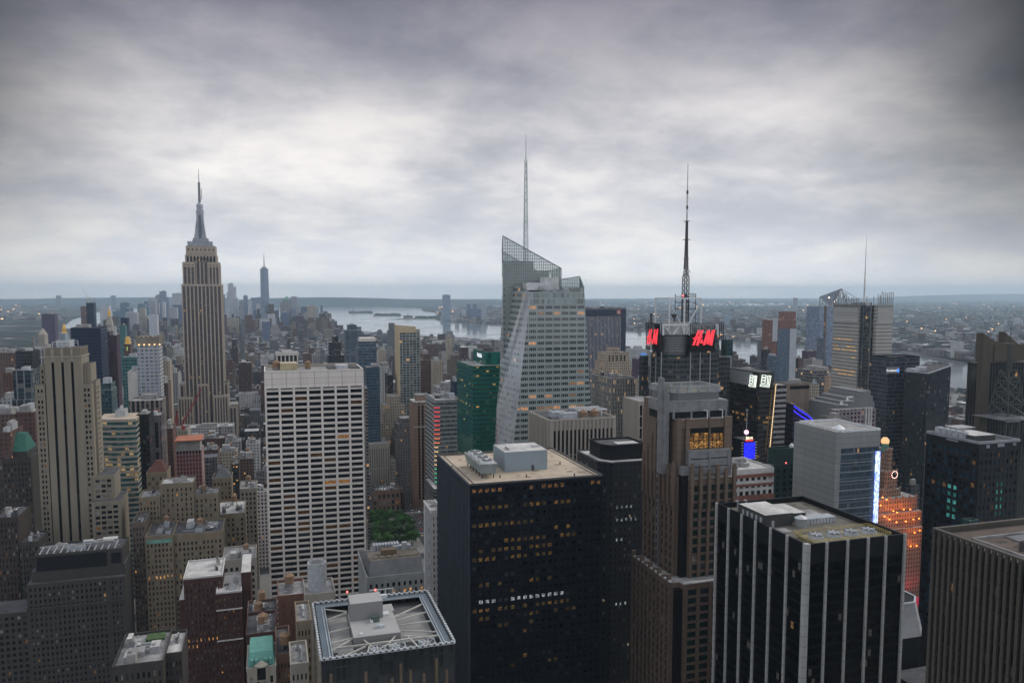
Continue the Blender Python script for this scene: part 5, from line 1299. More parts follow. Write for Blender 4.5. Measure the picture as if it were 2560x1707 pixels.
# lid set a little below the rim
lid = [Vector((v.x, v.y, A3.z - 2.0)) for v in (A1, A2a, A2b, A3, A4, A5)]
b.poly(lid, 2)
lo = [Vector((v.x, v.y, 0)) for v in (B2a, B2b, B3, B4, B5)]; hi = [B2a, B2b, B3, B4, B5]
for k in range(5): b.quad(lo[k], lo[(k + 1) % 5], hi[(k + 1) % 5], hi[k], 0)
b.build('front_crystal', [CRG, CRF, ROOFG], o)
# rim screen of plain glass round the front crystal's head
b = MB(); zs = A3.z - 13
Lq = lambda P, Q: ext(P, Q, zs)
f2b, f3 = Lq(A2b, B2b), Lq(A3, B3)
n_ = Vector((0, -.12, 0)); b.quad(f2b + n_, f3 + n_, A3 + n_, A2b + n_, 0); b.build('screen_wall', CRP, o)
# rear crystal
Yr = 600.3
L0, L1 = hit(1257, 652, Y=Yr), hit(1403, 700, Y=Yr)
Lb = hit(1259, 1020, Y=Yr); Lb = ext(L0, Lb, zB); Rb = ext(L1, hit(1412, 900, Y=Yr), zB)
E0, Eb = Vector((L0.x + 14.5, 652, L0.z)), Vector((Lb.x + 7.5, 652, zB))
b = MB(); zt0 = L0.z; sx = [hit(q, 660, Y=Yr).x for q in (1257, 1334, 1372, 1403)]
ztop = [zt0, hit(1350, 676, Y=Yr).z, hit(1385, 692, Y=Yr).z]
RB4 = Vector((L1.x, 652, zB))
b.quad(Lb, Rb, Vector((L1.x, Yr, ztop[2])), Vector((L0.x, Yr, ztop[2])), 0)
b.quad(Eb, Lb, Vector((L0.x, Yr, ztop[2])), Vector((E0.x, 652, ztop[2])), 1)
b.quad(RB4, Eb, Vector((E0.x, 652, ztop[2])), Vector((L1.x, 652, ztop[2])), 0); b.quad(Rb, RB4, Vector((L1.x, 652, ztop[2])), Vector((L1.x, Yr, ztop[2])), 0)
b.poly([(L0.x, Yr, ztop[2]), (L1.x, Yr, ztop[2]), (L1.x, 652, ztop[2]), (E0.x, 652, ztop[2])], 2)
for P, Q in ((Lb, Rb), (Eb, Lb)): b.quad(Vector((P.x, P.y, 0)), Vector((Q.x, Q.y, 0)), Q, P, 0)
b.build('rear_crystal', [fm('facade_crystal_rear', (.255, .295, .287), (.10, .12, .12), 11, 4.42, .42, .5, .06, row=.15, litcol=(1, .5, .2), ls=.4, gr=.08, wr=.18, gs=.8, blind=.08, seed=23, sub=5, var=.06), CRF, ROOFG], o)
b = MB(); b.prism([(sx[0], Yr), (sx[1], Yr), (sx[1], 640), (sx[0] + 12, 640)], ztop[2] - .5, ztop[0], 0, 1); b.prism([(sx[1] + .01, Yr + .01), (sx[2], Yr + .01), (sx[2], 640), (sx[1] + .01, 640)], ztop[2] - .5, ztop[1], 0, 1); b.build('core_block', [CRP, ROOFG], o)
# crown: see-through glass screen with mullions
SCR = bpy.data.materials.new('crown_glass'); SCR.use_nodes = True
g = G(SCR.node_tree); ms = g.node('ShaderNodeMixShader'); ms.inputs[0].default_value = .5
tr_ = g.node('ShaderNodeBsdfTransparent'); tr_.inputs[0].default_value = (.92, .97, .955, 1)
pb = g.node('ShaderNodeBsdfPrincipled'); pb.inputs['Base Color'].default_value = (.55, .60, .59, 1); pb.inputs['Roughness'].default_value = .2
g.l.new(tr_.outputs[0], ms.inputs[1]); g.l.new(pb.outputs[0], ms.inputs[2]); g.l.new(ms.outputs[0], g.node('ShaderNodeOutputMaterial').inputs[0])
MUL = pm('mullion_green', (.16, .20, .19), .5)
def screen(P, Q, zl, zhP, zhQ, nu, nv, name='glass_screen', y=0):
    """upright glass screen between ground points P, Q from height zl to a sloping head"""
    P, Q = Vector((P[0], P[1], 0)), Vector((Q[0], Q[1], 0)); s = MB()
    V = lambda p, h: (p.x, p.y, h)
    s.quad(V(P, zl), V(Q, zl), V(Q, zhQ), V(P, zhP), 0); g_ = s.build(name, SCR, o)
    s = MB(); n = Vector((0, -.1, 0))
    for k in range(nu + 1):
        p = P.lerp(Q, k / nu); s.bar(V(p + n, zl), V(p + n, zhP + (zhQ - zhP) * k / nu), .16)
    zh = max(zhP, zhQ); st = (zh - zl) / nv
    for k in range(nv + 1):
        zz = zl + st * k
        lim = 1.0 if abs(zhP - zhQ) < .01 else max(0, min(1, (zhP - zz) / (zhP - zhQ)))
        if zhQ > zhP: s.bar(V(P.lerp(Q, 1 - min(1, (zhQ - zz) / (zhQ - zhP))) + n, zz), V(Q + n, zz), .14)
        elif lim > .01: s.bar(V(P + n, zz), V(P.lerp(Q, lim) + n, zz), .14)
    s.bar(V(P + n, zhP), V(Q + n, zhQ), .3); s.build('mullion', MUL, o)
zp, zq = hit(1257, 590, Y=Yr).z, hit(1402, 671, Y=Yr).z
screen((L0.x, Yr - .15), (L1.x, Yr - .15), ztop[2] - 8, zp, zq, 26, 16)
screen((L0.x, Yr), (E0.x, 652), ztop[0], zp, zp - 9, 14, 6); screen((E0.x, 652), (L1.x, 652), ztop[2], zp - 9, zq - 2, 20, 9); screen((L1.x, Yr), (L1.x, 652), ztop[2], zq, zq - 2, 14, 4)
q1, q2 = hit(1405, 698, Y=600), hit(1449, 691, Y=600)
screen((q1.x, 600), (q2.x, 600), A3.z - 2, q1.z, q2.z, 10, 4); screen((A3.x, 560.2), (q2.x, 600), A3.z - 1, A3.z, q2.z, 10, 4)
b = MB()
x_ = lambda px: hit(px, 710, Y=585).x; zf = lambda y: hit(1350, y, Y=585).z
b.box(x_(1317), x_(1361), 585, 596, A3.z - 2, zf(707), 0, 0); b.box(x_(1361) + .02, x_(1396), 584, 596, A3.z - 2, zf(693), 0, 0); b.box(x_(1347), x_(1362), 583, 584.9, A3.z - 2, zf(715), 1); b.build('bulkhead', [pm('white_panel', (.55, .56, .56), .6), METALP], o)
b = MB(); b.cyl(x_(1378), 588, zf(693), zf(683), .8, .6, 8); b.build('flue', WSTEEL, o)
for k in range(9): 
    if k in (2, 5, 7): acunit(o, x_(1330) + k * 3.2, 570 + (k % 3) * 3, A3.z - 2, 3, 3, 2.4)
SP = hit(1316, 620, Y=628); zb_, zt_ = ztop[0] - 20, hit(1312, 329, Y=628).z
b = MB(); sc_ = 13 / 1991 * 640 / 2
sxp = hit(1314.5, 560, Y=628).x
b.lattice(sxp, 628, zb_, zb_ + (zt_ - zb_) * .82, sc_ * .9, .7, 18, .2, .1); b.cyl(sxp, 628, zb_ + (zt_ - zb_) * .82, zt_, .5, .12, 6); b.cyl(sxp - .8, 628, zb_, zb_ + (zt_ - zb_) * .8, .7, .35, 8); b.build('spire', pm('spire_white', (.50, .56, .55), .5), o)
o_cr = o
# ================================================================ towers behind the crystal tower
o, x0, x1, y0, y1, z = T('striped_slab', 'dark navy slab with fine pale upright stripes and a small red logo', 1463, 1564, 773, 1296, 40, fm('facade_fine_stripe', (.30, .30, .33), (.018, .022, .035), 2.6, 3.9, .62, .95, .01, row=.1, ls=.8, seed=31), mech=0, roof=ROOFD, sil=False)
NAVYP = pm('navy_panel', (.012, .022, .05), .35)
b = MB(); pN(b, 1462, 774, 1565, 790, 1296, .05, .9); pN(b, 1554.5, 790.2, 1564.5, 960, 1296, .05, .85); b.build('cladding', NAVYP, o)
b = MB(); pN(b, 1542, 775, 1552, 785, 1295, .2, .5); b.build('logo_panel', pm('logo_red', (.45, .10, .07), .6), o)
b = MB(); pN(b, 1543.5, 776.5, 1545.5, 784, 1294.6, .2, .4); pN(b, 1546.5, 776.5, 1548.5, 780, 1294.6, .2, .4); pN(b, 1546.5, 781.5, 1550.5, 784, 1294.6, .2, .4); b.build('logo_mark', TRIM, o)
b = MB(); b.box(x0 + 18, x0 + 30, y0 + 8, y0 + 20, z, z + 7, 0); b.box(x0 + 5, x0 + 12, y0 + 8, y0 + 14, z, z + 3, 1); b.box(x0 + 34, x0 + 40, y0 + 6, y0 + 14, z, z + 4, 1); b.build('roof_unit', [METALP, ROOFD], o)
M_hot = F('facade_hotel', (.40, .33, .25), (.06, .05, .045), 3.2, 3.6, .4, .55, .03)
stp = stepped('hotel', 'sandy stone hotel tower with stepped crown right of the crystal tower', [(1535, 1549, 873), (1514, 1572, 883), (1509, 1577, 905), (1505, 1580, 930)], 1010, M_hot, 0)
b = MB(); p = hit(1542, 875, Y=1015); b.cyl(p.x, 1020, p.z - 1, p.z + 3, 6, 6, 14); b.build('tank_drum', WOODT, stp)
b = MB()
for q in (1522, 1531, 1541, 1551, 1560): pN(b, q, 888, q + 3, 903, 1007.8, .05, .2)
b.build('arched_window', DARK, stp)
T('white_hall', 'wide pale hall with a blue sign by the river behind the mast tower', 1565, 1618, 876, 1500, 60, M_pale, mech=2)
b = MB(); pN(b, 1602, 883, 1615, 894, 1498, 0, .5); b.build('sign_panel', em('sky_blue_sign', (.05, .25, .75), .8), bpy.data.objects['white_hall'])
T('brick_block', 'purplish brick apartment block between hotel and mast tower', 1580, 1607, 900, 1150, 30, M_purp, mech=2)
T('brick_block', 'tan brick block below the purplish apartment block', 1588, 1612, 952, 900, 26, M_beige, mech=2)
o, x0, x1, y0, y1, z = T('striped_office', 'pale grey office with fine upright stripes and lit rows right of the crystal tower', 1479, 1588, 951, 640, 44, fm('facade_close_stripe', (.40, .39, .36), (.03, .03, .032), 1.55, 3.8, .55, .93, .008, row=.14, ls=.4, seed=35, litcol=(1, .62, .3)), mech=0, roof=ROOFD)
clutter(o, x0 + 3, x1 - 3, y0 + 3, y1 - 3, z, 91, 5, 0)
x0, x1, y0, y1, z = boxpx(1596, 1645, 1003, 520, 26)
B = Bld('pier_office', 'white ribbed office corner with dark glass between striped office and brown granite tower', x0, x1, y0, y1, z)
B.w.box(x0, x1, y0 + .2, y1, 0, z, 0, 1); B.grid('N', x0, x1, 0, z, 5, 20, .9, 1.0, .8, .3, None, None, .9, 0, 0, top=3); B.done([PRECAST, ROOFG], 60)

# beige pier building with tanks
a = hit(1374, 1050, Y=470); e = hit(1325, 1030, X=a.x); rx = hit(1539, 1050, Y=470).x
B = Bld('pier_office', 'beige office block with deep upright piers and a roof full of tanks and fans', a.x, rx, 470, e.y, a.z)
B.w.box(a.x + .1, rx - .1, 470.3, e.y - .3, 0, a.z - 1, 0, 1)
cgd = chooser(.01, .02, .02, .1, 81)
B.grid('N', a.x, rx, 0, a.z, 15, 10, 1.15, .5, 1.0, .3, cgd, None, 2.4, 0, 0, top=7); B.grid('E', 470.1, e.y, 0, a.z, 14, 10, 1.1, .5, 1.0, .3, cgd, None, 1.6, 0, 0, top=7)
B.done([PRECAST, ROOFD], 100)
o = B.o; x0, x1, y0, y1, z = a.x, rx, 470, e.y, a.z - 1
parapet(o, x0 - .9, x1, y0 - .9, y1, z + .02, 1.3, .9, PRECAST)
acunit(o, x0 + 6, y0 + 10, z, 9, 9, 4.2, 2); acunit(o, x0 + 9, y0 + 3, z, 11, 6, 4.4, 3); tank(o, x0 + 25, y0 + 5, z, 2.7, 3.2, 1.4); tank(o, x0 + 33, y0 + 6, z, 2.9, 3.2, 1.4)
b = MB()
for k in range(7): b.bar((x0 + 24 + k * 2.8, y0 + 22, z + 5), (x0 + 26 + k * 2.8, y0 + 8, z + 5), .2)
for q in (y0 + 8, y0 + 22): b.bar((x0 + 22, q, z + 5), (x0 + 43, q, z + 5), .3)
for k in range(4): b.bar((x0 + 24 + k * 6, y0 + 15, z), (x0 + 24 + k * 6, y0 + 15, z + 5), .35)
b.build('roof_frame', WSTEEL, o); clutter(o, x0 + 14, x1 - 4, y0 + 18, y1 - 3, z, 83, 5, 0)

# ================================================================ mast tower with red script signs
YM = 560.0
cN = hit(1725, 880, Y=YM); cx0 = hit(1660, 880, Y=YM + 6).x
XE = hit(1655, 900, Y=YM + 10).x
eE = hit(1627, 870, X=XE); xr = hit(1798, 880, Y=YM).x
zt = hit(1690, 836, Y=YM).z; zr_ = hit(1700, 830, Y=580).z
o = thing('mast_tower', 'dark glass tower with a steel mast, ribbed drum corner and red script signs', 'skyscraper', (320, 590, 0)); FOOT.append((290, 360, 552, 640, 240))
MG = fm('facade_mast_glass', (.05, .055, .06), (.028, .036, .042), 3.0, 4.0, .86, .6, .035, row=.06, ls=.7, gr=.1, wr=.35, gs=.5, blind=.12, seed=41, var=.25)
b = MB(); zl = hit(1690, 893, Y=YM).z
b.prism([(XE, YM + 8), (cN.x - 12, YM), (xr, YM), (xr, eE.y), (XE, eE.y)], 0, zl, 0, 1)
b.box(cN.x, xr, YM + .5, eE.y - 2, zl, zt, 0, 1); b.box(XE + .5, cN.x - .1, YM + 22, eE.y - 2, zl, zt, 0, 1)
xs2 = hit(1826, 900, Y=YM + 14).x; b.box(xr + .05, xs2, YM + 14, YM + 50, 0, hit(1800, 893, Y=YM + 14).z, 0, 1)
xw = hit(1608, 890, X=XE - 1.5); b.box(XE - 5, XE - .05, YM + 34, xw.y, 0, hit(1615, 888, Y=YM + 40).z, 0, 1)
b.build('wall', [MG, ROOFD], o)
b = MB(); pN(b, 1803, 848, 1819, 888, YM + 18, 0, 8); b.build('glass_wing', fm('facade_teal_dark', (.012, .05, .05), (.01, .035, .04), 3, 4, .9, .8, 0, blind=0), o)
dcx, dcy, dr = (XE + cN.x) / 2 + 1.5, YM + 11.5, (cN.x - XE) / 2 + 1.2
b = MB(); zd0 = hit(1690, 888, Y=YM).z; zd1 = hit(1690, 836, Y=YM).z
b.cyl(dcx, dcy, zd0, zd1, dr, dr, 40, 0, 1); b.cyl(dcx, dcy, zl - .5, zd0, dr * .93, dr * .93, 40, 2)
for k in range(9):
    zz = zd0 + 3 + (zd1 - zd0 - 6) * k / 8
    b.cyl(dcx, dcy, zz, zz + .28, dr + .22, dr + .22, 40, 3)
b.build('drum', [pm('drum_metal', (.10, .105, .11), .45, .4), ROOFG, glassm('glass_teal', (.02, .06, .055), .1), STEEL], o)
b = MB(); z8 = hit(1690, 808, Y=YM + 12).z; b.cyl(dcx + 10, dcy + 14, zd1, z8 + .5, 12, 12, 24, 0, 1); b.cyl(dcx + 2, dcy + 5, zd1, z8 - 5, 5, 5, 16, 0, 1); b.build('penthouse', [pm('penthouse_panel', (.38, .40, .40), .6), ROOFG], o)
b = MB()
for q in (1726, 1750, 1775): pN(b, q - 1, 880, q + 1, 1400, YM, .1, .7)
for q in (1653,): pN(b, q - 1, 880, q + 1, 1400, YM + 8, .1, .7)
for q in (1628, 1641): pE(b, q - .8, 880, q + .8, 1400, XE, .1, .7)
b.build('pilaster', STEEL, o)
# white cage and roof trusses
b = MB(); zc0, zc1 = zr_, hit(1714, 746, Y=YM + 22).z
xa, xb = hit(1673, 790, Y=YM + 16).x, hit(1752, 790, Y=YM + 16).x; ya, yb = YM + 10, YM + 40
cs = [(xa, ya + 6), (xb, ya + 6), (xb, yb), (xa, yb)]
for (px_, py_) in cs: b.bar((px_, py_, zc0 - 8), (px_, py_, zc1), .5)
for k in range(4): b.bar((*cs[k], zc1), (*cs[(k + 1) % 4], zc1), .55)
b.bar((*cs[0], zc1), (*cs[2], zc1), .35); 
mx_, my_ = (xa + xb) / 2, ya + 2
b.bar((mx_ - 3, my_, zc0 - 8), (mx_ - 3, my_, zc1), .6); b.bar((xa, ya + 6, zc1), (mx_ - 3, my_, zc1), .5); b.bar((mx_ - 3, my_, zc1), (xb, ya + 6, zc1), .4)
b.bar((mx_ - 3, my_, zc0), (xb, ya + 6, zc1 - 2), .35); b.bar((xa, ya + 6, zc1 - 2), (mx_ - 3, my_, zc0 + 2), .25)
zz = z8 - .5; P = [hit(q, 812, Y=YM - 1) for q in (1658, 1700, 1792)]
b.bar(P[0], P[2], .8)
for q0, q1, y1_ in ((1660, 1677, 836), (1700, 1683, 836), (1704, 1711, 836), (1724, 1716, 836), (1755, 1765, 826), (1793, 1786, 826)): b.bar(hit(q0, 813, Y=YM - .8), hit(q1, y1_, Y=YM - .8), .45)
for q in (1658, 1723, 1794): b.bar(hit(q, 811, Y=YM - 1), hit(q, 838, Y=YM - 1), .6)
b.build('roof_frame', WSTEEL, o)
# mast
px_, py_ = hit(1714.5, 700, Y=YM + 24).x, YM + 24
ZZ = lambda y: hit(1714.5, y, Y=YM + 24).z
b = MB()
b.lattice(px_, py_, zr_ - 4, ZZ(693), 2.2, 2.0, 11, .22, .12); b.lattice(px_, py_, ZZ(693), ZZ(686), 2.0, 1.4, 1, .2, .12); b.lattice(px_, py_, ZZ(686), ZZ(648), 1.4, 1.05, 8, .2, .12)
b.lattice(px_, py_, ZZ(648), ZZ(600), 1.0, .75, 11, .2, .11); b.lattice(px_, py_, ZZ(600), ZZ(553), .7, .55, 11, .2, .11)
b.cyl(px_, py_, zr_ - 4, ZZ(735), .8, .8, 8); b.cyl(px_, py_, ZZ(640), ZZ(555), .3, .3, 8)
b.build('mast', DSTEEL, o)
b = MB(); b.cyl(px_, py_, ZZ(553), ZZ(485), .72, .66, 10); b.build('mast_radome', pm('radome', (.62, .60, .58), .5), o)
b = MB(); b.cyl(px_, py_, ZZ(485), ZZ(476), .85, .85, 8); b.cyl(px_, py_, ZZ(523), ZZ(514), .78, .78, 8); b.cyl(px_, py_, ZZ(476), ZZ(408), .26, .1, 6)
for k in range(9): b.cyl(px_, py_, ZZ(470 - k * 7), ZZ(468 - k * 7), .42, .42, 6)
for y_, w_ in ((553.5, 1.9), (599.5, 2.5), (647.5, 2.0)): b.box(px_ - w_, px_ + w_, py_ - w_, py_ + w_, ZZ(y_), ZZ(y_) + .35)
b.build('antenna', DSTEEL, o)
b = MB()
for y_ in (742, 757, 773): b.box(px_ - 6, px_ + 6, py_ - 6, py_ - 5.4, ZZ(y_), ZZ(y_) + .5); b.box(px_ - 6, px_ + 6, py_ + 5.4, py_ + 6, ZZ(y_), ZZ(y_) + .5); b.box(px_ - 6, px_ - 5.4, py_ - 5.4, py_ + 5.4, ZZ(y_), ZZ(y_) + .5); b.box(px_ + 5.4, px_ + 6, py_ - 5.4, py_ + 5.4, ZZ(y_), ZZ(y_) + .5)
for s in (-6, 6):
    for u in (-6, 6): b.bar((px_ + s, py_ + u, zr_), (px_ + s, py_ + u, ZZ(735)), .22)
for k in range(13): b.bar((px_ - 6 + k, py_ - 6, ZZ(742)), (px_ - 6 + k, py_ - 6, ZZ(734)), .12)
b.bar((px_ - 6, py_ - 6, ZZ(734)), (px_ + 6, py_ - 6, ZZ(734)), .2); b.build('mast_platform', DSTEEL, o)
def dish(x, y, zz, r):
    b = MB(); n = 14; rg = [(0, 0), (.5, .08), (.85, .24), (1, .36)]
    for (r0, d0), (r1, d1) in zip(rg, rg[1:]):
        for k in range(n):
            t0, t1 = 2 * math.pi * k / n, 2 * math.pi * (k + 1) / n
            f = lambda r_, d_, t: (x + r * r_ * math.cos(t), y - r * d_, zz + r * r_ * math.sin(t))
            b.quad(f(r0, d0, t0), f(r1, d1, t0), f(r1, d1, t1), f(r0, d0, t1))
    b.bar((x, y, zz), (x, y + 1, zz), .2); b.build('dish', WSTEEL, o)
dish(px_ + 1.2, py_ - 1.9, ZZ(679), 1.25); dish(px_ - 2.4, py_ - 1.5, ZZ(676), .9); dish(px_ - 2.2, py_ - 1.5, ZZ(682), .8); dish(px_ - .2, py_ - 6.6, ZZ(738), 1.0); dish(px_ + 2, py_ - 6.6, ZZ(757), .9); dish(px_ + 1.3, py_ - 6.2, ZZ(792), .8)
b = MB(); q = hit(1685, 795, Y=YM + 14); b.cyl(q.x, q.y, q.z - 3, q.z, .4, .4, 8); b.cyl(q.x, q.y, q.z, q.z + 3.2, 1.0, 2.6, 14); b.build('horn_antenna', DSTEEL, o)
b = MB(); q = hit(1628, 805, Y=YM + 22); b.lattice(q.x, q.y, q.z - 2, q.z + 7, .6, .5, 4, .15, .1); b.build('antenna', DSTEEL, o)
b = MB(); b.cyl(px_ - 5.8, py_ - 6.3, ZZ(741), ZZ(737), .6, .6, 8); b.build('beacon', em('red_beacon', (1, .12, .1), 4), o)
# script signs
REDL = em('sign_red', (1, .035, .055), 1.15)
HMs = [[(1030, 325), (1060, 325), (963, 590), (930, 590)], [(1088, 320), (1124, 322), (1030, 600), (993, 588)],
       [(932, 470), (995, 438), (1112, 428), (1078, 470), (985, 490)],
       [(1083, 484), (1104, 484), (1104, 510), (1114, 550), (1066, 556), (1066, 534), (1082, 522)],
       [(1198, 325), (1232, 322), (1148, 590), (1113, 585)], [(1203, 328), (1240, 325), (1213, 576), (1180, 568)],
       [(1284, 322), (1320, 320), (1216, 578), (1184, 566)], [(1292, 319), (1328, 318), (1276, 597), (1236, 584)]]
def hm_sign(face, label):
    if face == 'N':
        Ys = YM - 3.2; W = lambda x, y: hit(1600 + x / 7.13, 780 + y / 7.13, Y=Ys); nrm = Vector((0, -1, 0))
        fr = [W(905, 205), W(1335, 205), W(1325, 690), W(900, 690)]
    else:
        Xs = XE - 4.0
        W = lambda x, y: hit(1600 + (118 + (x - 930) * (327 - 118) / 398.0) / 7.13, 780 + (300 + (y - 318) * (285 / 280.0) * 1.0) / 7.13, X=Xs); nrm = Vector((-1, 0, 0))
        V_ = lambda x, y: hit(1600 + x / 7.13, 780 + y / 7.13, X=Xs); fr = [V_(108, 190), V_(335, 208), V_(335, 690), V_(118, 655)]
    c0 = (fr[0] + fr[2]) / 2
    t = thing('rooftop_sign', label, 'sign', tuple(c0))
    L = MB()
    for st in HMs:
        P = [W(*q) for q in st]; n = len(P)
        fro = [p + nrm * (.9 if face == 'N' else .2) for p in P]; L.poly(fro if face == 'N' else fro, 0); 
        for k in range(n): L.quad(P[k], P[(k + 1) % n], fro[(k + 1) % n], fro[k], 0)
    L.build('letter', REDL, t)
    f = MB(); A, Bq_, Cq, Dq = fr
    for k in range(13): f.bar(A.lerp(Bq_, k / 12), Dq.lerp(Cq, k / 12), .28 if k in (0, 12) else .15)
    for k in range(12): f.bar(A.lerp(Dq, k / 11), Bq_.lerp(Cq, k / 11), .28 if k in (0, 11) else .15)
    bk = -nrm * 2.5
    for k in range(5): f.bar(A.lerp(Bq_, k / 4), A.lerp(Bq_, k / 4) + bk, .15); f.bar(Dq.lerp(Cq, k / 4), Dq.lerp(Cq, k / 4) + bk, .15); f.bar(A.lerp(Bq_, k / 4) + bk, Dq.lerp(Cq, k / 4) + bk, .2)
    f.build('sign_frame', BLACKM, t)
    if face == 'N':
        bd = MB(); p, q = W(905, 395), W(1325, 690); bd.box(p.x, q.x, Ys + .5, Ys + .9, q.z, p.z); bd.build('sign_board', pm('sign_black', (.008, .008, .010), .6), t)
    else:
        bd = MB(); p, q = V_(245, 215), V_(335, 690); bd.box(Xs + .5, Xs + .9, q.y, p.y, q.z, p.z); bd.build('sign_board', pm('sign_black', (.008, .008, .010), .6), t)
hm_sign('N', 'large red H and M script sign on the front of the mast tower'); hm_sign('E', 'narrower red H and M script sign seen on the left side of the mast tower')
f = MB(); A, Bq_, Cq, Dq = [hit(*q, Y=YM + 20) for q in ((1790, 806), (1809, 806), (1808, 850), (1790, 848))]
for k in range(5): f.bar(A.lerp(Bq_, k / 4), Dq.lerp(Cq, k / 4), .2)
for k in range(9): f.bar(A.lerp(Dq, k / 8), Bq_.lerp(Cq, k / 8), .2)
t = thing('sign_frame', 'empty black lattice sign frame at the right of the mast tower head', 'sign frame', tuple(A)); f.build('lattice', BLACKM, t)

# ================================================================ dark glass tower with the glowing maze-like emblem
X3 = hit(1897, 980, Y=545).x; e = hit(1823, 962, X=X3); z = hit(1897, 968, Y=545).z; xr = hit(1936, 960, Y=545).x
o = thing('emblem_tower', 'dark glass tower with two glowing white maze-like emblems on its head', 'tower', (X3 + 10, 570, 0)); FOOT.append((X3, xr + 14, 545, e.y, z))
b = MB(); b.box(X3, xr, 545, e.y, 0, z, 0, 1); zt3 = hit(1897, 931, Y=545).z
M3 = fm('facade_emblem_tower', (.022, .022, .021), (.012, .012, .012), 2.6, 3.9, .86, .5, .03, row=.25, ls=.16, gr=.12, wr=.5, blind=.08, seed=51)
b.box(X3 + .4, xr - .3, 545.5, e.y - 1, z, zt3, 2, 1); b.box(X3 + .2, xr, 555, e.y, z - .5, zt3 - 1, 3, 1); b.build('wall', [M3, ROOFD, pm('sign_dark_board', (.028, .028, .02), .5), METALP], o)
WG = em('white_neon', (.92, 1, .9), 1.25)
def emblem(ox, sx, Y):
    b = MB(); q = lambda x, y: hit(1800 + (ox + (x - 315) * sx) / 4.357, 900 + y / 4.357, Y=Y)
    ln = lambda x0_, y0_, x1_, y1_: b.bar(q(x0_, y0_), q(x1_, y1_), .22)
    for (t0, t1) in ((163, 186), (193, 216), (223, 248)):
        s = (t0 - 163) * -.11
        ln(330 + s, t0, 362 + s, t0 + 2); ln(328 + s, t1, 360 + s, t1 + 2); ln(330 + s, t0, 328 + s, t1); ln(362 + s, t0 + 2, 360 + s, t1 + 2)
    for k, (xt, xb, yb) in enumerate(((402, 386, 296), (388, 378, 282), (374, 370, 268))):
        ln(xt, 170, xb, yb); ln(xb, yb, 316 + k * 2, yb - 12 if k == 0 else yb - 10)
    ln(374, 170, 402, 172); ln(316, 262, 313, 285)
    return b
hd = thing('emblem_sign', 'left glowing white maze-like emblem', 'sign', tuple(hit(1883, 952, Y=544.6))); emblem(315, 1, 544.4).build('neon_tube', WG, hd)
hd = thing('emblem_sign', 'right glowing white maze-like emblem, wider than the left one', 'sign', tuple(hit(1915, 953, Y=544.6))); emblem(440, 1.33, 544.4).build('neon_tube', WG, hd)
b = MB(); zz = z
b2 = MB(); A, C = hit(1940, 962, Y=544), hit(1923, 1136, Y=544)
for k in range(44): p = A.lerp(C, k / 43); b2.cyl(p.x, p.y, p.z - .28, p.z + .28, .3, .3, 6)
b2.build('bulb', em('warm_bulb', (1, .72, .42), 2.6), o)
b.bar(A + Vector((-.4, .5, 3)), C + Vector((-.4, .5, -30)), .45); A2, C2 = hit(1930, 975, Y=544.4), hit(1913, 1130, Y=544.4); b.bar(A2, C2, .25); b.build('edge_rail', pm('brass_rail', (.30, .20, .09), .5, .4), o)
b = MB(); xr2 = hit(1966, 965, Y=556).x; zr2 = hit(1945, 963, Y=556).z; b.box(xr + .05, xr2, 556, e.y, 0, zr2, 1, 2)
for j in range(20): b.box(xr + .3, xr2 - .3 - j * .12, 554.8, 556, zr2 - 5 - j * 4.3, zr2 - 3 - j * 4.3, 0)
b.build('side_wing', [pm('pale_band', (.30, .30, .31), .6), fm('facade_side_wing', (.02, .02, .02), (.02, .02, .02), 2.6, 4.3, .9, .6, .08, ls=.3, seed=52), ROOFG], o)

# ball tower with screens
Xb, Xc = hit(1858.5, 1150, Y=520).x, hit(1887.5, 1150, Y=520).x
zb0, zb1 = hit(1870, 1147, Y=520).z, hit(1870, 1106, Y=520).z
o = thing('screen_tower', 'slim tower of stacked screens topped by a glowing pink ball on a pole', 'tower', ((Xb + Xc) / 2, 526, 0)); FOOT.append((Xb, Xc, 520, 534, zb1))
b = MB(); b.box(Xb, Xc, 520.4, 534, 0, zb1 + 2, 0, 1); b.build('wall', [BRONZE, ROOFD], o)
def smat():
    m = bpy.data.materials.new('blue_screen'); m.use_nodes = True; g = G(m.node_tree); b = pbsdf(g)
    pos = g.node('ShaderNodeNewGeometry').outputs['Position']; v = g.node('ShaderNodeTexVoronoi'); v.inputs['Scale'].default_value = .9; g.l.new(pos, v.inputs['Vector'])
    s = g.m('LESS_THAN', v.outputs['Distance'], .16)
    g.put(b.inputs['Emission Color'], g.mix(s, (.008, .008, 1), (.25, .45, 1))); b.inputs['Emission Strength'].default_value = 1.2; b.inputs['Base Color'].default_value = (.02, .02, .1, 1)
    return m
BSC = smat()
b = MB(); b.box(Xb + .4, Xc - .4, 519.8, 520.3, zb0, zb1); b.build('screen', BSC, o)
p = hit(1873, 1101, Y=519.7); text('TOSHIBA', o, tuple(p), 1.75, em('sign_letter_red', (1, .05, .05), 1.6), 'N', sx=1.0)
p = hit(1873, 1095, Y=519.7); text('2014', o, tuple(p), 3.0, em('sign_letter_white', (1, .85, .6), 2.2), 'N', sx=1.0)
b = MB()
for k in range(7):
    zz = zb0 + (zb1 - zb0) * k / 6; b.box(Xb - 1.6, Xb - .05, 520, 521, zz - .15, zz + .15); b.box(Xc + .05, Xc + 1.6, 520, 521, zz - .15, zz + .15)
b.build('side_fin', WSTEEL, o)
p = hit(1866, 1080, Y=522); pt = hit(1867, 1026, Y=522); b = MB(); b.cyl(p.x, 522, zb1 + 2, pt.z, .42, .35, 8); b.cyl(p.x, 522, pt.z, pt.z + .8, 1.0, 1.0, 8); b.build('pole', STEEL, o)
b = MB(); r_ = 6.0 / 1991 * 590
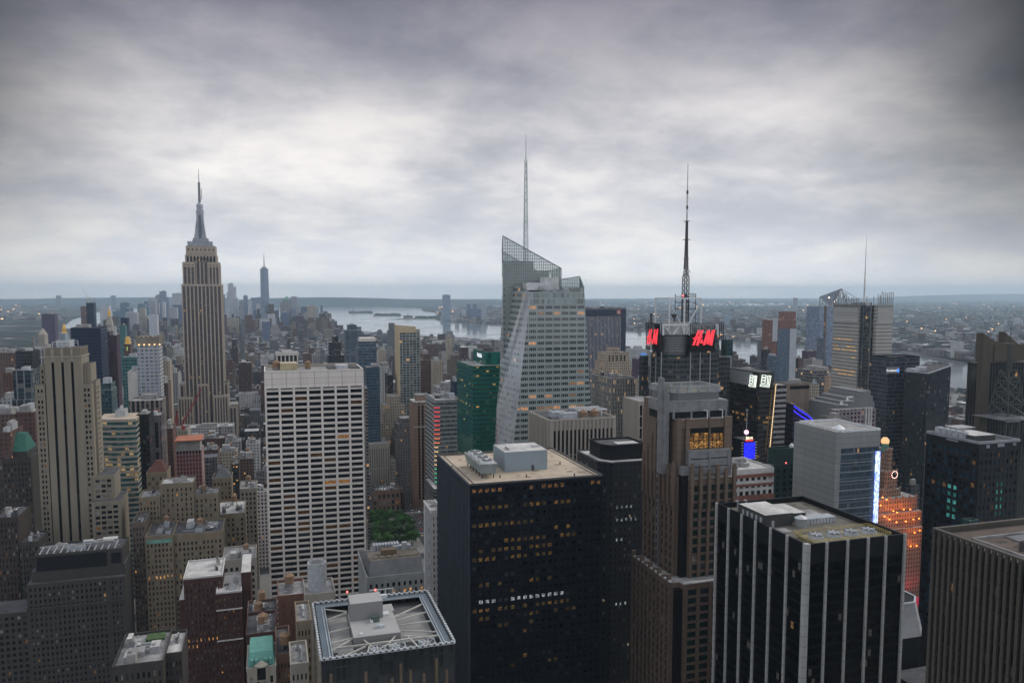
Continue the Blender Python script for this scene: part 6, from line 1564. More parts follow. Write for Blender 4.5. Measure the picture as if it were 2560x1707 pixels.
for i in range(8):
    for k in range(16):
        f = lambda a_, t: (p.x + r_ * math.sin(a_) * math.cos(t), 522 + r_ * math.sin(a_) * math.sin(t), p.z + r_ * math.cos(a_))
        a0, a1, t0, t1 = math.pi * i / 8, math.pi * (i + 1) / 8, 2 * math.pi * k / 16, 2 * math.pi * (k + 1) / 16
        b.quad(f(a1, t0), f(a1, t1), f(a0, t1), f(a0, t0))
b.build('ball', em('ball_pink', (1, .5, .72), 2.0), o)
b = MB(); pN(b, 1869, 1158, 1895, 1163, 515, 0, .5); t = b.build('low_screen', BSC); tag(t, 'small dim blue screen strip at the foot of the ball tower', 'screen')
b = MB(); pa = [hit(q, y, Y=470) for q, y in ((1832, 1148), (1843, 1148), (1847, 1165), (1832, 1165))]
b.prism([(pa[0].x, 470), (pa[1].x, 470), (pa[2].x, 470.6), (pa[3].x, 470.6)], pa[2].z, pa[0].z); t = b.build('cyan_screen', em('cyan_screen', (.0, .85, .9), 1.0)); tag(t, 'bright cyan screen glimpsed beside the brown granite tower', 'screen')
T('white_slab', 'white wedge block behind the cyan screen', 1846, 1866, 1150, 486, 16, M_pale, mech=0)

# ================================================================ black office tower with the beige roof
a = hit(1174.5, 1210, Y=330); rx = hit(1505, 1185, Y=330).x; e = hit(1095.5, 1137, X=a.x); z = a.z
B = Bld('black_office', 'large blue black office tower with a beige gravel roof and rows of lit windows', a.x, rx, 330, e.y, z, 'office tower')
B.w.box(a.x + .1, rx - .1, 330.35, e.y - .2, 0, z - .6, 0, 1)
rowl = {}
for j, v in ((2, .62), (4, .72), (5, .3), (6, .7), (7, .6), (8, .62), (11, .4), (14, .55), (15, .5), (16, .25), (17, .35), (20, .1), (21, .1)): rowl[j] = v
rr = random.Random(4)
YEL = [glassm('office_lit_%d' % k, (.04, .03, .015), .1, .3, c, s, ) for k, (c, s) in enumerate((((1, .58, .18), .10), ((1, .64, .28), .05), ((1, .52, .14), .17)))]
rowspan = {}
def cb(i, j, face):
    if face == 'E': return BLIND if j == 15 and i > 7 and i < 22 and False else (LITD if rr.random() < .004 else DARK)
    if j == 13 and 1 <= i <= 15: return LITW if rr.random() < .75 else MID
    if j == 0: return LITD if rr.random() < .4 else DARK
    lo, hi = rowspan.setdefault(j, (rr.choice((0, 0, 2, 4)), rr.choice((9, 12, 15, 16))))
    if (lo <= i <= hi and rr.random() < min(.93, rowl.get(j, 0) * 1.35)) or rr.random() < .004: return rr.choice(YEL)
    return MID if rr.random() < .12 else DARK
nf = int((z - 2) / 3.78)
B.grid('N', a.x, rx, 0, z, 21, nf, 1.15, 2.15, .38, .28, cb, None, .9, 0, 0, top=2.4, zmin=40)
B.grid('E', 330.1, e.y, 0, z, 26, nf, .9, 1.5, .75, .35, cb, None, .6, 2, 2, top=2.4, zmin=40)
# ledges on the side that make the woven pattern
B.done([BRONZE, ROOFB, pm('blue_grey_fin', (.045, .060, .075), .45, .1, vs=.25, spec=.3)], 100)
o = B.o; x0, x1, y0, y1 = a.x, rx, 330, e.y; zr_ = z - .6
parapet(o, x0 - .5, x1 + .2, y0 - .4, y1 + .1, zr_ + .02, .75, .55, pm('bronze_coping', (.07, .07, .07), .5))
b = MB(); b.box(x0 + 2.2, x0 + 2.5, y0 + 2, y1 - 2, zr_, zr_ + .25); b.box(x1 - 2.6, x1 - 2.3, y0 + 2, y1 - 2, zr_, zr_ + .25); b.box(x0 + 2.6, x1 - 2.7, y1 - 2.4, y1 - 2.1, zr_, zr_ + .25); b.build('davit_rail', ROOFD, o)
hx = lambda px, py: hit(px, py, Z=zr_)
patches(o, x0 + 3, x1 - 3, y0 + 2, y1 - 4, zr_, 202, 34, (.27, .21, .15))
q = hx(1262, 1180); q2 = hx(1375, 1177); b = MB(); zt_ = hit(1270, 1130, Y=q.y).z
b.box(q.x, q2.x, q.y, q.y + 20, zr_, zt_, 0, 1); b.box(q.x + 3, q.x + 3.3, q.y + 4, q.y + 10, zt_, zt_ + 1, 2); b.box(q2.x - 5, q2.x - 1, q.y + 8, q.y + 10, zt_, zt_ + .4, 2); b.build('penthouse', [pm('penthouse_blue_grey', (.24, .29, .32), .7, var=.06), ROOFL, STEEL], o)
b = MB(); b.box(q2.x - 8, q2.x - 6.6, q.y - .1, q.y + .02, zr_, zr_ + 2.6); b.build('door', ROOFD, o)
c0 = hx(1205, 1198); c1 = hx(1256, 1192); ln = 29.0
b = MB(); xA, xB, yA = c0.x - 1, c1.x - 2.5, c0.y + .5
b.prism([(xA + 1, yA + .6), (xB - 1, yA + .6), (xB - 1, yA + ln), (xA + 1, yA + ln)], zr_ + 2.2, zr_ + 6.6, 0, 1, [(xA, yA), (xB, yA), (xB, yA + ln + .6), (xA, yA + ln + .6)])
for k in range(6):
    for s in (xA + 1.5, xB - 1.8): b.bar((s, yA + 1 + k * (ln - 2) / 5, zr_), (s, yA + 1 + k * (ln - 2) / 5, zr_ + 2.3), .2, 2)
ct = b.build('cooling_tower', [pm('pale_green_metal', (.20, .245, .245), .5), ROOFG, DSTEEL], o)
for k in range(4):
    cy_ = yA + ln * (k + .5) / 4; cx_ = (xA + xB) / 2; b = MB(); R_ = ln / 8 * .86
    b.cyl(cx_, cy_, zr_ + 6.6, zr_ + 7.7, R_, R_ * .97, 24, 0, 0); b.cyl(cx_, cy_, zr_ + 7.71, zr_ + 7.9, R_ * .84, R_ * .84, 24, 1, 1)
    for m_ in range(4): t = math.pi * m_ / 2 + .4; b.bar((cx_, cy_, zr_ + 7.95), (cx_ + R_ * .85 * math.cos(t), cy_ + R_ * .85 * math.sin(t), zr_ + 7.95), .12, 2)
    b.cyl(cx_, cy_, zr_ + 7.9, zr_ + 8.2, .7, .7, 10, 0)
    b.build('fan', [WSTEEL, ROOFD, STEEL], ct, base=o.location)
b = MB(); 
for k in range(5): pp = hx((1316, 1436, 1130, 1250, 1400)[k], (1192, 1190, 1170, 1194, 1160)[k]); b.cyl(pp.x, pp.y, zr_, zr_ + 1.3, .35, .3, 8)
b.build('vent_pipe', DSTEEL, o)

# second black tower behind it
a = hit(1530, 1158, Y=408); rx = hit(1640, 1150, Y=408).x; e = hit(1443, 1128, X=a.x - 6)
zz = a.z; X0, X1, Y0, Y1 = a.x - 6, rx, 408, e.y
o = thing('black_granite_tower', 'black granite tower with a cut corner and a black box on its pale roof', 'office tower', ((X0 + X1) / 2, 430, 0)); FOOT.append((X0, X1, Y0, Y1, zz))
out_ = [(X0, Y0 + 6), (X0 + 6, Y0), (X1, Y0), (X1, Y1), (X0, Y1)]
b = MB(); b.prism(out_, 0, zz, 0, 1)
b.build('wall', [fm('facade_granite_dots', (.017, .018, .021), (.02, .022, .024), 2.9, 3.8, .30, .42, .045, litcol=(.9, .75, .5), ls=.35, gr=.1, wr=.4, gs=.35, blind=.14, seed=61), ROOFL], o)
b = MB()
for k in range(5):
    (ax, ay), (bx, by) = out_[k], out_[(k + 1) % 5]; b.bar((ax, ay, zz + .35), (bx, by, zz + .35), .35)
b.build('parapet', pm('black_coping', (.08, .08, .085), .6), o)
m0 = hit(1540, 1150, Z=zz); mz = hit(1540, 1116, Y=m0.y).z; mx0, mx1 = hit(1497, 1140, Y=m0.y + 8).x, hit(1613, 1140, Y=m0.y).x
oc = [(mx0, m0.y + 6), (m0.x - 3, m0.y), (mx1, m0.y), (mx1, m0.y + 22), (mx0, m0.y + 22)]
b = MB(); b.prism(oc, zz, mz, 0, 1); b.build('penthouse', [BLACKM, ROOFD], o)
b = MB()
for k in range(5): (ax, ay), (bx, by) = oc[k], oc[(k + 1) % 5]; b.bar((ax, ay, mz + .5), (bx, by, mz + .5), .5)
b.box(mx0 + 10, mx1 - 3, m0.y + 3, m0.y + 10, mz, mz + .8, 1); b.build('roof_unit', [BLACKM, ROOFL], o)
b = MB()
for j, n0 in ((7, 4), (9, 5), (12, 2), (22, 3)):
    for k in range(n0): xx = X0 + 9 + k * 2.9; b.quad((xx, Y0 - .03, zz - 3.8 * j + .3), (xx + 1, Y0 - .03, zz - 3.8 * j + .3), (xx + 1, Y0 - .03, zz - 3.8 * j + 2.0), (xx, Y0 - .03, zz - 3.8 * j + 2.0))
w_ = b.build('window', glassm('glass_lit_pale', (.1, .1, .1), .2, .3, (.75, .9, .85), .35), o); w_['kind'] = 'stuff'
# ================================================================ brown granite tower with finials
PIERG = GRAN; GRM = pm('grey_metal_band', (.20, .205, .21), .5, .2, vs=.3); GLG = glassm('glass_green_dark', (.012, .03, .028), .08, .35)
Yc, Xc_ = 325.0, hit(1700, 1190, Y=325).x
e = hit(1612, 1160, X=Xc_); rx = hit(1838, 1180, Y=325).x; z1 = hit(1700, 1196, Y=325).z
B = Bld('granite_tower', 'brown granite tower of upright piers with stepped finials and a grey metal head', Xc_, rx, 325, e.y, z1, 'office tower')
cgx = chooser(.004, .01, .05, .3, 101, None, GLG)
W_ = B.w
W_.box(Xc_ + .3, rx, 329, e.y, 0, z1 - 1, 0, 1); W_.box(Xc_ + 5, rx, 325.3, 329, 0, z1 - 1, 0, 1)
# notched glass corner
W_.box(Xc_ + 1.6, Xc_ + 4.9, 326.2, 328.9, 0, z1 + 3, 2); W_.box(Xc_ + 1.3, Xc_ + 5.2, 325.8, 328.9, z1 + 1, z1 + 5, 3)
B.grid('N', Xc_ + 5, rx, 60, z1 - 2, 5, 24, 1.5, 1.3, .9, .3, cgx, None, 1.7, 0, 0, top=2.0)
B.grid('E', 329, e.y, 60, z1 - 2, 7, 24, 1.7, 1.3, .9, .3, cgx, None, 1.5, 0, 0, top=2.0)
gw = (rx - Xc_ - 5 - 3.4 + 1.5) / 5
def finial(x, y, s, zt, zb=None): W_.box(x - s, x + s, y - s, y + s, (z1 - 14) if zb is None else zb, zt, 0); W_.box(x - s * .7, x + s * .7, y - s * .7, y + s * .7, zt, zt + 1.4, 0)
for i in range(6): q = Xc_ + 5 + (.85 if i == 0 else 1.7 + i * gw - .75) ; finial(min(q, rx - .9), 324.2, .78, z1 + (5.5 if i == 0 else 2.2 + (i % 2) * 2.0))
bwE = (e.y - 329 - 3 + 1.7) / 7
for i in range(8): q = 329 + (.8 if i == 0 else 1.5 + i * bwE - .85); finial(Xc_ - .85, min(q, e.y - .9), .82, z1 + (6, 4, 3, 12, 22, 16, 9, 5)[i])
# grey metal bay on the side
ym = 329 + 1.5 + 4 * bwE; W_.box(Xc_ - 1.15, Xc_ - .4, ym - bwE + .2, ym - 1.8, 60, z1 + 18, 3)
for k in range(30): W_.box(Xc_ - 1.3, Xc_ - 1.14, ym - bwE + 1, ym - 2.6, 66 + k * 4, 68.4 + k * 4, 2)
# lower, broader tier
Xl, el = hit(1688, 1462, Y=317).x, None; e2 = hit(1583, 1384, X=Xl); z2 = hit(1688, 1462, Y=317).z
W_.box(Xl + .3, rx + 3, 321, e2.y, 0, z2 - .5, 0, 1); W_.box(Xl + 4.5, rx + 3, 317.3, 321, 0, z2 - .5, 0, 1); W_.box(Xl + 1.2, Xl + 4.4, 318, 320.9, 0, z2 - 3, 2)
B.grid('N', Xl + 4.5, rx + 3, 10, z2, 5, 26, 1.6, 1.3, .9, .3, cgx, 317, 1.6, 0, 0, top=3.0, zmin=20); B.grid('E', 321, e2.y, 10, z2, 9, 26, 1.7, 1.3, .9, .3, cgx, Xl, 1.5, 0, 0, top=3.0, zmin=20)
FOOT.append((Xl, rx + 3, 317, e2.y, z2))
for (q0, q1, p0_, p1_) in ((Xl + 4, rx + 3, 316.2, 317.3), (Xl - 1, Xl + .3, 320.6, e2.y)): W_.box(q0, q1, p0_, p1_, z2, z2 + .7, 4)
for k in range(9): W_.box(Xl - 1.2, Xl + .6, 322 + k * (e2.y - 324) / 8.0, 323.4 + k * (e2.y - 324) / 8.0, z2 - 3, z2 + (1.6 if k % 2 else 3.0), 0)
# upper tiers
Yu = 331; Xu = hit(1694, 1050, Y=Yu).x; ru = hit(1827, 1050, Y=Yu).x; zu = hit(1694, 1050, Y=Yu).z; eu = hit(1637, 1000, X=Xu)
W_.box(Xu + .1, ru, Yu + .4, 352, z1 - 1.5, zu, 0, 1)
zb_ = hit(1700, 1124, Y=Yu).z
for (xa, xb) in ((1724, 1771), (1775, 1809)):
    p, q = hit(xa, 1083, Y=Yu - .2), hit(xb, 1083, Y=Yu - .2); n = 4
    for k in range(n):
        for r_ in range(2):
            h = (p.z - zb_) / 2; B.pane('N', Yu + .02, p.x + (q.x - p.x) * k / n + .12, p.x + (q.x - p.x) * (k + 1) / n - .12, zb_ + h * r_ + .15, zb_ + h * (r_ + 1) - .15, glassm('glass_lit_amber', (.1, .06, .02), .2, .3, (1, .48, .14), .42) if r_ == 0 or k % 2 else LITD)
    W_.box(p.x - .01, q.x + .01, Yu + .05, Yu + .38, zb_, p.z + 2.6, 2)
for xa, xb in ((1693, 1702), (1713, 1723), (1771.5, 1774.5), (1809.5, 1828)): p, q = hit(xa, 1060, Y=Yu), hit(xb, 1060, Y=Yu); W_.box(p.x, q.x, Yu - .9, Yu + .4, z1 - 1, zu + .8, 0)
p, q = hit(1700, 1060, Y=Yu), hit(1828, 1060, Y=Yu); W_.box(p.x + .02, q.x - .02, Yu - .3, Yu + .4, hit(1700, 1072, Y=Yu).z, zu, 0)
# grey curved bays below the lit windows
for k, (ya, yb) in enumerate(((1128, 1140), (1150, 1160), (1170, 1180), (1190, 1200))):
    p, q = hit(1722, ya, Y=327.5), hit(1826, yb, Y=327.5); W_.box(p.x, q.x, 327.2, 331, q.z, p.z, 3)
p, q = hit(1726, 1128, Y=328), hit(1822, 1200, Y=328); W_.box(p.x, q.x, 327.9, 331, q.z - 3, p.z - .5, 2)
for k in (1722, 1772, 1820): p = hit(k, 1128, Y=327); W_.box(p.x, p.x + 1.1, 326.9, 330, hit(k, 1200, Y=327).z - 3, p.z + .4, 3)
# left shoulder tower and stepped pinnacle
Xs_ = hit(1640, 1005, Y=352).x; zs = hit(1655, 1000, Y=346).z
W_.box(Xu - 2.5, ru - 6, 340, 362, z1 - 2, zs - 6, 0, 1); W_.box(Xu - 2.6, Xu + 3, 349, 361, zs - 6, zs, 0, 1)
for k, (q0, q1, yt) in enumerate(((1655, 1661, 945), (1656, 1664, 959), (1657, 1667, 972), (1657, 1671, 984))):
    p, q = hit(q0, yt, Y=337 + k * .03), hit(q1, yt, Y=337); W_.box(p.x, q.x, 336.6 - k * .3, 341, z1, p.z, 3)
# dark glazed drum tier and metal penthouse
p, q = hit(1664, 1040, Y=334), hit(1818, 1040, Y=334); za, zbb = hit(1700, 1003, Y=334).z, hit(1700, 1030, Y=334).z
W_.prism([(p.x, 338), (p.x + 4, 334), (q.x, 334), (q.x, 352), (p.x, 352)], zbb, za, 3, 1); W_.prism([(p.x + .6, 338.4), (p.x + 4.2, 334.7), (q.x - .6, 334.7), (q.x - .6, 352), (p.x + .6, 352)], zu - .5, zbb, 2)
for k in range(4): xx = p.x + 4 + (q.x - p.x - 5) * k / 3; W_.box(xx, xx + .9, 334.1, 335, zu, zbb, 3)
for k in range(3): W_.box(q.x - 6, q.x + .3, 333.7, 334.3, za - 1.2 - k * 1.1, za - .7 - k * 1.1, 3)
p2, q2 = hit(1672, 1000, Y=336), hit(1797, 1000, Y=336); zc, zd, ze = hit(1700, 1003, Y=336).z, hit(1700, 982, Y=336).z, hit(1700, 968, Y=336).z
oc = [(p2.x, 341), (p2.x + 5, 336), (q2.x, 336), (q2.x, 354), (p2.x, 354)]
pen = MB(); pen.prism(oc, zc - .3, zd, 0, 1); pen.build('penthouse', [pm('penthouse_grey', (.135, .14, .145), .6, var=.06), pm('roof_moss', (.22, .19, .09), .95, var=.4, vs=.4)], B.o)
par = MB()
for k in range(5):
    (ax, ay), (bx, by) = oc[k], oc[(k + 1) % 5]
    for r_ in range(4): zz = zd + .1 + (ze - zd) * r_ / 3; par.bar((ax, ay, zz), (bx, by, zz), .35 if r_ == 3 else .28)
    n = max(2, int(math.hypot(bx - ax, by - ay) / 5))
    for m_ in range(n): t = m_ / n; par.box(ax + (bx - ax) * t - .7, ax + (bx - ax) * t + .7, ay + (by - ay) * t - .5, ay + (by - ay) * t + .5, zd, ze + .1)
par.build('parapet', pm('pale_rail_metal', (.30, .315, .32), .5, .2), B.o)
b = MB()
for q in (1768, 1806): p = hit(q, 1045, Y=331); b.bar((p.x, 331, zu), (p.x, 331, zu + 3.8), .18); b.bar((p.x, 331, zu + 3.8), (p.x - 2, 331, zu + 4.2), .18)
b.build('davit', WSTEEL, B.o)
B.done([GRAN, ROOFG, BLACKM, GRM, TRIM], 100)
# brick and white house with roof terrace, dark green block, white wall glass block
B = brick_bld('striped_house', 'low brick and white banded house with a flat roof behind the brown granite tower', 1830, 1934, 1180, 430, 34, 7, 4.6, [TRIM, ROOFL], 111, wf=.62, top=3.6, n=5, tanks=0)
b = MB()
for k, (ya, yb) in enumerate(((1188, 1197), (1212, 1218), (1240, 1256))): pN(b, 1830, ya, 1934, yb, 430, .52, .7)
b.build('brick_band', pm('band_brick', (.20, .085, .06), .9), B.o)
DG = fm('facade_dark_green', (.008, .032, .032), (.006, .014, .016), 5.2, 4.4, .45, .55, .02, blind=0, wr=.5, gs=.4)
o, x0, x1, y0, y1, z = T('dark_green_block', 'dark green stone block with two small white vents on its sunken roof', 1912, 2040, 1170, 462, 13, DG, mech=0, sil=False)
u0, u1 = hit(1938, 1122, Y=467), hit(2040, 1118, Y=467); b = MB(); b.box(u0.x, u1.x, 467, y1, z + .01, u0.z - 1.5, 0, 1); b.build('upper_block', [pm('green_panel', (.008, .036, .036), .5), ROOFD], o)
parapet(o, u0.x, u1.x, 467, y1, u0.z - 1.5, 1.5, .6, pm('green_panel', (.008, .036, .036), .5), out=.02)
b = MB()
for q in (1979, 1998): p = hit(q, 1124, Y=472.5); b.cyl(p.x, 472.5, u0.z - 1.5, u0.z + .5, 1.6, 1.5, 14); b.cyl(p.x, 472.5, u0.z + .5, u0.z + 2.2, 1.8, .2, 14)
b.build('roof_vent', WSTEEL, o)
b = MB(); p = hit(1965, 1158, Y=461); b.box(p.x - .3, p.x + .3, 460.6, 461.4, p.z, p.z + .7); b.build('beacon', em('red_beacon', (1, .12, .1), 4), o)
a = hit(2092, 1080, Y=392); e = hit(2041, 1070, X=a.x); rx = hit(2203, 1076, Y=392).x; z = a.z
o = thing('white_wall_block', 'glass block with a white blank side wall and a glowing blue edge strip', 'building', ((a.x + rx) / 2, 405, 0)); FOOT.append((a.x, rx, 392, 432, z))
WW = pm('white_wall_panel', (.23, .24, .237), .7, var=.09, streak=True, joint=3.9)
b = MB(); b.box(a.x, a.x + 3.5, 392.3, 432, 0, z, 0, 1); b.box(a.x + 3.52, rx, 392.5, 432, hit(2100, 1122, Y=392).z, z - .5, 0, 1); b.box(a.x, a.x + 3.51, 392, 392.3, hit(2092, 1150, Y=392).z, z, 0); b.build('wall', [WW, ROOFG], o)
b = MB(); b.box(a.x + 3.5, rx, 393.2, 431, 0, hit(2100, 1122, Y=392).z - .02); b.build('curtain_wall', fm('facade_slate_glass', (.07, .10, .125), (.03, .05, .068), 1.5, 3.7, .86, .7, .02, ls=.5, gr=.1, gs=.5, seed=71, blind=.05), o)
b = MB()
for k in range(16): b.box(a.x + 3.6, rx - 4, 392.9, 393.2, z - 14 - k * 5.6, z - 13.7 - k * 5.6)
b.build('fin', STEEL, o)
def ledmat():
    m = bpy.data.materials.new('sign_strip'); m.use_nodes = True; g = G(m.node_tree); b = pbsdf(g)
    x, y, zq = g.xyz(g.node('ShaderNodeNewGeometry').outputs['Position'])
    wn = g.node('ShaderNodeTexWhiteNoise', noise_dimensions='2D'); g.put(wn.inputs['Vector'], g.vec(g.m('FLOOR', g.m('MULTIPLY', zq, .9)), g.m('FLOOR', g.m('MULTIPLY', x, 1.1)), 0))
    g.put(b.inputs['Emission Color'], g.mix(g.m('GREATER_THAN', wn.outputs['Value'], .55), (.62, .78, 1), (.10, .22, 1))); b.inputs['Emission Strength'].default_value = 1.3
    return m
b = MB(); p, q = hit(2190, 1128, Y=391.8), hit(2200, 1305, Y=391.8); b.box(rx - 3.6, rx - .4, 391.4, 391.9, q.z, p.z); b.build('sign_strip', ledmat(), o)
parapet(o, a.x + 3.6, rx, 392.5, 432, z - .49, 1.2, .4, WSTEEL); b = MB(); b.cyl(a.x + 12, 405, z - .5, z + 2, 4, .3, 12); b.build('roof_vent', WSTEEL, o)
# clock tower house lit orange
XP = hit(2232, 1200, Y=500).x; pz = lambda y: hit(2240, y, Y=500).z
o = thing('clock_building', 'stepped stone building glowing with orange lamps under a lit clock and glass globe', 'building', (XP + 5, 515, 0))
FOOT.append((XP - 12, XP + 24, 492, 535, 150))
PST = fm('facade_clock_stone', (.34, .22, .16), (.035, .025, .02), 2.5, 3.4, .34, .48, .06, blind=.0, seed=81, ls=.4, litcol=(1, .4, .12)); PLP = pm('clock_stone', (.36, .25, .19), .85)
tiers = [(2203, 2232, 1125, 506, 520), (2194, 2244, 1180, 503, 524), (2188, 2252, 1225, 501, 527), (2180, 2262, 1250, 498, 530), (2172, 2293, 1250, 495, 532), (2165, 2304, 1288, 492, 535), (2160, 2308, 1330, 489, 538)]
for k, (xl, xr_, yt, ya, yb) in enumerate(tiers):
    p, q = hit(xl + 18, yt, Y=ya), hit(xr_, yt, Y=ya); b = MB(); b.box(p.x, q.x, ya, yb, 0, p.z, 0, 1)
    b.build('setback_block', [PST, ROOFG], o)
    if k < 5:
        b = MB(); n = 4 if k < 3 else 7
        for m_ in range(n): xx = p.x + (q.x - p.x - 1.2) * m_ / (n - 1); b.box(xx, xx + 1.2, ya - .3, ya + .9, p.z, p.z + 1.6)
        b.build('pinnacle', PLP, o)
def lamps(lst):
    b = MB(); g_ = []
    for (px_, py_, Y) in lst:
        p = hit(px_, py_, Y=Y); b.box(p.x - .5, p.x + .5, Y - .9, Y - .4, p.z - .3, p.z + .25); g_.append(p)
    return b, g_
ll = [(2205, 1242, 494), (2215, 1248, 494), (2232, 1276, 491), (2241, 1280, 491), (2258, 1272, 491), (2274, 1272, 491), (2200, 1262, 491), (2222, 1297, 488), (2240, 1304, 488), (2263, 1302, 488), (2282, 1297, 488), (2296, 1295, 488), (2285, 1330, 486), (2298, 1325, 486), (2275, 1364, 486), (2290, 1363, 486), (2210, 1290, 488)]
b, pts = lamps(ll); b.build('floodlight', em('orange_flood', (1, .22, .03), 7.0), o)
for k, p in enumerate(pts):
    d = bpy.data.lights.new('floodlight_glow', 'POINT'); d.energy = 700; d.color = (1, .25, .04); d.shadow_soft_size = .4
    lo_ = bpy.data.objects.new('floodlight_glow', d); COL.objects.link(lo_); lo_.parent = o; lo_.location = Vector((p.x, p.y - 1.3, p.z + .6)) - o.location
cp = hit(2236, 1186, Y=502.4); b = MB(); n = 28
for r0, r1, m_ in ((0, 2.4, 1), (2.4, 3.1, 0)):
    for k in range(n):
        t0, t1 = 2 * math.pi * k / n, 2 * math.pi * (k + 1) / n; f = lambda r_, t: (cp.x + r_ * math.cos(t), 502.3, cp.z + r_ * math.sin(t))
        b.quad(f(r0, t0), f(r1, t0), f(r1, t1), f(r0, t1), m_)
b.bar((cp.x, 502.1, cp.z), (cp.x + .9, 502.1, cp.z + 1.0), .12, 2); b.bar((cp.x, 502.1, cp.z), (cp.x + .3, 502.1, cp.z + 1.9), .1, 2)
for k in range(12): t = math.pi * k / 6; b.box(cp.x + 2.75 * math.cos(t) - .25, cp.x + 2.75 * math.cos(t) + .25, 501.9, 502.25, cp.z + 2.75 * math.sin(t) - .25, cp.z + 2.75 * math.sin(t) + .25, 3)
b.build('clock_face', [em('clock_ring', (1, .04, .05), .55), DARK, TRIM, em('clock_lamp', (1, .85, .7), 2.5)], o)
b = MB(); gp = hit(2213, 1100, Y=512); b.cyl(gp.x, 512, hit(2213, 1128, Y=512).z, gp.z - 2.4, 3.2, 2.6, 12, 1); b.cyl(gp.x, 512, gp.z - 2.4, gp.z, 2.9, 3.2, 14); b.cyl(gp.x, 512, gp.z, gp.z + 2.2, 3.2, 1.6, 14); b.build('globe', [em('globe_lamp', (1, .55, .25), 1.1), COPPER], o)
d = bpy.data.lights.new('marquee_glow', 'POINT'); d.energy = 9000; d.color = (1, .03, .12); d.shadow_soft_size = 2
lo_ = bpy.data.objects.new('marquee_glow', d); COL.objects.link(lo_); lo_.parent = o; q = hit(2282, 1505, Y=480); lo_.location = Vector((q.x, 479, q.z)) - o.location
b = MB(); p, q = hit(2258, 1495, Y=483), hit(2300, 1512, Y=483); b.box(p.x, q.x, 482.2, 483, q.z, p.z); b.build('marquee', em('marquee_red', (1, .03, .12), .25), o)

# ================================================================ black tower with white strips
YS = 230.0
a = hit(2016, 1362, Y=YS); XS, zS = a.x, a.z; eS = hit(1790, 1262, X=XS).y; rS = hit(2266, 1335, Y=YS).x
o = thing('strip_tower', 'black office tower with white upright strips and a cluttered roof at lower right', 'office tower', ((XS + rS) / 2, (YS + eS) / 2, 0)); FOOT.append((XS, rS, YS, eS, zS))
BG = fm('facade_black_curtain', (.006, .007, .008), (.004, .005, .006), 1.5, 3.8, .9, .66, .002, gr=.12, wr=.4, gs=.08, blind=.02, seed=91, ls=.12)
b = MB(); b.box(XS + .6, rS - .6, YS + .6, eS - .6, 0, zS - 2.2, 0, 1); b.box(XS + .4, rS - .4, YS + .4, YS + 1.2, zS - 7, zS, 2); b.box(XS + .4, XS + 1.2, YS + 1.2, eS - .4, zS - 7, zS - .003, 2); b.box(XS + 1.2, rS - .4, eS - 1.2, eS - .4, zS - 7, zS - .006, 2); b.box(rS - 1.2, rS - .4, YS + 1.2, eS - 1.2, zS - 7, zS - .009, 2)
b.build('wall', [BG, pm('roof_olive', (.12, .11, .09), .95, var=.4, vs=.3), BLACKM], o)
STRW = pm('white_strip', (.36, .365, .345), .6, var=.12, vs=.2, streak=True, joint=3.8)  # white greyed down, lower right vignette painted into the colour
b = MB()
for px_ in (2068, 2120, 2171, 2215): q = hit(px_, 1350, Y=YS).x; b.box(q - .4, q + .4, YS - .35, YS + .45, 0, zS + .25)
b.box(rS - 1.0, rS, YS - .35, YS + .45, 0, zS + .26)
for px_ in (1968, 1926, 1888, 1853, 1820): q = hit(px_, 1330, X=XS).y; b.box(XS - .35, XS + .45, q - .4, q + .4, 0, zS + .25)
b.box(XS - .35, XS + .45, eS - 1, eS, 0, zS + .26); b.box(XS - .4, XS + 1.5, YS - .4, YS + 1.5, 0, zS + .3); b.build('strip', STRW, o)
zr_ = zS - 2.2; patches(o, XS + 3, rS - 3, YS + 16, eS - 3, zr_, 203, 30, (.06, .055, .045)); hR = lambda px_, py_: hit(px_, py_, Z=zr_)
b = MB(); p = hit(1968, 1310, Y=254); ph = hit(1968, 1280, Y=254).z
x_a, x_b = XS + 2.5, XS + 15; b.box(x_a, x_b, 258, 276, zr_, zr_ + 5.0, 0, 1); b.box(x_b + .02, x_b + 9, 262, 276, zr_, zr_ + 3.4, 0, 1)
for k in range(5): b.box(x_a - .05, x_a, 260 + k * 3, 261.4 + k * 3, zr_ + 1, zr_ + 3.6, 2)
b.box(x_a + 3, x_a + 4.2, 257.93, 258, zr_, zr_ + 2.6, 2); b.build('bulkhead', [pm('dark_bulkhead', (.045, .045, .043), .8), ROOFL, METALP], o)
b = MB(); b.cyl(x_b + 2.5, 256.5, zr_, zr_ + 3.2, 2.3, 2.3, 20, 0); b.cyl(x_b + 2.5, 256.5, zr_ + 3.2, zr_ + 4.4, 2.45, .2, 20, 1); b.build('tank', [pm('grey_tank', (.24, .25, .25), .6), METALP], o)
b = MB()
for k in range(9): b.box(x_b + 6 + k * 1.5, x_b + 7.2 + k * 1.5, 257, 262, zr_, zr_ + 2.2, 0)
b.build('louvre_unit', METALP, o)
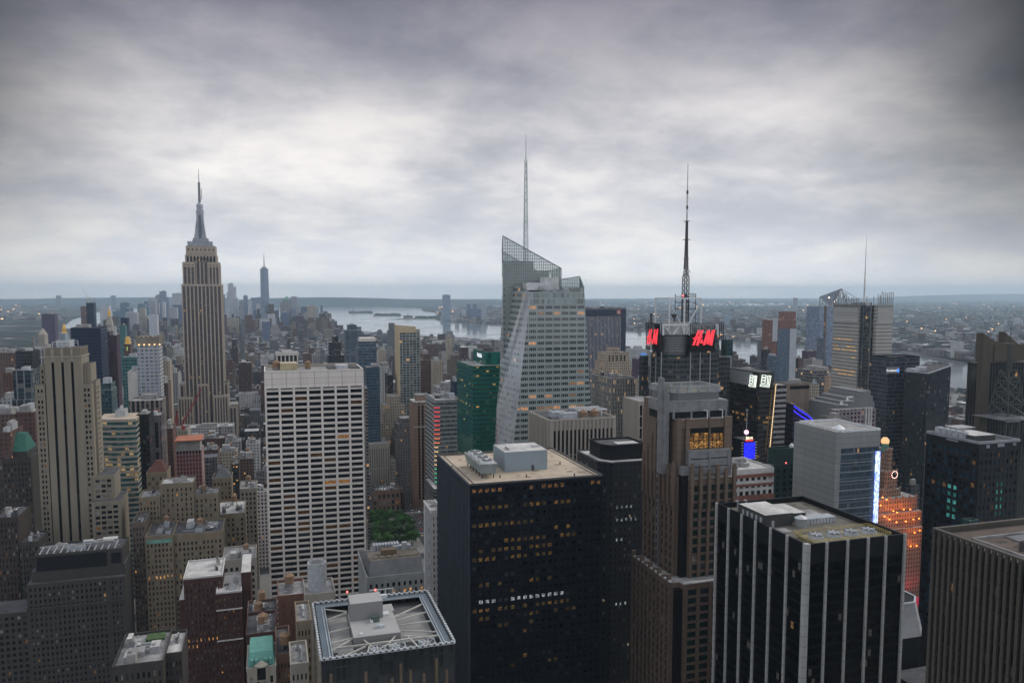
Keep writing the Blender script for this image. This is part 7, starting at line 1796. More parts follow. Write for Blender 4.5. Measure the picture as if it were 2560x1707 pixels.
# fan well with rails
wx0, wx1, wy0, wy1 = XS + 6, rS - 4, YS + 3, YS + 15
b = MB()
for (ax, ay, bx, by) in ((wx0, wy0, wx1, wy0), (wx1, wy0, wx1, wy1), (wx1, wy1, wx0, wy1), (wx0, wy1, wx0, wy0)):
    for h in (.6, 1.2): b.bar((ax, ay, zr_ + h + 1.2), (bx, by, zr_ + h + 1.2), .07)
    for k in range(12): t = k / 12; b.bar((ax + (bx - ax) * t, ay + (by - ay) * t, zr_), (ax + (bx - ax) * t, ay + (by - ay) * t, zr_ + 2.4), .06)
b.build('railing', pm('yellow_rail', (.42, .34, .12), .7), o)
b = MB(); b.box(wx0 + 1, wx1 - 1, wy0 + 1, wy1 - 1, zr_, zr_ + .9, 0); b.build('fan_deck', pm('olive_deck', (.24, .21, .13), .9, var=.3), o)
for k in range(4):
    cx_ = wx0 + 5 + (wx1 - wx0 - 10) * k / 3; cy_ = (wy0 + wy1) / 2; b = MB(); b.cyl(cx_, cy_, zr_ + .9, zr_ + 2.3, 2.9, 2.7, 24, 0, 1)
    for m_ in range(6): t = math.pi * m_ / 3 + k; b.bar((cx_, cy_, zr_ + 2.34), (cx_ + 2.4 * math.cos(t), cy_ + 2.4 * math.sin(t), zr_ + 2.34), .3, 0)
    b.build('fan', [METALP, ROOFD], o)
b = MB(); b.box(XS + 3, XS + 9, YS + 20, YS + 25, zr_, zr_ + .4); b.box(XS + 26, XS + 34, YS + 30, YS + 42, zr_, zr_ + 1.1); b.build('roof_unit', ROOFG, o)
b = MB(); p = hit(1862, 1262, Z=zr_)
for k in range(2): b.bar((XS + 6 + k * 4, 282, zr_), (XS + 6 + k * 4, 282, zr_ + 4.5), .25); b.bar((XS + 6 + k * 4, 282, zr_ + 4.5), (XS + 3 + k * 4, 279, zr_ + 5.2), .2)
b.build('davit', STEEL, o)
# ================================================================ ribbed tower at the lower right corner
YC = 177.0; a = hit(2334, 1322, Y=YC); XC, zC = a.x, a.z
o = thing('ribbed_tower', 'brownish ribbed tower filling the lower right corner with a stained flat roof', 'office tower', (XC + 25, 140, 0)); FOOT.append((XC, XC + 55, 95, YC, zC))
b = MB(); b.box(XC + .4, XC + 55, 95, YC - .4, 0, zC - 1.2, 0, 1); b.build('wall', [fm('facade_rib_gap', (.010, .010, .011), (.008, .009, .01), 1.9, 3.8, .9, .66, .015, blind=.03, ls=.12, gs=.25, wr=.5), pm('roof_brown_gravel', (.085, .064, .052), .95, var=.35, vs=.12)], o)
RIBM = pm('rib_stone', (.064, .057, .047), .75, var=.16, vs=.1, streak=True, joint=3.8)  # stone tone lowered to stand in for vignetting in the corner
b = MB(); k = 0
while 95 + k * 1.95 < YC - .2: y_ = YC - .9 - k * 1.95; b.box(XC - .45, XC + .4, y_, y_ + .9, 0, zC, 0); k += 1
b.box(XC - .5, XC + .6, 95, YC, zC - .01, zC + .5); b.box(XC + .6, XC + 55, YC - 1, YC, zC - 1.2, zC + .495)
for k in range(27): b.box(XC + k * 2, XC + k * 2 + 1, YC - .4, YC + .4, 0, zC - .2)
b.build('rib', RIBM, o); z_ = zC - 1.2
b = MB(); b.box(XC + 5, XC + 5.5, 120, YC - 8, z_, z_ + .7); b.box(XC + 5.5, XC + 50, YC - 8.5, YC - 8, z_, z_ + .7); b.build('curb', ROOFG, o)
b = MB(); b.box(XC + 9.4, XC + 10.4, 157, 158, z_, z_ + 2.6); b.bar((XC + 9.9, 157.5, z_ + 2.5), (XC + 18, 157.5, z_ + 2.6), .3); b.box(XC + 13, XC + 15, 150, 152.5, z_, z_ + 2.4); b.bar((XC + 14, 151, z_ + 2), (XC + 30, 166, z_ + 2), .3); b.build('duct', DSTEEL, o)
b = MB(); r = random.Random(8)
for k in range(26): x_, y_ = XC + r.uniform(7, 30), r.uniform(130, YC - 10); s = r.uniform(.5, 2.2); b.poly([(x_ + s * 1.6 * math.cos(t) * r.uniform(.6, 1), y_ + s * math.sin(t) * r.uniform(.6, 1), z_ + .012 + k * .004) for t in [math.pi * q / 4 for q in range(8)]])
b.build('stain', pm('stain', (.04, .035, .03), .95), o)
b = MB(); b.box(XC + 16, XC + 44, 140, 168, z_, z_ + .3); b.build('roof_patch', pm('roof_pale_patch', (.15, .15, .16), .95, var=.3), o)

# ================================================================ black tower with teal lit bays
a = hit(2448, 1104, Y=359); XT, zT = a.x, a.z; eT = hit(2318, 1070, X=XT).y; rT = hit(2549, 1090, Y=359).x
B = Bld('teal_bay_tower', 'black tower with stacks of teal lit bays and a white rimmed roof', XT, rT, 359, eT, zT, 'office tower')
B.w.box(XT + .1, rT, 359.4, eT, 0, zT - 1.4, 0, 1)
TEAL = glassm('glass_teal_lit', (.03, .12, .12), .2, .3, (.10, .75, .62), .16); TEAL2 = glassm('glass_teal_bright', (.08, .3, .28), .2, .3, (.16, .85, .72), .34); BLU = glassm('glass_blue_dim', (.012, .03, .05), .12, .35, (.06, .22, .42), .05)
rr2 = random.Random(12)
def ct_(i, j, f):
    if f == 'E' and i in (3, 4) and (5 <= j <= 9 or 13 <= j <= 17): return TEAL2 if j % 2 else TEAL
    if f == 'N' and i in (4, 5) and (4 <= j <= 8 or 12 <= j <= 16): return TEAL2 if j % 2 else TEAL
    q = rr2.random(); return LITD if q < .06 else (BLU if q < .5 else DARK)
B.grid('N', XT, rT, 40, zT - 5, 9, 26, 1.9, 2.0, .4, .3, ct_, None, 1.5, 0, 0, top=2)
B.grid('E', 359.1, eT, 40, zT - 5, 9, 26, 1.5, 2.0, .4, .3, ct_, None, 1.5, 0, 0, top=2)
B.w.box(XT - .35, rT, 358.65, 359.4, zT - 5, zT - 1.5, 0); B.w.box(XT - .36, XT + .4, 359.4, eT, zT - 5, zT - 1.5, 0)
B.done([pm('black_stone', (.011, .012, .014), .5, spec=.25), ROOFD], 100)
o = B.o; parapet(o, XT - .6, rT + .2, 358.4, eT, zT - 1.45, 1.5, .9, pm('white_rim', (.24, .25, .27), .6))
b = MB()
for (xa, ya, xb, yb) in ((2466, 1112, 2474, 1120), (2494, 1109, 2511, 1117), (2532, 1107, 2540, 1113)): pN(b, xa, ya, xb, yb, 358.6, .05, .2)
pE(b, 2366, 1095, 2396, 1105, XT - .4, .05, .2); b.build('white_panel', pm('white_rim', (.24, .25, .27), .6), o)
b = MB(); b.box(XT + 4, XT + 20, 366, 385, zT - 1.4, zT + 2.0, 0, 1); b.build('penthouse', [pm('dark_bulkhead', (.045, .045, .043), .8), ROOFL], o)
for k in range(5): acunit(o, XT + 2, 372 + k * 4.4, zT - 1.4, 4, 3.8, 4.6, 1, METALP)
b = MB(); b.box(XT + 10, XT + 24, 384, 394, zT + 3, zT + 3.4)
for k in range(4): b.bar((XT + 11 + k * 4, 386, zT - 1.4), (XT + 11 + k * 4, 386, zT + 3), .2)
b.build('roof_frame', STEEL, o)
T('white_ledge', 'low teal sided roof ledge in front of the teal bay tower', 2405, 2446, 1308, 334, 9, fm('facade_teal_ledge', (.012, .05, .047), (.012, .05, .05), 4, 4, .8, .8, 0, blind=0), roof=ROOFB, mech=0)
# lattice aerial tower on platform
p = hit(2520, 1045, Y=420); o = thing('aerial_tower', 'tapering lattice aerial tower on a white edged platform at the right edge', 'mast', (p.x, 420, p.z - 32))
b = MB(); b.lattice(p.x + 3, 424, p.z + 2, hit(2520, 925, Y=424).z, 8, 3.6, 4, .32, .2); b.lattice(p.x + 3, 424, hit(2520, 925, Y=424).z, hit(2520, 860, Y=424).z, 1.1, .8, 10, .2, .13)
b.bar((p.x + 3, 424, hit(2520, 860, Y=424).z), (p.x + 3, 424, hit(2520, 812, Y=424).z), .35, 0, .12)
for y_ in (925, 945): q = hit(2520, y_, Y=424).z; b.box(p.x - .8, p.x + 6.8, 420.4, 420.9, q, q + .6)
b.build('mast', pm('aerial_steel', (.045, .05, .05), .6), o)
b = MB(); zz = p.z
b.box(p.x - 10, p.x + 1.5, 412, 413, zz - 1.4, zz + .9); b.box(p.x + 9, p.x + 18, 412, 413, zz - 1.4, zz + .9); b.box(p.x - 10, p.x + 18, 413, 440, zz - .6, zz - .1)
b.build('platform', pm('platform_rim', (.14, .145, .155), .6), o)
b = MB()
for k in (-8.5, -3, 3, 12): b.bar((p.x + k, 414, zz - 32), (p.x + k, 414, zz - 1), .4)
for k in (-8.5, -3): b.bar((p.x + k, 414, zz - 32), (p.x + k + 5.5, 414, zz - 2), .25)
b.build('strut', pm('aerial_steel', (.045, .05, .05), .6), o)
# concrete tower with winged top
YA = 440.0; a = hit(2457, 870, Y=YA); XA, zA = a.x, a.z
zt_, zb_ = hit(2459, 833, Y=YA).z, hit(2480, 905, Y=YA).z
q = lambda px_: hit(px_, 880, Y=YA).x
o = thing('winged_tower', 'brown concrete tower with a curved pointed crown and dark ribbed faces at the right edge', 'tower', (XA + 25, 465, 0)); FOOT.append((XA - 2, XA + 70, 440, 455, 230))
CB = pm('tan_concrete', (.07, .058, .042), .85, var=.12, vs=.08, streak=True)
b = MB(); b.box(XA + 1, XA + 60, 441, 453, 0, zb_ - 1, 1, 2); b.box(XA, q(2477), 440, 444, 0, zb_, 0)
wing_pts = []
xs_ = [2457, 2465, 2475, 2487, 2500, 2520, 2545]; ys_ = [833, 838, 845, 852, 857, 858, 858]
for k in range(6):
    xa, xb = q(xs_[k]), q(xs_[k + 1]); za_, zb2 = hit(xs_[k], ys_[k], Y=YA).z, hit(xs_[k + 1], ys_[k + 1], Y=YA).z
    b.prism([(xa, 440.02), (xb, 440.02), (xb, 446), (xa, 446)], zb_, [za_, zb2, zb2, za_], 0)
b.box(q(2484), q(2484) + 60, 439.4, 440, hit(2500, 902, Y=YA).z, hit(2500, 862, Y=YA).z, 0)
xa, xb = q(2531), q(2580); b.prism([(xa, 447), (xb, 447), (xb, 452), (xa, 452)], zb_, [hit(2533, 828, Y=452).z, hit(2580, 870, Y=452).z, hit(2580, 870, Y=452).z, hit(2533, 828, Y=452).z], 0)
b.build('wall', [CB, fm('facade_dark_ribbed', (.035, .036, .036), (.008, .009, .01), 2.6, 4, .7, .97, .003, blind=0), ROOFD], o)

# ================================================================ dark glass pair near the river
a = hit(2222, 896, Y=640); e = hit(2178, 889, X=a.x); rx = hit(2300, 893, Y=640).x
MNG = fm('facade_night_glass', (.045, .055, .07), (.022, .030, .042), 1.6, 4.0, .84, .62, .004, row=.02, ls=.25, gr=.08, gs=.6, wr=.3, seed=95, blind=.06, var=.2)
o = thing('dark_glass_tower', 'dark slate glass tower with a small lit name sign, left of the curved roof tower', 'tower', ((a.x + rx) / 2, 665, 0)); FOOT.append((a.x, rx, 640, e.y, a.z))
b = MB(); b.box(a.x, rx, 640, e.y, 0, a.z, 0, 1); b.build('wall', [MNG, ROOFD], o); parapet(o, a.x, rx, 640, e.y, a.z + .002, 1.5, .5, BRONZE)
b = MB(); pN(b, 2215, 918, 2247, 934, 640, .3, 1.3); b.build('sign_board', pm('sign_grey_board', (.22, .22, .22), .6), o)
p = hit(2230, 926, Y=638.6); text('Proskauer', o, tuple(p), 3.1, em('white_letter', (.85, .92, 1), 1.0), 'N')
b = MB(); p = hit(2245, 925, Y=638.6); b.prism([(p.x - .9, 638.3), (p.x + 1.1, 638.3), (p.x + 1.1, 638.6), (p.x - .9, 638.6)], p.z - 2, p.z - .3); b.cyl(p.x, 638.5, p.z - .2, p.z + 1.6, 1.1, .3, 8); b.build('sign_mark', em('blue_mark', (.05, .25, 1), 1.5), o)
a = hit(2320, 934, Y=600); e = hit(2262, 922, X=a.x); rx = hit(2374, 930, Y=600).x; zR = hit(2374, 914, Y=600).z
o = thing('curved_roof_tower', 'dark glass tower with an upswept roof edge and an arched roof frame', 'tower', ((a.x + rx) / 2, 620, 0)); FOOT.append((a.x, rx, 600, e.y, a.z))
b = MB(); b.prism([(a.x, 600), (rx, 600), (rx, e.y), (a.x, e.y)], 0, [a.z, zR, zR, a.z], 0, 1, [(a.x, 600), (rx + 1.5, 600), (rx + 1.5, e.y), (a.x, e.y)])
b.build('wall', [fm('facade_night_band', (.02, .024, .03), (.022, .028, .036), 1.6, 4.1, .9, .6, .004, row=.06, ls=.25, gr=.08, gs=.55, wr=.25, seed=97, blind=.04), ROOFD], o)
b = MB(); b.bar((a.x, 599.8, a.z + .2), (rx + 1.5, 599.8, zR + .2), .45); b.bar((a.x, 600, a.z + .2), (a.x, e.y, a.z + .2), .4); b.build('parapet', METALP, o)
b = MB(); m0 = hit(2340, 925, Y=622)
for k in range(10):
    t0, t1 = math.pi * k / 10, math.pi * (k + 1) / 10
    for yy in (614, 622, 630): b.bar((m0.x - 10 * math.cos(t0), yy, a.z - 1 + 9 * math.sin(t0)), (m0.x - 10 * math.cos(t1), yy, a.z - 1 + 9 * math.sin(t1)), .3)
    b.bar((m0.x - 10 * math.cos(t0), 614, a.z - 1 + 9 * math.sin(t0)), (m0.x - 10 * math.cos(t0), 630, a.z - 1 + 9 * math.sin(t0)), .18)
b.build('arched_frame', DSTEEL, o)
b = MB(); q = hit(2298, 930, Y=612); b.cyl(q.x + 6, 616, a.z, a.z + 5, 5, 5, 16); b.box(q.x - 6, q.x + 1, 612, 622, a.z, a.z + 3.5); b.build('roof_unit', [METALP], o)
T('dark_block', 'low dark block with amber sign lights below the dark glass tower pair', 2262, 2300, 1218, 520, 20, MNG, mech=1)
# ================================================================ mast tower of grey screens near the river
YN = 737.0; a = hit(2182, 760, Y=YN); XN, zN = a.x, a.z; eN = hit(2083, 757, X=XN).y; rN = hit(2232, 760, Y=YN).x
zscr = hit(2182, 735, Y=YN).z
o = thing('screen_mast_tower', 'grey screened tower with open rods above its roof and a tall white mast', 'skyscraper', ((XN + rN) / 2, 770, 0)); FOOT.append((XN - 5, rN + 5, YN - 5, eN, zN))
NYG = fm('facade_grey_screen', (.36, .35, .32), (.08, .076, .07), 80, 4.1, 1.0, .22, .0, wr=.6, gr=.3, blind=0, var=.06)
NYL = fm('facade_core_glass', (.05, .055, .055), (.035, .037, .037), 3.0, 4.1, .8, .7, .06, row=.15, ls=.55, gr=.1, wr=.35, seed=99, litcol=(1, .62, .25))
ym = hit(2147, 790, X=XN).y
b = MB(); b.box(XN + 3, rN, YN + 6, eN - 1, 0, zN - 2, 1, 2); b.box(XN + .5, XN + 5, ym, eN, 0, zN - 1, 0, 2)
xm_ = hit(2190, 790, Y=YN + 2).x; b.box(XN + 6, rN + 1, YN, YN + 5, 0, zN - 1, 0, 2); b.build('wall', [NYG, NYL, ROOFD], o)
SCRN = fm('facade_rod_screen', (.36, .355, .335), (.32, .31, .29), 90, .9, 1.0, .4, 0, blind=0, wr=.6, gr=.6, var=.04)
b = MB(); LZ = NYG
b2 = MB()
for zz0, zz1 in ((zN - 22, zN - 4),):
    b.box(XN - .2, XN + .45, ym + 1, eN - 1, zz0, zz1); b.box(XN + 7, rN + .5, YN - .6, YN - .05, zz0, zz1)
b.build('screen_wall', SCRN, o)
b = MB(); r = random.Random(17)
for k in range(48):                                  # lit ribbon rows
    j = r.choice((4, 6, 7, 9, 13, 14, 20)); zz = zN - 26 - j * 4.1; y_ = r.uniform(ym + 1, eN - 9)
    b.quad((XN + .46, y_ + 7, zz), (XN + .46, y_, zz), (XN + .46, y_, zz + 1.3), (XN + .46, y_ + 7, zz + 1.3))
w_ = b.build('window', glassm('glass_lit_ribbon', (.1, .08, .05), .3, .3, (1, .6, .25), .9), o); w_['kind'] = 'stuff'
b = MB()
for k in range(16):
    y_ = ym + 2 + (eN - ym - 3) * k / 15; h = zscr + r.uniform(-5, 1.5) - max(0, (8 - k)) * .6; b.bar((XN, y_, zN - 6), (XN, y_, h), .34)
for k in range(9):
    x_ = XN + 7 + (rN - XN - 7) * k / 8; h = hit(2210, 729, Y=YN).z + r.uniform(-1.5, .5) - (3 if k < 2 else 0); b.bar((x_, YN, zN - 6), (x_, YN, h), .26)
for zz in (zN - 3, zN + 1.5, zN + 6): b.bar((XN + 7, YN, zz), (rN, YN, zz), .16); b.bar((XN, ym + 2, zz - 2), (XN, eN - 1, zz - 2), .16)
for k in range(4): y_ = YN + 8 + k * 11; b.bar((rN, y_, zN - 5), (rN, y_, zscr - 1 - k * .6), .2)
for zz in (zN - 2, zN + 4): b.bar((rN, YN, zz), (rN, YN + 46, zz), .15)
b.build('screen_rod', pm('rod_grey', (.22, .22, .22), .6), o)
b = MB()
for px_ in (2152, 2160, 2178): p = hit(px_, 780, X=XN + 2.6); b.bar((XN + 2.4, p.y, 60), (XN + 2.4, p.y, zN + 2), .45)
for k in range(5): b.bar((XN + 2.3, hit(2160, 780, X=XN + 2.4).y, zN - 10 - k * 26), (XN + 2.3, hit(2178, 780, X=XN + 2.4).y, zN - k * 26), .25)
b.build('exposed_column', pm('column_blue_grey', (.12, .14, .16), .5), o)
b = MB(); p = hit(2160, 757, Y=765); t_ = hit(2160, 584, Y=765); b.cyl(p.x, 765, zN - 2, p.z + (t_.z - p.z) * .35, .95, .8, 10); b.cyl(p.x, 765, p.z + (t_.z - p.z) * .35, t_.z, .62, .12, 8); b.build('mast', pm('mast_white', (.55, .54, .52), .5), o)
b = MB(); q = hit(2140, 752, Y=770); b.box(XN + 4, XN + 12, 752, 775, zN - 2, zN + 1.5); b.build('roof_unit', METALP, o)
# angular tower with slanted open top
Yh = 1500; a, c = hit(2050, 742, Y=Yh), hit(2098, 722, Y=Yh); rx = hit(2121, 742, Y=Yh).x
o = thing('angular_tower', 'pale blue angular tower with an open slanted steel top being finished', 'skyscraper', ((a.x + rx) / 2, 1525, 0)); FOOT.append((a.x, rx, Yh, 1545, a.z))
HYB = fm('facade_pale_blue', (.22, .26, .34), (.16, .21, .30), 3, 4.2, .9, .75, .01, gr=.12, gs=.8, blind=0)
b = MB(); xm = hit(2077, 760, Y=Yh).x; xk = hit(2063, 760, Y=Yh).x; zl, zm = hit(2050, 758, Y=Yh).z, hit(2077, 766, Y=Yh).z
b.prism([(a.x, Yh), (rx, Yh), (rx, 1545), (a.x, 1545)], 0, zm, 0, 1); b.build('wall', [HYB, ROOFG], o)
b = MB(); b.box(xk - 2, xk + 4, Yh - .5, Yh, 0, zm + 2); b.build('hoist_strip', fm('facade_hoist', (.14, .07, .04), (.08, .07, .05), 6, 4.2, .7, .6, .2, ls=.5), o)
b = MB(); T1, T2, T3, T4 = (a.x, Yh, a.z), (hit(2108, 722, Y=Yh).x, Yh + 6, hit(2108, 722, Y=Yh).z), (rx, 1540, hit(2121, 745, Y=1540).z), (xm, Yh, zm)
L0_, L1_ = (a.x, Yh, zm), (rx, Yh, zm)
for P, Q in ((T1, T2), (T2, L1_), (L0_, T1), (T1, T4), (T2, T4), (T2, T3)): b.bar(P, Q, .9)
for k in range(9):
    t = k / 8; A = Vector(T1).lerp(Vector(T2), t); C = Vector(L0_).lerp(Vector(L1_), t * .85); b.bar(A, C, .45)
b.bar(T2, hit(2150, 750, Y=Yh), .5); b.build('steel_frame', STEEL, o)
b = MB(); b.poly([T1, T4, (xm + 2, Yh + 2, zm), T2]); b.build('slanted_cladding', HYB, o)
b = MB()
for (px_, py_) in ((2073, 744), (2085, 754), (2092, 750)): p = hit(px_, py_, Y=Yh - 1); b.box(p.x - 1.2, p.x + 1.2, Yh - 1.4, Yh - .6, p.z - 1, p.z + 1)
b.build('work_light', em('work_lamp', (1, .85, .6), 4), o)
# further right-hand towers
o, x0, x1, y0, y1, z = T('unfinished_tower', 'blue tower with raw reddish concrete upper floors', 1934, 1990, 800, 1300, 36, F('facade_raw_frame', (.24, .10, .075), (.07, .06, .06), 4.4, 3.6, .6, .6, .10, ls=.6), mech=0, par=False, sil=False)
b = MB(); pN(b, 1944, 822, 1974, 1000, 1300, .1, 1.0); b.build('glass_cladding', M_blue, o); b = MB(); pN(b, 1932, 795, 1944, 853, 1300, .1, 1.2); pN(b, 1975, 822, 1991, 1000, 1300, .1, .8); b.build('pale_cladding', METALP, o)
b = MB(); pN(b, 1960, 779, 1990, 801, 1306, -16, 0); b.build('core_block', F('facade_raw_frame', (.24, .10, .075), (.07, .06, .06), 4.4, 3.6, .6, .6, .10), o)
b = MB(); pN(b, 1930, 853, 1992, 1010, 1304, -30, 0); b.build('lower_block', M_blue, o)
for k, (nm, lab, xl, xr, yt, Y, L, m_) in enumerate([
  ('brick_block', 'maroon brick block with a small antenna near the river', 2005, 2042, 880, 1350, 30, M_purp), ('pale_block', 'pale brown low block left of the maroon brick block', 1990, 2006, 897, 1300, 24, M_brown),
  ('blue_tower', 'blue grey block at the foot of the raw concrete topped tower', 1918, 1946, 892, 1000, 26, M_blue), ('green_tower', 'slender white grid tower right of the mast tower', 1812, 1829, 868, 900, 20, M_pale),
  ('teal_block', 'teal dark glass block edge right of the mast tower', 1903, 1925, 876, 1100, 24, M_dark), ('long_block', 'long low bus hall with lit windows behind the emblem tower', 1990, 2085, 930, 900, 60, F('facade_bus_hall', (.15, .15, .15), (.04, .04, .04), 4, 4, .8, .6, .12, litcol=(1, .6, .25))),
  ('beige_shaft', 'tan blank shaft at the end of the long bus hall', 2062, 2081, 942, 880, 24, pm('tan_shaft', (.40, .28, .19), .9)), ('lit_block', 'beige mid-rise with lit top floor by the bus hall', 2022, 2049, 963, 780, 24, M_beige),
  ('concrete_block', 'brown concrete block with a long dark slot window', 1966, 2026, 962, 640, 14, pm('brown_concrete', (.21, .165, .13), .9, streak=True))]):
    o, x0, x1, y0, y1, z = T(nm, lab, xl, xr, yt, Y, L, m_, mech=2, sil=nm != 'concrete_block')
    if nm == 'concrete_block': b = MB(); pN(b, 1975, 965, 2023, 973, 640, .05, .2); b.build('slot_window', DARK, o)
# swooping purple wall with blue light lines
Yw = 560.0
pts = [hit(q, y, Y=Yw) for q, y in ((1984, 1010), (2000, 1022), (2018, 1033), (2035, 1048), (2050, 1062), (2060, 1075))]
o = thing('swooping_hall', 'dark purple wall swooping down with bright blue light lines', 'building', (pts[2].x, 575, 0)); FOOT.append((pts[0].x, pts[-1].x, Yw, 600, 150))
b = MB()
for A, C in zip(pts, pts[1:]): b.prism([(A.x, Yw), (C.x, Yw), (C.x, 600), (A.x, 600)], 0, [A.z, C.z, C.z, A.z], 0, 1)
b.build('wall', [fm('facade_purple_glass', (.035, .028, .055), (.03, .025, .05), 3, 4, .9, .7, .01, gr=.1, blind=0), ROOFD], o)
b = MB()
for dz_ in (1.5, 5.5):
    for k, (A, C) in enumerate(zip(pts, pts[1:])): b.bar((A.x, Yw - .3, A.z - dz_), (C.x, Yw - .3, C.z - dz_), .42)
b.build('light_strip', em('blue_line', (.03, .02, 1), 1.5), o)
b = MB()
for A, C in zip(pts, pts[1:]): b.bar((A.x, Yw + 3, A.z + .6), (C.x, Yw + 3, C.z + .6), .5)
b.build('roof_rail', WSTEEL, o)
b = MB()
for (xa, ya, xb, yb) in ((2012, 1066, 2018, 1072), (2014, 1072, 2018, 1078), (2011, 1082, 2014, 1088), (2010, 1096, 2013, 1100)): pN(b, xa, ya, xb, yb, Yw, .1, .3)
b.build('cyan_sign', em('cyan_sign', (.0, .55, .7), .9), o)
# grey stepped hotel with curved roofs
Yg = 600.0
o = thing('stepped_hotel', 'grey hotel with curved stepped roofs and purple windowed wall below the mast screens', 'hotel', (hit(2130, 1000, Y=Yg).x, 620, 0))
HG = pm('hotel_grey', (.18, .185, .19), .7, var=.06, streak=True)
b = MB()
xs_ = (2095, 2110, 2125, 2143, 2150, 2170); ys_ = (1012, 1004, 995, 985, 978, 968)
for k in range(5):
    A, C = hit(xs_[k], ys_[k], Y=Yg), hit(xs_[k + 1], ys_[k], Y=Yg); b.box(A.x + .01, C.x, Yg, 640, 0, A.z, 0)
for k, (xa, xb, y_) in enumerate(((2170, 2177, 976), (2177, 2182, 990), (2182, 2186, 1005))): A, C = hit(xa, y_, Y=Yg), hit(xb, y_, Y=Yg); b.box(A.x + .01, C.x, Yg, 640, 0, A.z, 0)
b.build('wall', HG, o); FOOT.append((hit(2088, 1000, Y=Yg).x, hit(2190, 1000, Y=Yg).x, Yg - 12, 640, 160))
b = MB(); A, C = hit(2088, 1025, Y=Yg - 8), hit(2190, 1018, Y=Yg - 8); b.box(A.x, C.x, Yg - 8, Yg - .05, 0, A.z, 0, 1)
b.build('front_wall', [fm('facade_maroon_bay', (.26, .23, .25), (.06, .022, .03), 4.0, 3.8, .6, .66, .05, ls=.5, blind=.1, seed=33), ROOFG], o)
b = MB()
for q in (2163, 2170, 2176): pN(b, q, 1018, q + 4, 1120, Yg - 8, .1, .7)
b.build('white_pier', TRIM, o)
b = MB()
for (xa, ya, xb, yb, Yy) in ((2114, 988, 2135, 1002, Yg - 1), (2098, 1000, 2120, 1012, Yg - 2)):
    A, Bq_, C, D = hit(xa, yb, Y=Yy), hit(xb, yb + 2, Y=Yy), hit(xb, ya, Y=Yy + 6), hit(xa + 4, ya + 2, Y=Yy + 6); b.quad(A, Bq_, C, D); b.quad(A, D, C, Bq_)
b.build('glass_canopy', pm('white_canopy', (.55, .56, .57), .5), o)
T('grey_block', 'grey flat block with a black slot below the swooping blue lit wall', 2050, 2124, 1052, 500, 40, pm('grey_block_wall', (.15, .155, .16), .8, streak=True), mech=1)
T('low_terrace', 'low roof terrace with white frame beyond the swooping wall', 2030, 2085, 1018, 660, 30, M_teal, mech=2)
# octagonal low roof at the bottom right gap
p = hit(2285, 1525, Y=270); o = thing('octagon_roof', 'pale eight sided tapering roof in the gap between the two lower right towers', 'building', (p.x + 4, 285, 0))
oct_ = lambda r_, cx_, cy_: [(cx_ + r_ * math.cos(math.pi * (k + .5) / 4), cy_ + r_ * math.sin(math.pi * (k + .5) / 4)) for k in range(8)]
b = MB(); cx_, cy_ = p.x + 1, 284; zt_ = p.z + 1; b.prism(oct_(13, cx_, cy_), 0, zt_ - 14, 1); b.prism(oct_(13.5, cx_, cy_), zt_ - 14, zt_, 0, 2, oct_(10, cx_, cy_)); b.build('roof', [pm('octagon_panel', (.27, .27, .27), .7), BLACKM, BLACKM], o)
b = MB(); pp = oct_(10, cx_, cy_)
for k in range(8): b.bar((*pp[k], zt_ + .2), (*pp[(k + 1) % 8], zt_ + .2), .4)
b.build('parapet', METALP, o); FOOT.append((cx_ - 14, cx_ + 14, 270, 300, zt_))
b = MB(); b.box(cx_ - 14, cx_ + 20, 252, 268, 0, zt_ - 26, 0, 1); t = b.build('low_block', [STONE_D, ROOFD]); tag(t, 'low dark block below the pale eight sided roof', 'building'); FOOT.append((cx_ - 14, cx_ + 20, 252, 268, 60))
# ================================================================ dark tower top with three big fans, bottom centre
YI = 225.0; a = hit(803, 1648, Y=YI); c = hit(1136, 1604, Y=YI); z = a.z; x0, x1 = a.x, c.x; y1 = 268.0
o = thing('fan_roof_tower', 'dark tower whose open roof holds three large fans and slanted steel beams', 'office tower', ((x0 + x1) / 2, 246, 0)); FOOT.append((x0, x1, YI, y1, z))
GF = fm('facade_patchwork', (.022, .026, .028), (.018, .022, .024), 1.5, 4.2, .82, .9, .0, gr=.08, wr=.2, gs=.55, blind=.03, var=.45)
b = MB(); b.box(x0, x1, YI, y1, 0, z - 3.0, 0, 1); b.box(x0, x1, YI, YI + .6, z - 3, z - .3, 0); b.box(x0, x0 + .6, YI + .6, y1, z - 3, z - .31, 0); b.box(x1 - .6, x1, YI + .6, y1, z - 3, z - .32, 0); b.box(x0 + .6, x1 - .6, y1 - .6, y1, z - 3, z - .33, 0)
b.build('wall', [GF, pm('roof_pit', (.10, .10, .10), .9)], o)
PN = pm('pier_bronze', (.13, .095, .06), .5, .2); b = MB(); r = random.Random(2)
for k in range(11): q = x0 + 1.5 + (x1 - x0 - 4) * k / 10; j = r.uniform(-.8, .8); b.box(q + j, q + j + .8, YI - .12, YI, z - 60 + r.uniform(0, 50), z - 4 - r.uniform(0, 8))
b.build('pier', PN, o)
DECK = pm('walk_deck', (.10, .13, .155), .6, var=.1); EDGE = pm('edge_beam', (.30, .33, .35), .5)
b = MB(); w_ = 3.4
b.box(x0 + .7, x0 + w_, YI + .7, y1 - .7, z - .6, z - .35); b.box(x1 - w_, x1 - .7, YI + 1, y1 - .7, z - .6, z - .35); b.box(x0 + w_, x1 - w_, y1 - w_, y1 - .7, z - .6, z - .352)
b.build('walkway', DECK, o)
b = MB()
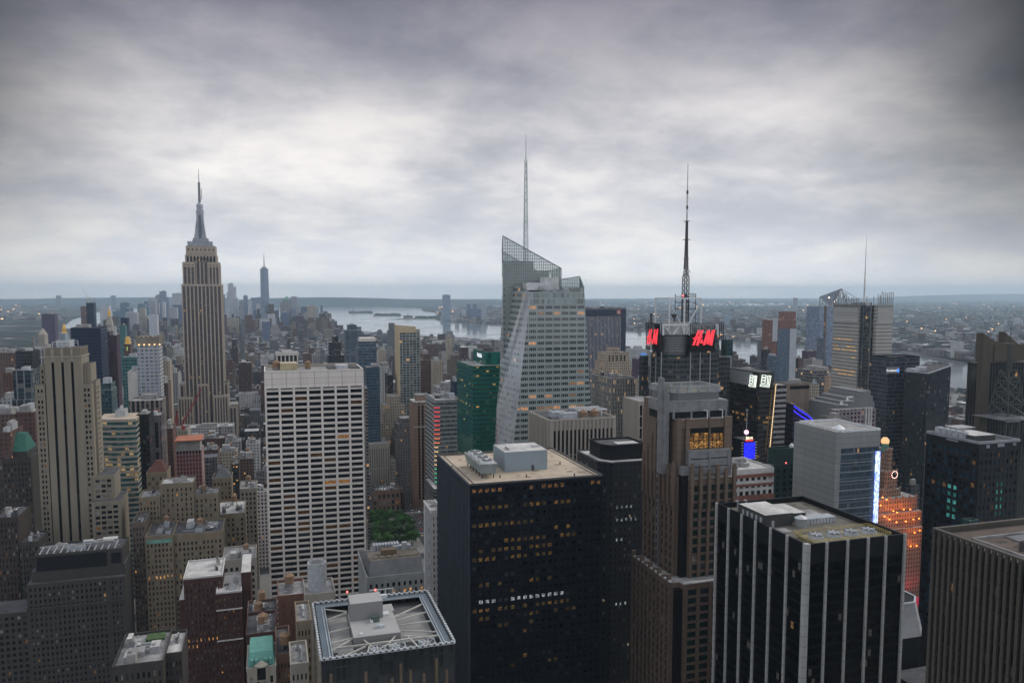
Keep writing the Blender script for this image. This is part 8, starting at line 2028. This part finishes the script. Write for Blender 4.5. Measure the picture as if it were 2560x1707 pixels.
for (ax, ay, bx, by) in ((x0 + w_, YI + 1, x0 + w_, y1 - w_), (x1 - w_, YI + 1, x1 - w_, y1 - w_), (x0 + w_, y1 - w_, x1 - w_, y1 - w_), (x0 + w_ - .8, YI + 1, x0 + w_ - .8, y1 - w_), (x1 - w_ + .8, YI + 1, x1 - w_ + .8, y1 - w_)): b.bar((ax, ay, z - .3), (bx, by, z - .3), .16)
b.build('rail', EDGE, o)
b = MB()
for (ax, ay, bx, by) in ((x0 - .1, YI - .1, x1 + .1, YI - .1), (x1 + .1, YI, x1 + .1, y1), (x0 - .1, y1, x1, y1), (x0 - .1, YI, x0 - .1, y1)):
    b.bar((ax, ay, z), (bx, by, z), .28)
    n = 22
    for k in range(n): t = (k + .5) / n; b.box(ax + (bx - ax) * t - .28, ax + (bx - ax) * t + .28, ay + (by - ay) * t - .28, ay + (by - ay) * t + .28, z - .4, z + .62)
b.build('parapet', pm('pale_coping', (.44, .46, .47), .6), o)
# core
kx0, kx1, ky0, ky1 = x0 + 10.2, x0 + 24.4, YI + 10.5, YI + 29; zc = z + .6
CG = pm('core_grey', (.22, .215, .21), .75, var=.06); CT = pm('core_top', (.34, .335, .325), .85, var=.12)
b = MB(); b.box(kx0, kx1, ky0, ky1, z - 3, zc, 0, 1); b.box(kx0 + .3, kx0 + 10.5, ky1 - 6, ky1 + 2, zc, zc + 5.6, 0, 1); b.box(kx0 + 10.6, kx0 + 15, ky1 + .02, ky1 + 6, z - 3, zc - .5, 0, 1); b.build('core', [CG, CT], o)
b = MB(); b.box(kx0 + 6.5, kx0 + 9, ky0 + 9.5, ky0 + 11.4, zc, zc + 1.9, 0); b.box(kx0 + 6.2, kx0 + 7, ky0 + 9.3, ky0 + 11, zc, zc + .8, 1); b.build('roof_unit', [pm('green_unit', (.07, .10, .085), .6), WSTEEL], o)
b = MB(); b.box(kx0 + 7.2, kx0 + 10.0, ky0 + 4.6, ky0 + 5.8, zc, zc + .9); b.build('roof_unit', METALP, o)
b = MB(); b.box(kx0 + 9.5, kx0 + 12.8, ky1 - 4.5, ky1 - 2.2, zc, zc + .5); b.box(kx0 + 2, kx0 + 3, ky0 + 1.2, ky0 + 2, zc, zc + .5); b.build('roof_box', WSTEEL, o)
LDK = pm('pale_deck', (.25, .245, .235), .9, var=.15)
b = MB(); b.box(x0 + 4, kx0 - .2, YI + 8, y1 - 9, z - 2.95, z - 2.2); b.box(kx1 + .2, x1 - 4, YI + 9, y1 - 12, z - 2.95, z - 2.1); b.box(kx0 - 5, kx0 - .2, YI + 5.6, YI + 7.9, z - 2.95, z - 2.25); b.build('lower_deck', LDK, o)
BM = pm('slanted_beam', (.42, .41, .37), .7); b = MB()
zb = z - .5
for (ax, ay, bx, by) in ((x0 + 3.6, YI + 38, kx0, YI + 34), (x0 + 3.6, YI + 29, kx0, YI + 33), (x0 + 3.6, YI + 19, kx0, YI + 21), (x0 + 3.6, YI + 11, kx0, YI + 13), (x0 + 3.6, YI + 6, kx0, YI + 12.6), (kx1, YI + 25, x1 - 3.6, YI + 33), (kx1, YI + 22, x1 - 3.6, YI + 26), (kx1, YI + 18, x1 - 3.6, YI + 18.5), (kx1, YI + 14, x1 - 3.6, YI + 10), (kx1 + 1, YI + 10, x1 - 5, YI + 6), (kx0 + 5, YI + 5, kx0 + 3, ky0), (kx0 + 9.5, YI + 5, kx0 + 12.5, ky0), (kx0 + 3, YI + 1, kx0 + 4.2, YI + 6), (kx0 - 4, YI + 1, kx0 + 3, YI + 6), (kx0 + 18, YI + 1, kx1 + 2, YI + 9), (kx0 + 7, YI + 3, kx0 + 10, YI + 6), (kx0 + 13, YI + 6, kx0 + 10, YI + 4)): b.bar((ax, ay, zb), (bx, by, zb), .2)
b.bar((x0 + 3.6, YI + 7.2, zb), (x1 - 3.6, YI + 7.2, zb), .26); b.build('beam', BM, o)
FANM = pm('fan_box', (.30, .36, .37), .5)
for k, px_ in enumerate((940, 990, 1064)):
    cx_ = hit(px_, 1610 - k * 8, Z=z - .6).x; cy_ = YI + 3.4
    b = MB(); b.box(cx_ - 2.5, cx_ + 2.5, cy_ - 2.6, cy_ + 2.6, z - 3, z - .7); bx = b.build('fan_box', FANM, o)
    b = MB(); n = 24
    for m_ in range(n):
        t0, t1 = 2 * math.pi * m_ / n, 2 * math.pi * (m_ + 1) / n; P = lambda r_, t, zz: (cx_ + r_ * math.cos(t), cy_ + r_ * math.sin(t), zz)
        b.quad(P(2.25, t0, z - .7), P(2.25, t1, z - .7), P(2.25, t1, z - .15), P(2.25, t0, z - .15), 0); b.quad(P(2.05, t1, z - .65), P(2.05, t0, z - .65), P(2.05, t0, z - .15), P(2.05, t1, z - .15), 0); b.quad(P(2.05, t0, z - .15), P(2.25, t0, z - .15), P(2.25, t1, z - .15), P(2.05, t1, z - .15), 0)
    b.cyl(cx_, cy_, z - .69, z - .6, 2.04, 2.04, n, 1)
    b.build('fan_ring', [STEEL, pm('fan_pit', (.02, .02, .022), .9)], bx, base=o.location)
    b = MB(); b.cyl(cx_, cy_, z - .5, z - .15, .45, .4, 12)
    for m_ in range(8):
        t = 2 * math.pi * m_ / 8 + .3 * k; u = Vector((math.cos(t), math.sin(t), 0)); v = Vector((-math.sin(t), math.cos(t), 0)); c_ = Vector((cx_, cy_, z - .35))
        b.quad(c_ + u * .4 - v * .2, c_ + u * 1.95 - v * .42 + Vector((0, 0, .12)), c_ + u * 1.95 + v * .12 - Vector((0, 0, .1)), c_ + u * .4 + v * .12)
    b.build('fan_blade', METALP, bx, base=o.location)
b = MB()
for k in range(4): q = x0 + 19 + k * 2.6; b.bar((q, y1 - .5, z), (q, y1 - .5, z + 2.6), .09); 
b.bar((x0 + 19, y1 - .5, z + 2.6), (x0 + 27, y1 - .5, z + 2.6), .09); b.box(x0 + 21.5, x0 + 24.5, y1 - 2.2, y1 - .9, z - .3, z + 1.1); b.build('rig', WSTEEL, o)
b = MB()
for (px_, py_) in ((868, 1479), (938, 1474)): p = hit(px_, py_, Y=y1 - .6); b.box(p.x - .25, p.x + .25, y1 - .9, y1 - .4, p.z - .2, p.z + .3)
b.build('beacon', em('red_beacon', (1, .12, .1), 4), o)

# ================================================================ blocks round the avenue and the park
B = brick_bld('slim_white_house', 'slim white brick tower beside the black office tower', 1078, 1108, 1281, 420, 22, 3, 3.5, [pm('white_brick', (.52, .51, .49), .85, var=.06, streak=True), ROOFG], 121, n=1, tanks=0, wf=.4, zmin=40)
e = hit(1063, 1266, X=B.x0); b = MB(); b.box(B.x0 - .3, B.x0 - .01, 420, e.y, 0, B.z1 - .5)
for k in range(12): b.box(B.x0 - .9, B.x0 - .31, 424, 426.5, B.z1 - 12 - k * 7, B.z1 - 9 - k * 7)
b.build('balcony', B.o.children[0].data.materials[0], B.o)
B = brick_bld('louvre_roof_block', 'low block with a sloping louvred roof band and a roof full of machines', 918, 1062, 1448, 455, 50, 10, 4.2, [pm('pale_band_stone', (.28, .29, .28), .85), ROOFD], 122, {1: .5}, n=9, tanks=0, top=3.2)
b = MB(); xa, xb = B.x0 + 1.5, B.x1 - .5; z_ = B.z1
b.prism([(xa, 458), (xb, 458), (xb, 480), (xa, 480)], z_, z_ + 8, 0, 1, [(xa + 1, 463), (xb, 463), (xb, 480), (xa + 1, 480)]); b.build('louvred_band', [pm('louvre_grey', (.13, .135, .14), .7), pm('roof_brown_dust', (.14, .12, .095), .95, var=.4)], B.o)
b = MB()
for k in range(7): xx = xa + 5 + k * (xb - xa - 8) / 6; b.cyl(xx, 467, z_ + 8, z_ + 8.8, 1.7, 1.6, 14)
b.build('fan', [pm('dusty_fan', (.16, .14, .11), .8)], B.o)
b = MB(); b.box(xa + 9, xa + 18, 470, 474, z_ + 8, z_ + 11.6); b.build('louvre_unit', pm('olive_unit', (.16, .11, .065), .8), B.o)
b = MB()
for k in range(9): b.box(xa + 6 + k * 1.8, xa + 7.3 + k * 1.8, 484, 489, z_, z_ + 10.5)
b.box(xb - 14, xb - 3, 482, 486, z_, z_ + 9.5); b.box(xb - 9, xb - 6, 478, 481, z_ + 8, z_ + 12.5); b.build('roof_unit', [METALP], B.o)
T('grey_office', 'grey ribbon office with a pale roof beside the avenue', 1085, 1100, 1225, 800, 55, fm('facade_grey_ribbon', (.20, .20, .20), (.03, .035, .04), 40, 3.8, 1.0, .5, .02), roof=ROOFL, mech=0, sil=False)
T('tan_low_block', 'tan low roof at the corner of the avenue beyond the park', 1000, 1012, 1235, 900, 20, M_brown, mech=2)

# park trees
LEAF = [pm('leaf_green', (.045, .13, .022), .7, var=.45, vs=.15), pm('leaf_green_dark', (.016, .055, .012), .75, var=.45, vs=.15)]
for m_ in LEAF:                                        # no two trees quite the same green
    g = G.__new__(G); g.nt = m_.node_tree; g.n = g.nt.nodes; g.l = g.nt.links
    b = next(n for n in g.n if n.type == 'BSDF_PRINCIPLED'); src = b.inputs['Base Color'].links[0].from_socket
    g.put(b.inputs['Base Color'], g.scale(src, g.m('ADD', .45, g.m('MULTIPLY', g.node('ShaderNodeObjectInfo').outputs['Random'], 1.3))))
BARK = pm('bark', (.07, .055, .045), .9)
r = random.Random(31)
def crown_mesh(seed):
    q = random.Random(seed); b = MB()
    cl = [(q.uniform(-3, 3), q.uniform(-3, 3), q.uniform(7, 12), q.uniform(1.9, 3.2)) for k in range(11)] + [(0, 0, 11, 3.4)]
    for (cx_, cy_, cz, cr) in cl:
        for k in range(70):
            v = Vector((q.gauss(0, 1), q.gauss(0, 1), q.gauss(0, .8))).normalized() * cr * q.uniform(.65, 1.08); p = Vector((cx_, cy_, cz)) + v
            n = (v.normalized() + Vector((q.uniform(-.7, .7), q.uniform(-.7, .7), q.uniform(-.3, .9)))).normalized(); t = n.orthogonal().normalized(); s = n.cross(t); h = q.uniform(.35, .7)
            b.quad(p - t * h, p - s * h * .7, p + t * h, p + s * h * .7, 0 if q.random() < .6 else 1)
    return b
def trunk_mb():
    b = MB(); b.cyl(0, 0, 0, 6, .35, .22, 8)
    for k in range(5): t = k * 1.26; b.bar((0, 0, 4.5 + k * .3), (2.4 * math.cos(t), 2.4 * math.sin(t), 9.5), .14, 0, .06)
    return b
protos = []
for k in range(3):
    o = thing('park_tree', None, 'tree', (0, 0, .26)); trunk_mb().build('trunk', BARK, o, base=(0, 0, 0)); crown_mesh(40 + k).build('crown', LEAF, o, base=(0, 0, 0)); protos.append(o)
def place_tree(i, x, y, s, label, group):
    p = protos[i % 3]
    if p.get('label'):
        c = p.copy(); COL.objects.link(c)
        for ch_ in list(p.children): d = ch_.copy(); COL.objects.link(d); d.parent = c
    else: c = p
    c.location = (x, y, .26); c.scale = (s, s, s * r.uniform(.9, 1.15)); c.rotation_euler = (0, 0, r.uniform(0, 6.28)); c['label'] = label; c['group'] = group
k = 0
for px_ in range(916, 1046, 12):
    for m_ in range(5):
        py_ = 1292 + m_ * 13 + r.uniform(-5, 5); p = hit(px_ + r.uniform(-5, 5), py_, Z=9)
        if p.x > AV6 - 15 or p.x < 55: continue
        place_tree(k, p.x, p.y, r.uniform(.65, 1.3), 'leafy green tree in the park below the white grid slab', 'trees of the small park'); k += 1
# cars on the avenue
CARC = [('black', (.012, .012, .014)), ('white', (.6, .6, .6)), ('yellow', (.6, .36, .03)), ('grey', (.18, .185, .19)), ('red', (.25, .02, .02))]
TYRE = pm('tyre', (.015, .015, .015), .9); TAIL = em('tail_lamp', (1, .05, .03), 3.0); HEAD = em('head_lamp', (1, .9, .7), 3.0); CGL = glassm('car_glass', (.01, .012, .014), .05)
def make_car(cn, col):
    o = thing('parked_car', None, 'car', (0, 0, 0)); P = pm('car_paint_' + cn, col, .3, .1, var=.03)
    b = MB(); b.prism([(-.9, -2.2), (.9, -2.2), (.9, 2.2), (-.9, 2.2)], .35, .85, 0, None, [(-.88, -2.1), (.88, -2.1), (.88, 2.1), (-.88, 2.1)]); b.prism([(-.8, -1.5), (.8, -1.5), (.8, 1.0), (-.8, 1.0)], .85, 1.45, 0, None, [(-.65, -.9), (.65, -.9), (.65, .55), (-.65, .55)]); b.build('body', P, o, base=(0, 0, 0))
    b = MB(); b.prism([(-.82, -1.42), (.82, -1.42), (.82, .92), (-.82, .92)], .9, 1.38, 0, None, [(-.69, -.9), (.69, -.9), (.69, .55), (-.69, .55)]); b.build('window', CGL, o, base=(0, 0, 0))
    for sx in (-.85, .85):
        for sy in (-1.35, 1.35):
            b = MB(); n = 12; b.prism([(.33 * math.cos(2 * math.pi * q / n), .33 * math.sin(2 * math.pi * q / n)) for q in range(n)], -.1, .1); w = b.build('wheel', TYRE, o, base=(0, 0, 0)); w.rotation_euler = (0, R(90), 0); w.location = (sx, sy, .34)
        b = MB(); b.box(sx * .75 - .15, sx * .75 + .15, -2.22, -2.1, .6, .75); b.build('tail_light', TAIL, o, base=(0, 0, 0))
        b = MB(); b.box(sx * .75 - .15, sx * .75 + .15, 2.1, 2.22, .55, .7); b.build('headlight', HEAD, o, base=(0, 0, 0))
    return o
cars = {n: make_car(n, c) for n, c in CARC}; r = random.Random(77); used = set()
for k in range(46):
    n = r.choice([c[0] for c in CARC]); y_ = 690 + k * 11 + r.uniform(-2, 2); lane = (-7, -3.5, 0, 3.5, 7)[(k * 3) % 5]; p = cars[n]
    if n in used:
        c = p.copy(); COL.objects.link(c)
        for ch_ in list(p.children): d = ch_.copy(); COL.objects.link(d); d.parent = c
    else: c = p; used.add(n)
    c.location = (AV6 + lane, y_, .1); c.rotation_euler = (0, 0, R(180) if k % 4 else 0)
    c['label'] = '%s car in the traffic on the avenue beside the park' % n; c['group'] = '%s cars on the avenue' % n
for n in cars:
    if n not in used: cars[n]['label'] = '%s car on the avenue' % n

# ================================================================ the low city between the towers
def zone(px, d):
    if px < 100: w = 'at the far left edge'
    elif px < 260: w = 'behind the slender beige tower'
    elif px < 420: w = 'left of the limestone spire tower'
    elif px < 600: w = 'at the foot of the limestone spire tower'
    elif px < 680: w = 'between limestone spire tower and white grid slab'
    elif px < 900: w = 'above the white grid slab'
    elif px < 1060: w = 'around the balcony tower'
    elif px < 1260: w = 'above the green glass tower'
    elif px < 1640: w = 'behind the crystal tower and hotel'
    elif px < 1950: w = 'behind the mast tower'
    elif px < 2180: w = 'around the bus hall near the river'
    else: w = 'by the river at right'
    return ('near ' if d < 1150 else 'mid-distance ' if d < 1700 else 'far ' if d < 2600 else 'hazy ') + '%s', w
RECT = []
for o in list(SC.objects): pass
for (xa, xb, ya, yb, zt) in FOOT:
    P = [proj((x, y, zz)) for x in (xa, xb) for y in (ya, yb) for zz in (0, zt)]
    P = [p for p in P if p]
    if P: RECT.append((min(p[0] for p in P), max(p[0] for p in P), min(proj((x, ya, zt))[1] if proj((x, ya, zt)) else 0 for x in (xa, xb)), ya))
def hidden(px, py, y):
    for (a_, b_, t_, Y) in RECT:
        if Y < y - 5 and a_ + 1 < px < b_ - 1 and py > t_ + 2: return True
    return False
def carpet():
    r = random.Random(99); C = []
    for k in range(2, 62):
        yb = 575 + 80 * k
        for a0, a1 in zip(AVES + [], AVES[1:]):
            far = yb > 2600
            x = a0 + 12
            while x < a1 - 20:
                w_ = min(r.choice((8, 10, 13, 16, 20, 26, 36)) * (1.25 if far else 1), a1 - 12 - x)
                for row in range(2):
                    y0 = yb + 8 + row * 32; dp = r.uniform(24, 31)
                    q = proj((x, y0, 20))
                    if not q or q[0] < -60 or q[0] > 2620: continue
                    g_ = proj((x, y0 + 30, 0))
                    if g_[1] < shore_y(g_[0]) + 2: continue
                    if any(x < f[1] + 1 and x + w_ > f[0] - 1 and y0 < f[3] + 1 and y0 + dp > f[2] - 1 for f in FOOT): continue
                    if 40 < x < AV6 and 690 < y0 < 865: continue
                    base = 34 if y0 < 1500 else 26 if y0 < 2400 else 19 if y0 < 4200 or g_[0] > 850 else 42
                    h = base * math.exp(r.gauss(0, .42))
                    if r.random() < (.09 if y0 < 2600 else .05): h *= r.uniform(1.6, 2.6)
                    if y0 < 1300: h = min(h, 48 if y0 > 860 else 70)
                    h = min(h, 120)
                    if g_[0] > 840 and g_[1] < shore_y(g_[0]) + (34 if g_[0] > 1900 else 16): h = min(h, 13)
                    cn, cc = r.choices(PAL, PW)[0]
                    C.append((x + .4, x + w_ - .4, y0, y0 + dp, h, cn, cc, r.choices(RPAL, RW)[0]))
                x += w_
    return C
CC = carpet()
r = random.Random(5)
def city_mb(c, b, cols, detail=True):
    x0, x1, y0, y1, h, cn, cc, rc = c
    f_ = r.uniform(.75, 1.2); j = [v * f_ * r.uniform(.96, 1.04) for v in cc]
    b.box(x0, x1, y0, y1, 0, h, bottom=False); cols += [j] * 4 + [rc]
    if not detail: return
    for t in range(r.choice((1, 2, 2, 3))):
        w_, d_ = (x1 - x0) * r.uniform(.12, .4), (y1 - y0) * r.uniform(.15, .4); x, y = r.uniform(x0 + .5, x1 - w_ - .5), r.uniform(y0 + .5, y1 - d_ - .5)
        b.box(x, x + w_, y, y + d_, h, h + r.uniform(2, 6), bottom=False); q = r.choice((j, (.3, .3, .3), (.5, .5, .49), (.12, .12, .13))); cols += [q] * 4 + [r.choices(RPAL, RW)[0]]
    if h > 38 and r.random() < .45:                      # stepped top
        m_ = (x1 - x0) * r.uniform(.1, .22); e_ = r.uniform(3, 7); t_ = h * r.uniform(.12, .3)
        b.box(x0 + m_, x1 - m_, y0 + e_, y1 - e_ * .7, h, h + t_, bottom=False); cols += [j] * 4 + [rc]
    if r.random() < .3 and y0 < 2200:                    # water tank
        X_, Y_ = r.uniform(x0 + 2, x1 - 2), r.uniform(y0 + 2, y1 - 2); b.cyl(X_, Y_, h + 2, h + 6.5, 1.9, 1.9, 6); b.cyl(X_, Y_, h + 6.5, h + 8, 2.0, .2, 6); cols += [(.10, .065, .045)] * 16
    for (a_, b_, c_, d_) in ((x0, x1, y0, y0 + .5), (x0, x1, y1 - .5, y1), (x0, x0 + .5, y0 + .5, y1 - .5), (x1 - .5, x1, y0 + .5, y1 - .5)):
        b.box(a_, b_, c_, d_, h, h + 1.1, bottom=False); cols += [j] * 5
sc = []
for i, c in enumerate(CC):
    P, Q = proj((c[0], c[2], c[4])), proj((c[1], c[2], c[4])); mid = ((P[0] + Q[0]) / 2, P[1])
    v = not hidden(mid[0], mid[1] + 3, c[2]) and 0 < mid[0] < 2560 and mid[1] < 1700
    sc.append(((Q[0] - P[0]) * (proj((c[0], c[2], 0))[1] - P[1]) if v else 0, i))
sc.sort(reverse=True)
pick = set(i for s, i in sc[:285] if s > 0)
b = MB(); cols = []
for i, c in enumerate(CC):
    if i in pick:
        m_ = MB(); cl_ = []; city_mb(c, m_, cl_)
        px_ = proj((c[0], c[2], c[4]))[0]; d_, w_ = zone(px_, c[2])
        rt = 'white roofed ' if min(c[7]) > .4 else ''
        tall = 'tall ' if c[4] > 62 else 'low ' if c[4] < 24 else ''
        lab = (d_ % (tall + rt + c[5] + ' block')) + ' ' + w_
        t = m_.build('city_block', CITYM, None, ((c[0] + c[1]) / 2, (c[2] + c[3]) / 2, 0), cl_); tag(t, lab, 'building', lab.replace(' block ', ' blocks '))
    else: city_mb(c, b, cols, c[2] < 3200)
tag(b.build('low_city', CITYM, None, (0, 0, 0), cols), 'dense carpet of low brick and stone roofs stretching to the river', 'low city', None, 'stuff')
tl = MB()
for k in range(260):                                   # street trees and small green squares
    x, y = r.uniform(-700, 1000), r.uniform(1200, 4200)
    for q in range(4): tl.blob((x + r.uniform(-12, 12), y + r.uniform(-12, 12), 8), r.uniform(4, 7), r.uniform(5, 8), r)
tag(tl.build('street_greenery', pm('far_foliage', (.030, .048, .028), .95)), 'small dark green street trees among the low roofs', 'trees', None, 'stuff')

# ================================================================ haze
hz = bpy.data.materials.new('haze_air'); hz.use_nodes = True
g = G(hz.node_tree); pv_ = g.node('ShaderNodeVolumePrincipled')
pv_.inputs['Color'].default_value = (.65, .84, 1.0, 1); pv_.inputs['Density'].default_value = 4.2e-5; pv_.inputs['Anisotropy'].default_value = 0.3
g.l.new(pv_.outputs[0], g.node('ShaderNodeOutputMaterial').inputs[1])
b = MB(); b.box(-35000, 35000, -3200, 35000, -1.2, 560.0)
tag(b.build('haze', hz), None, None, None, 'stuff')
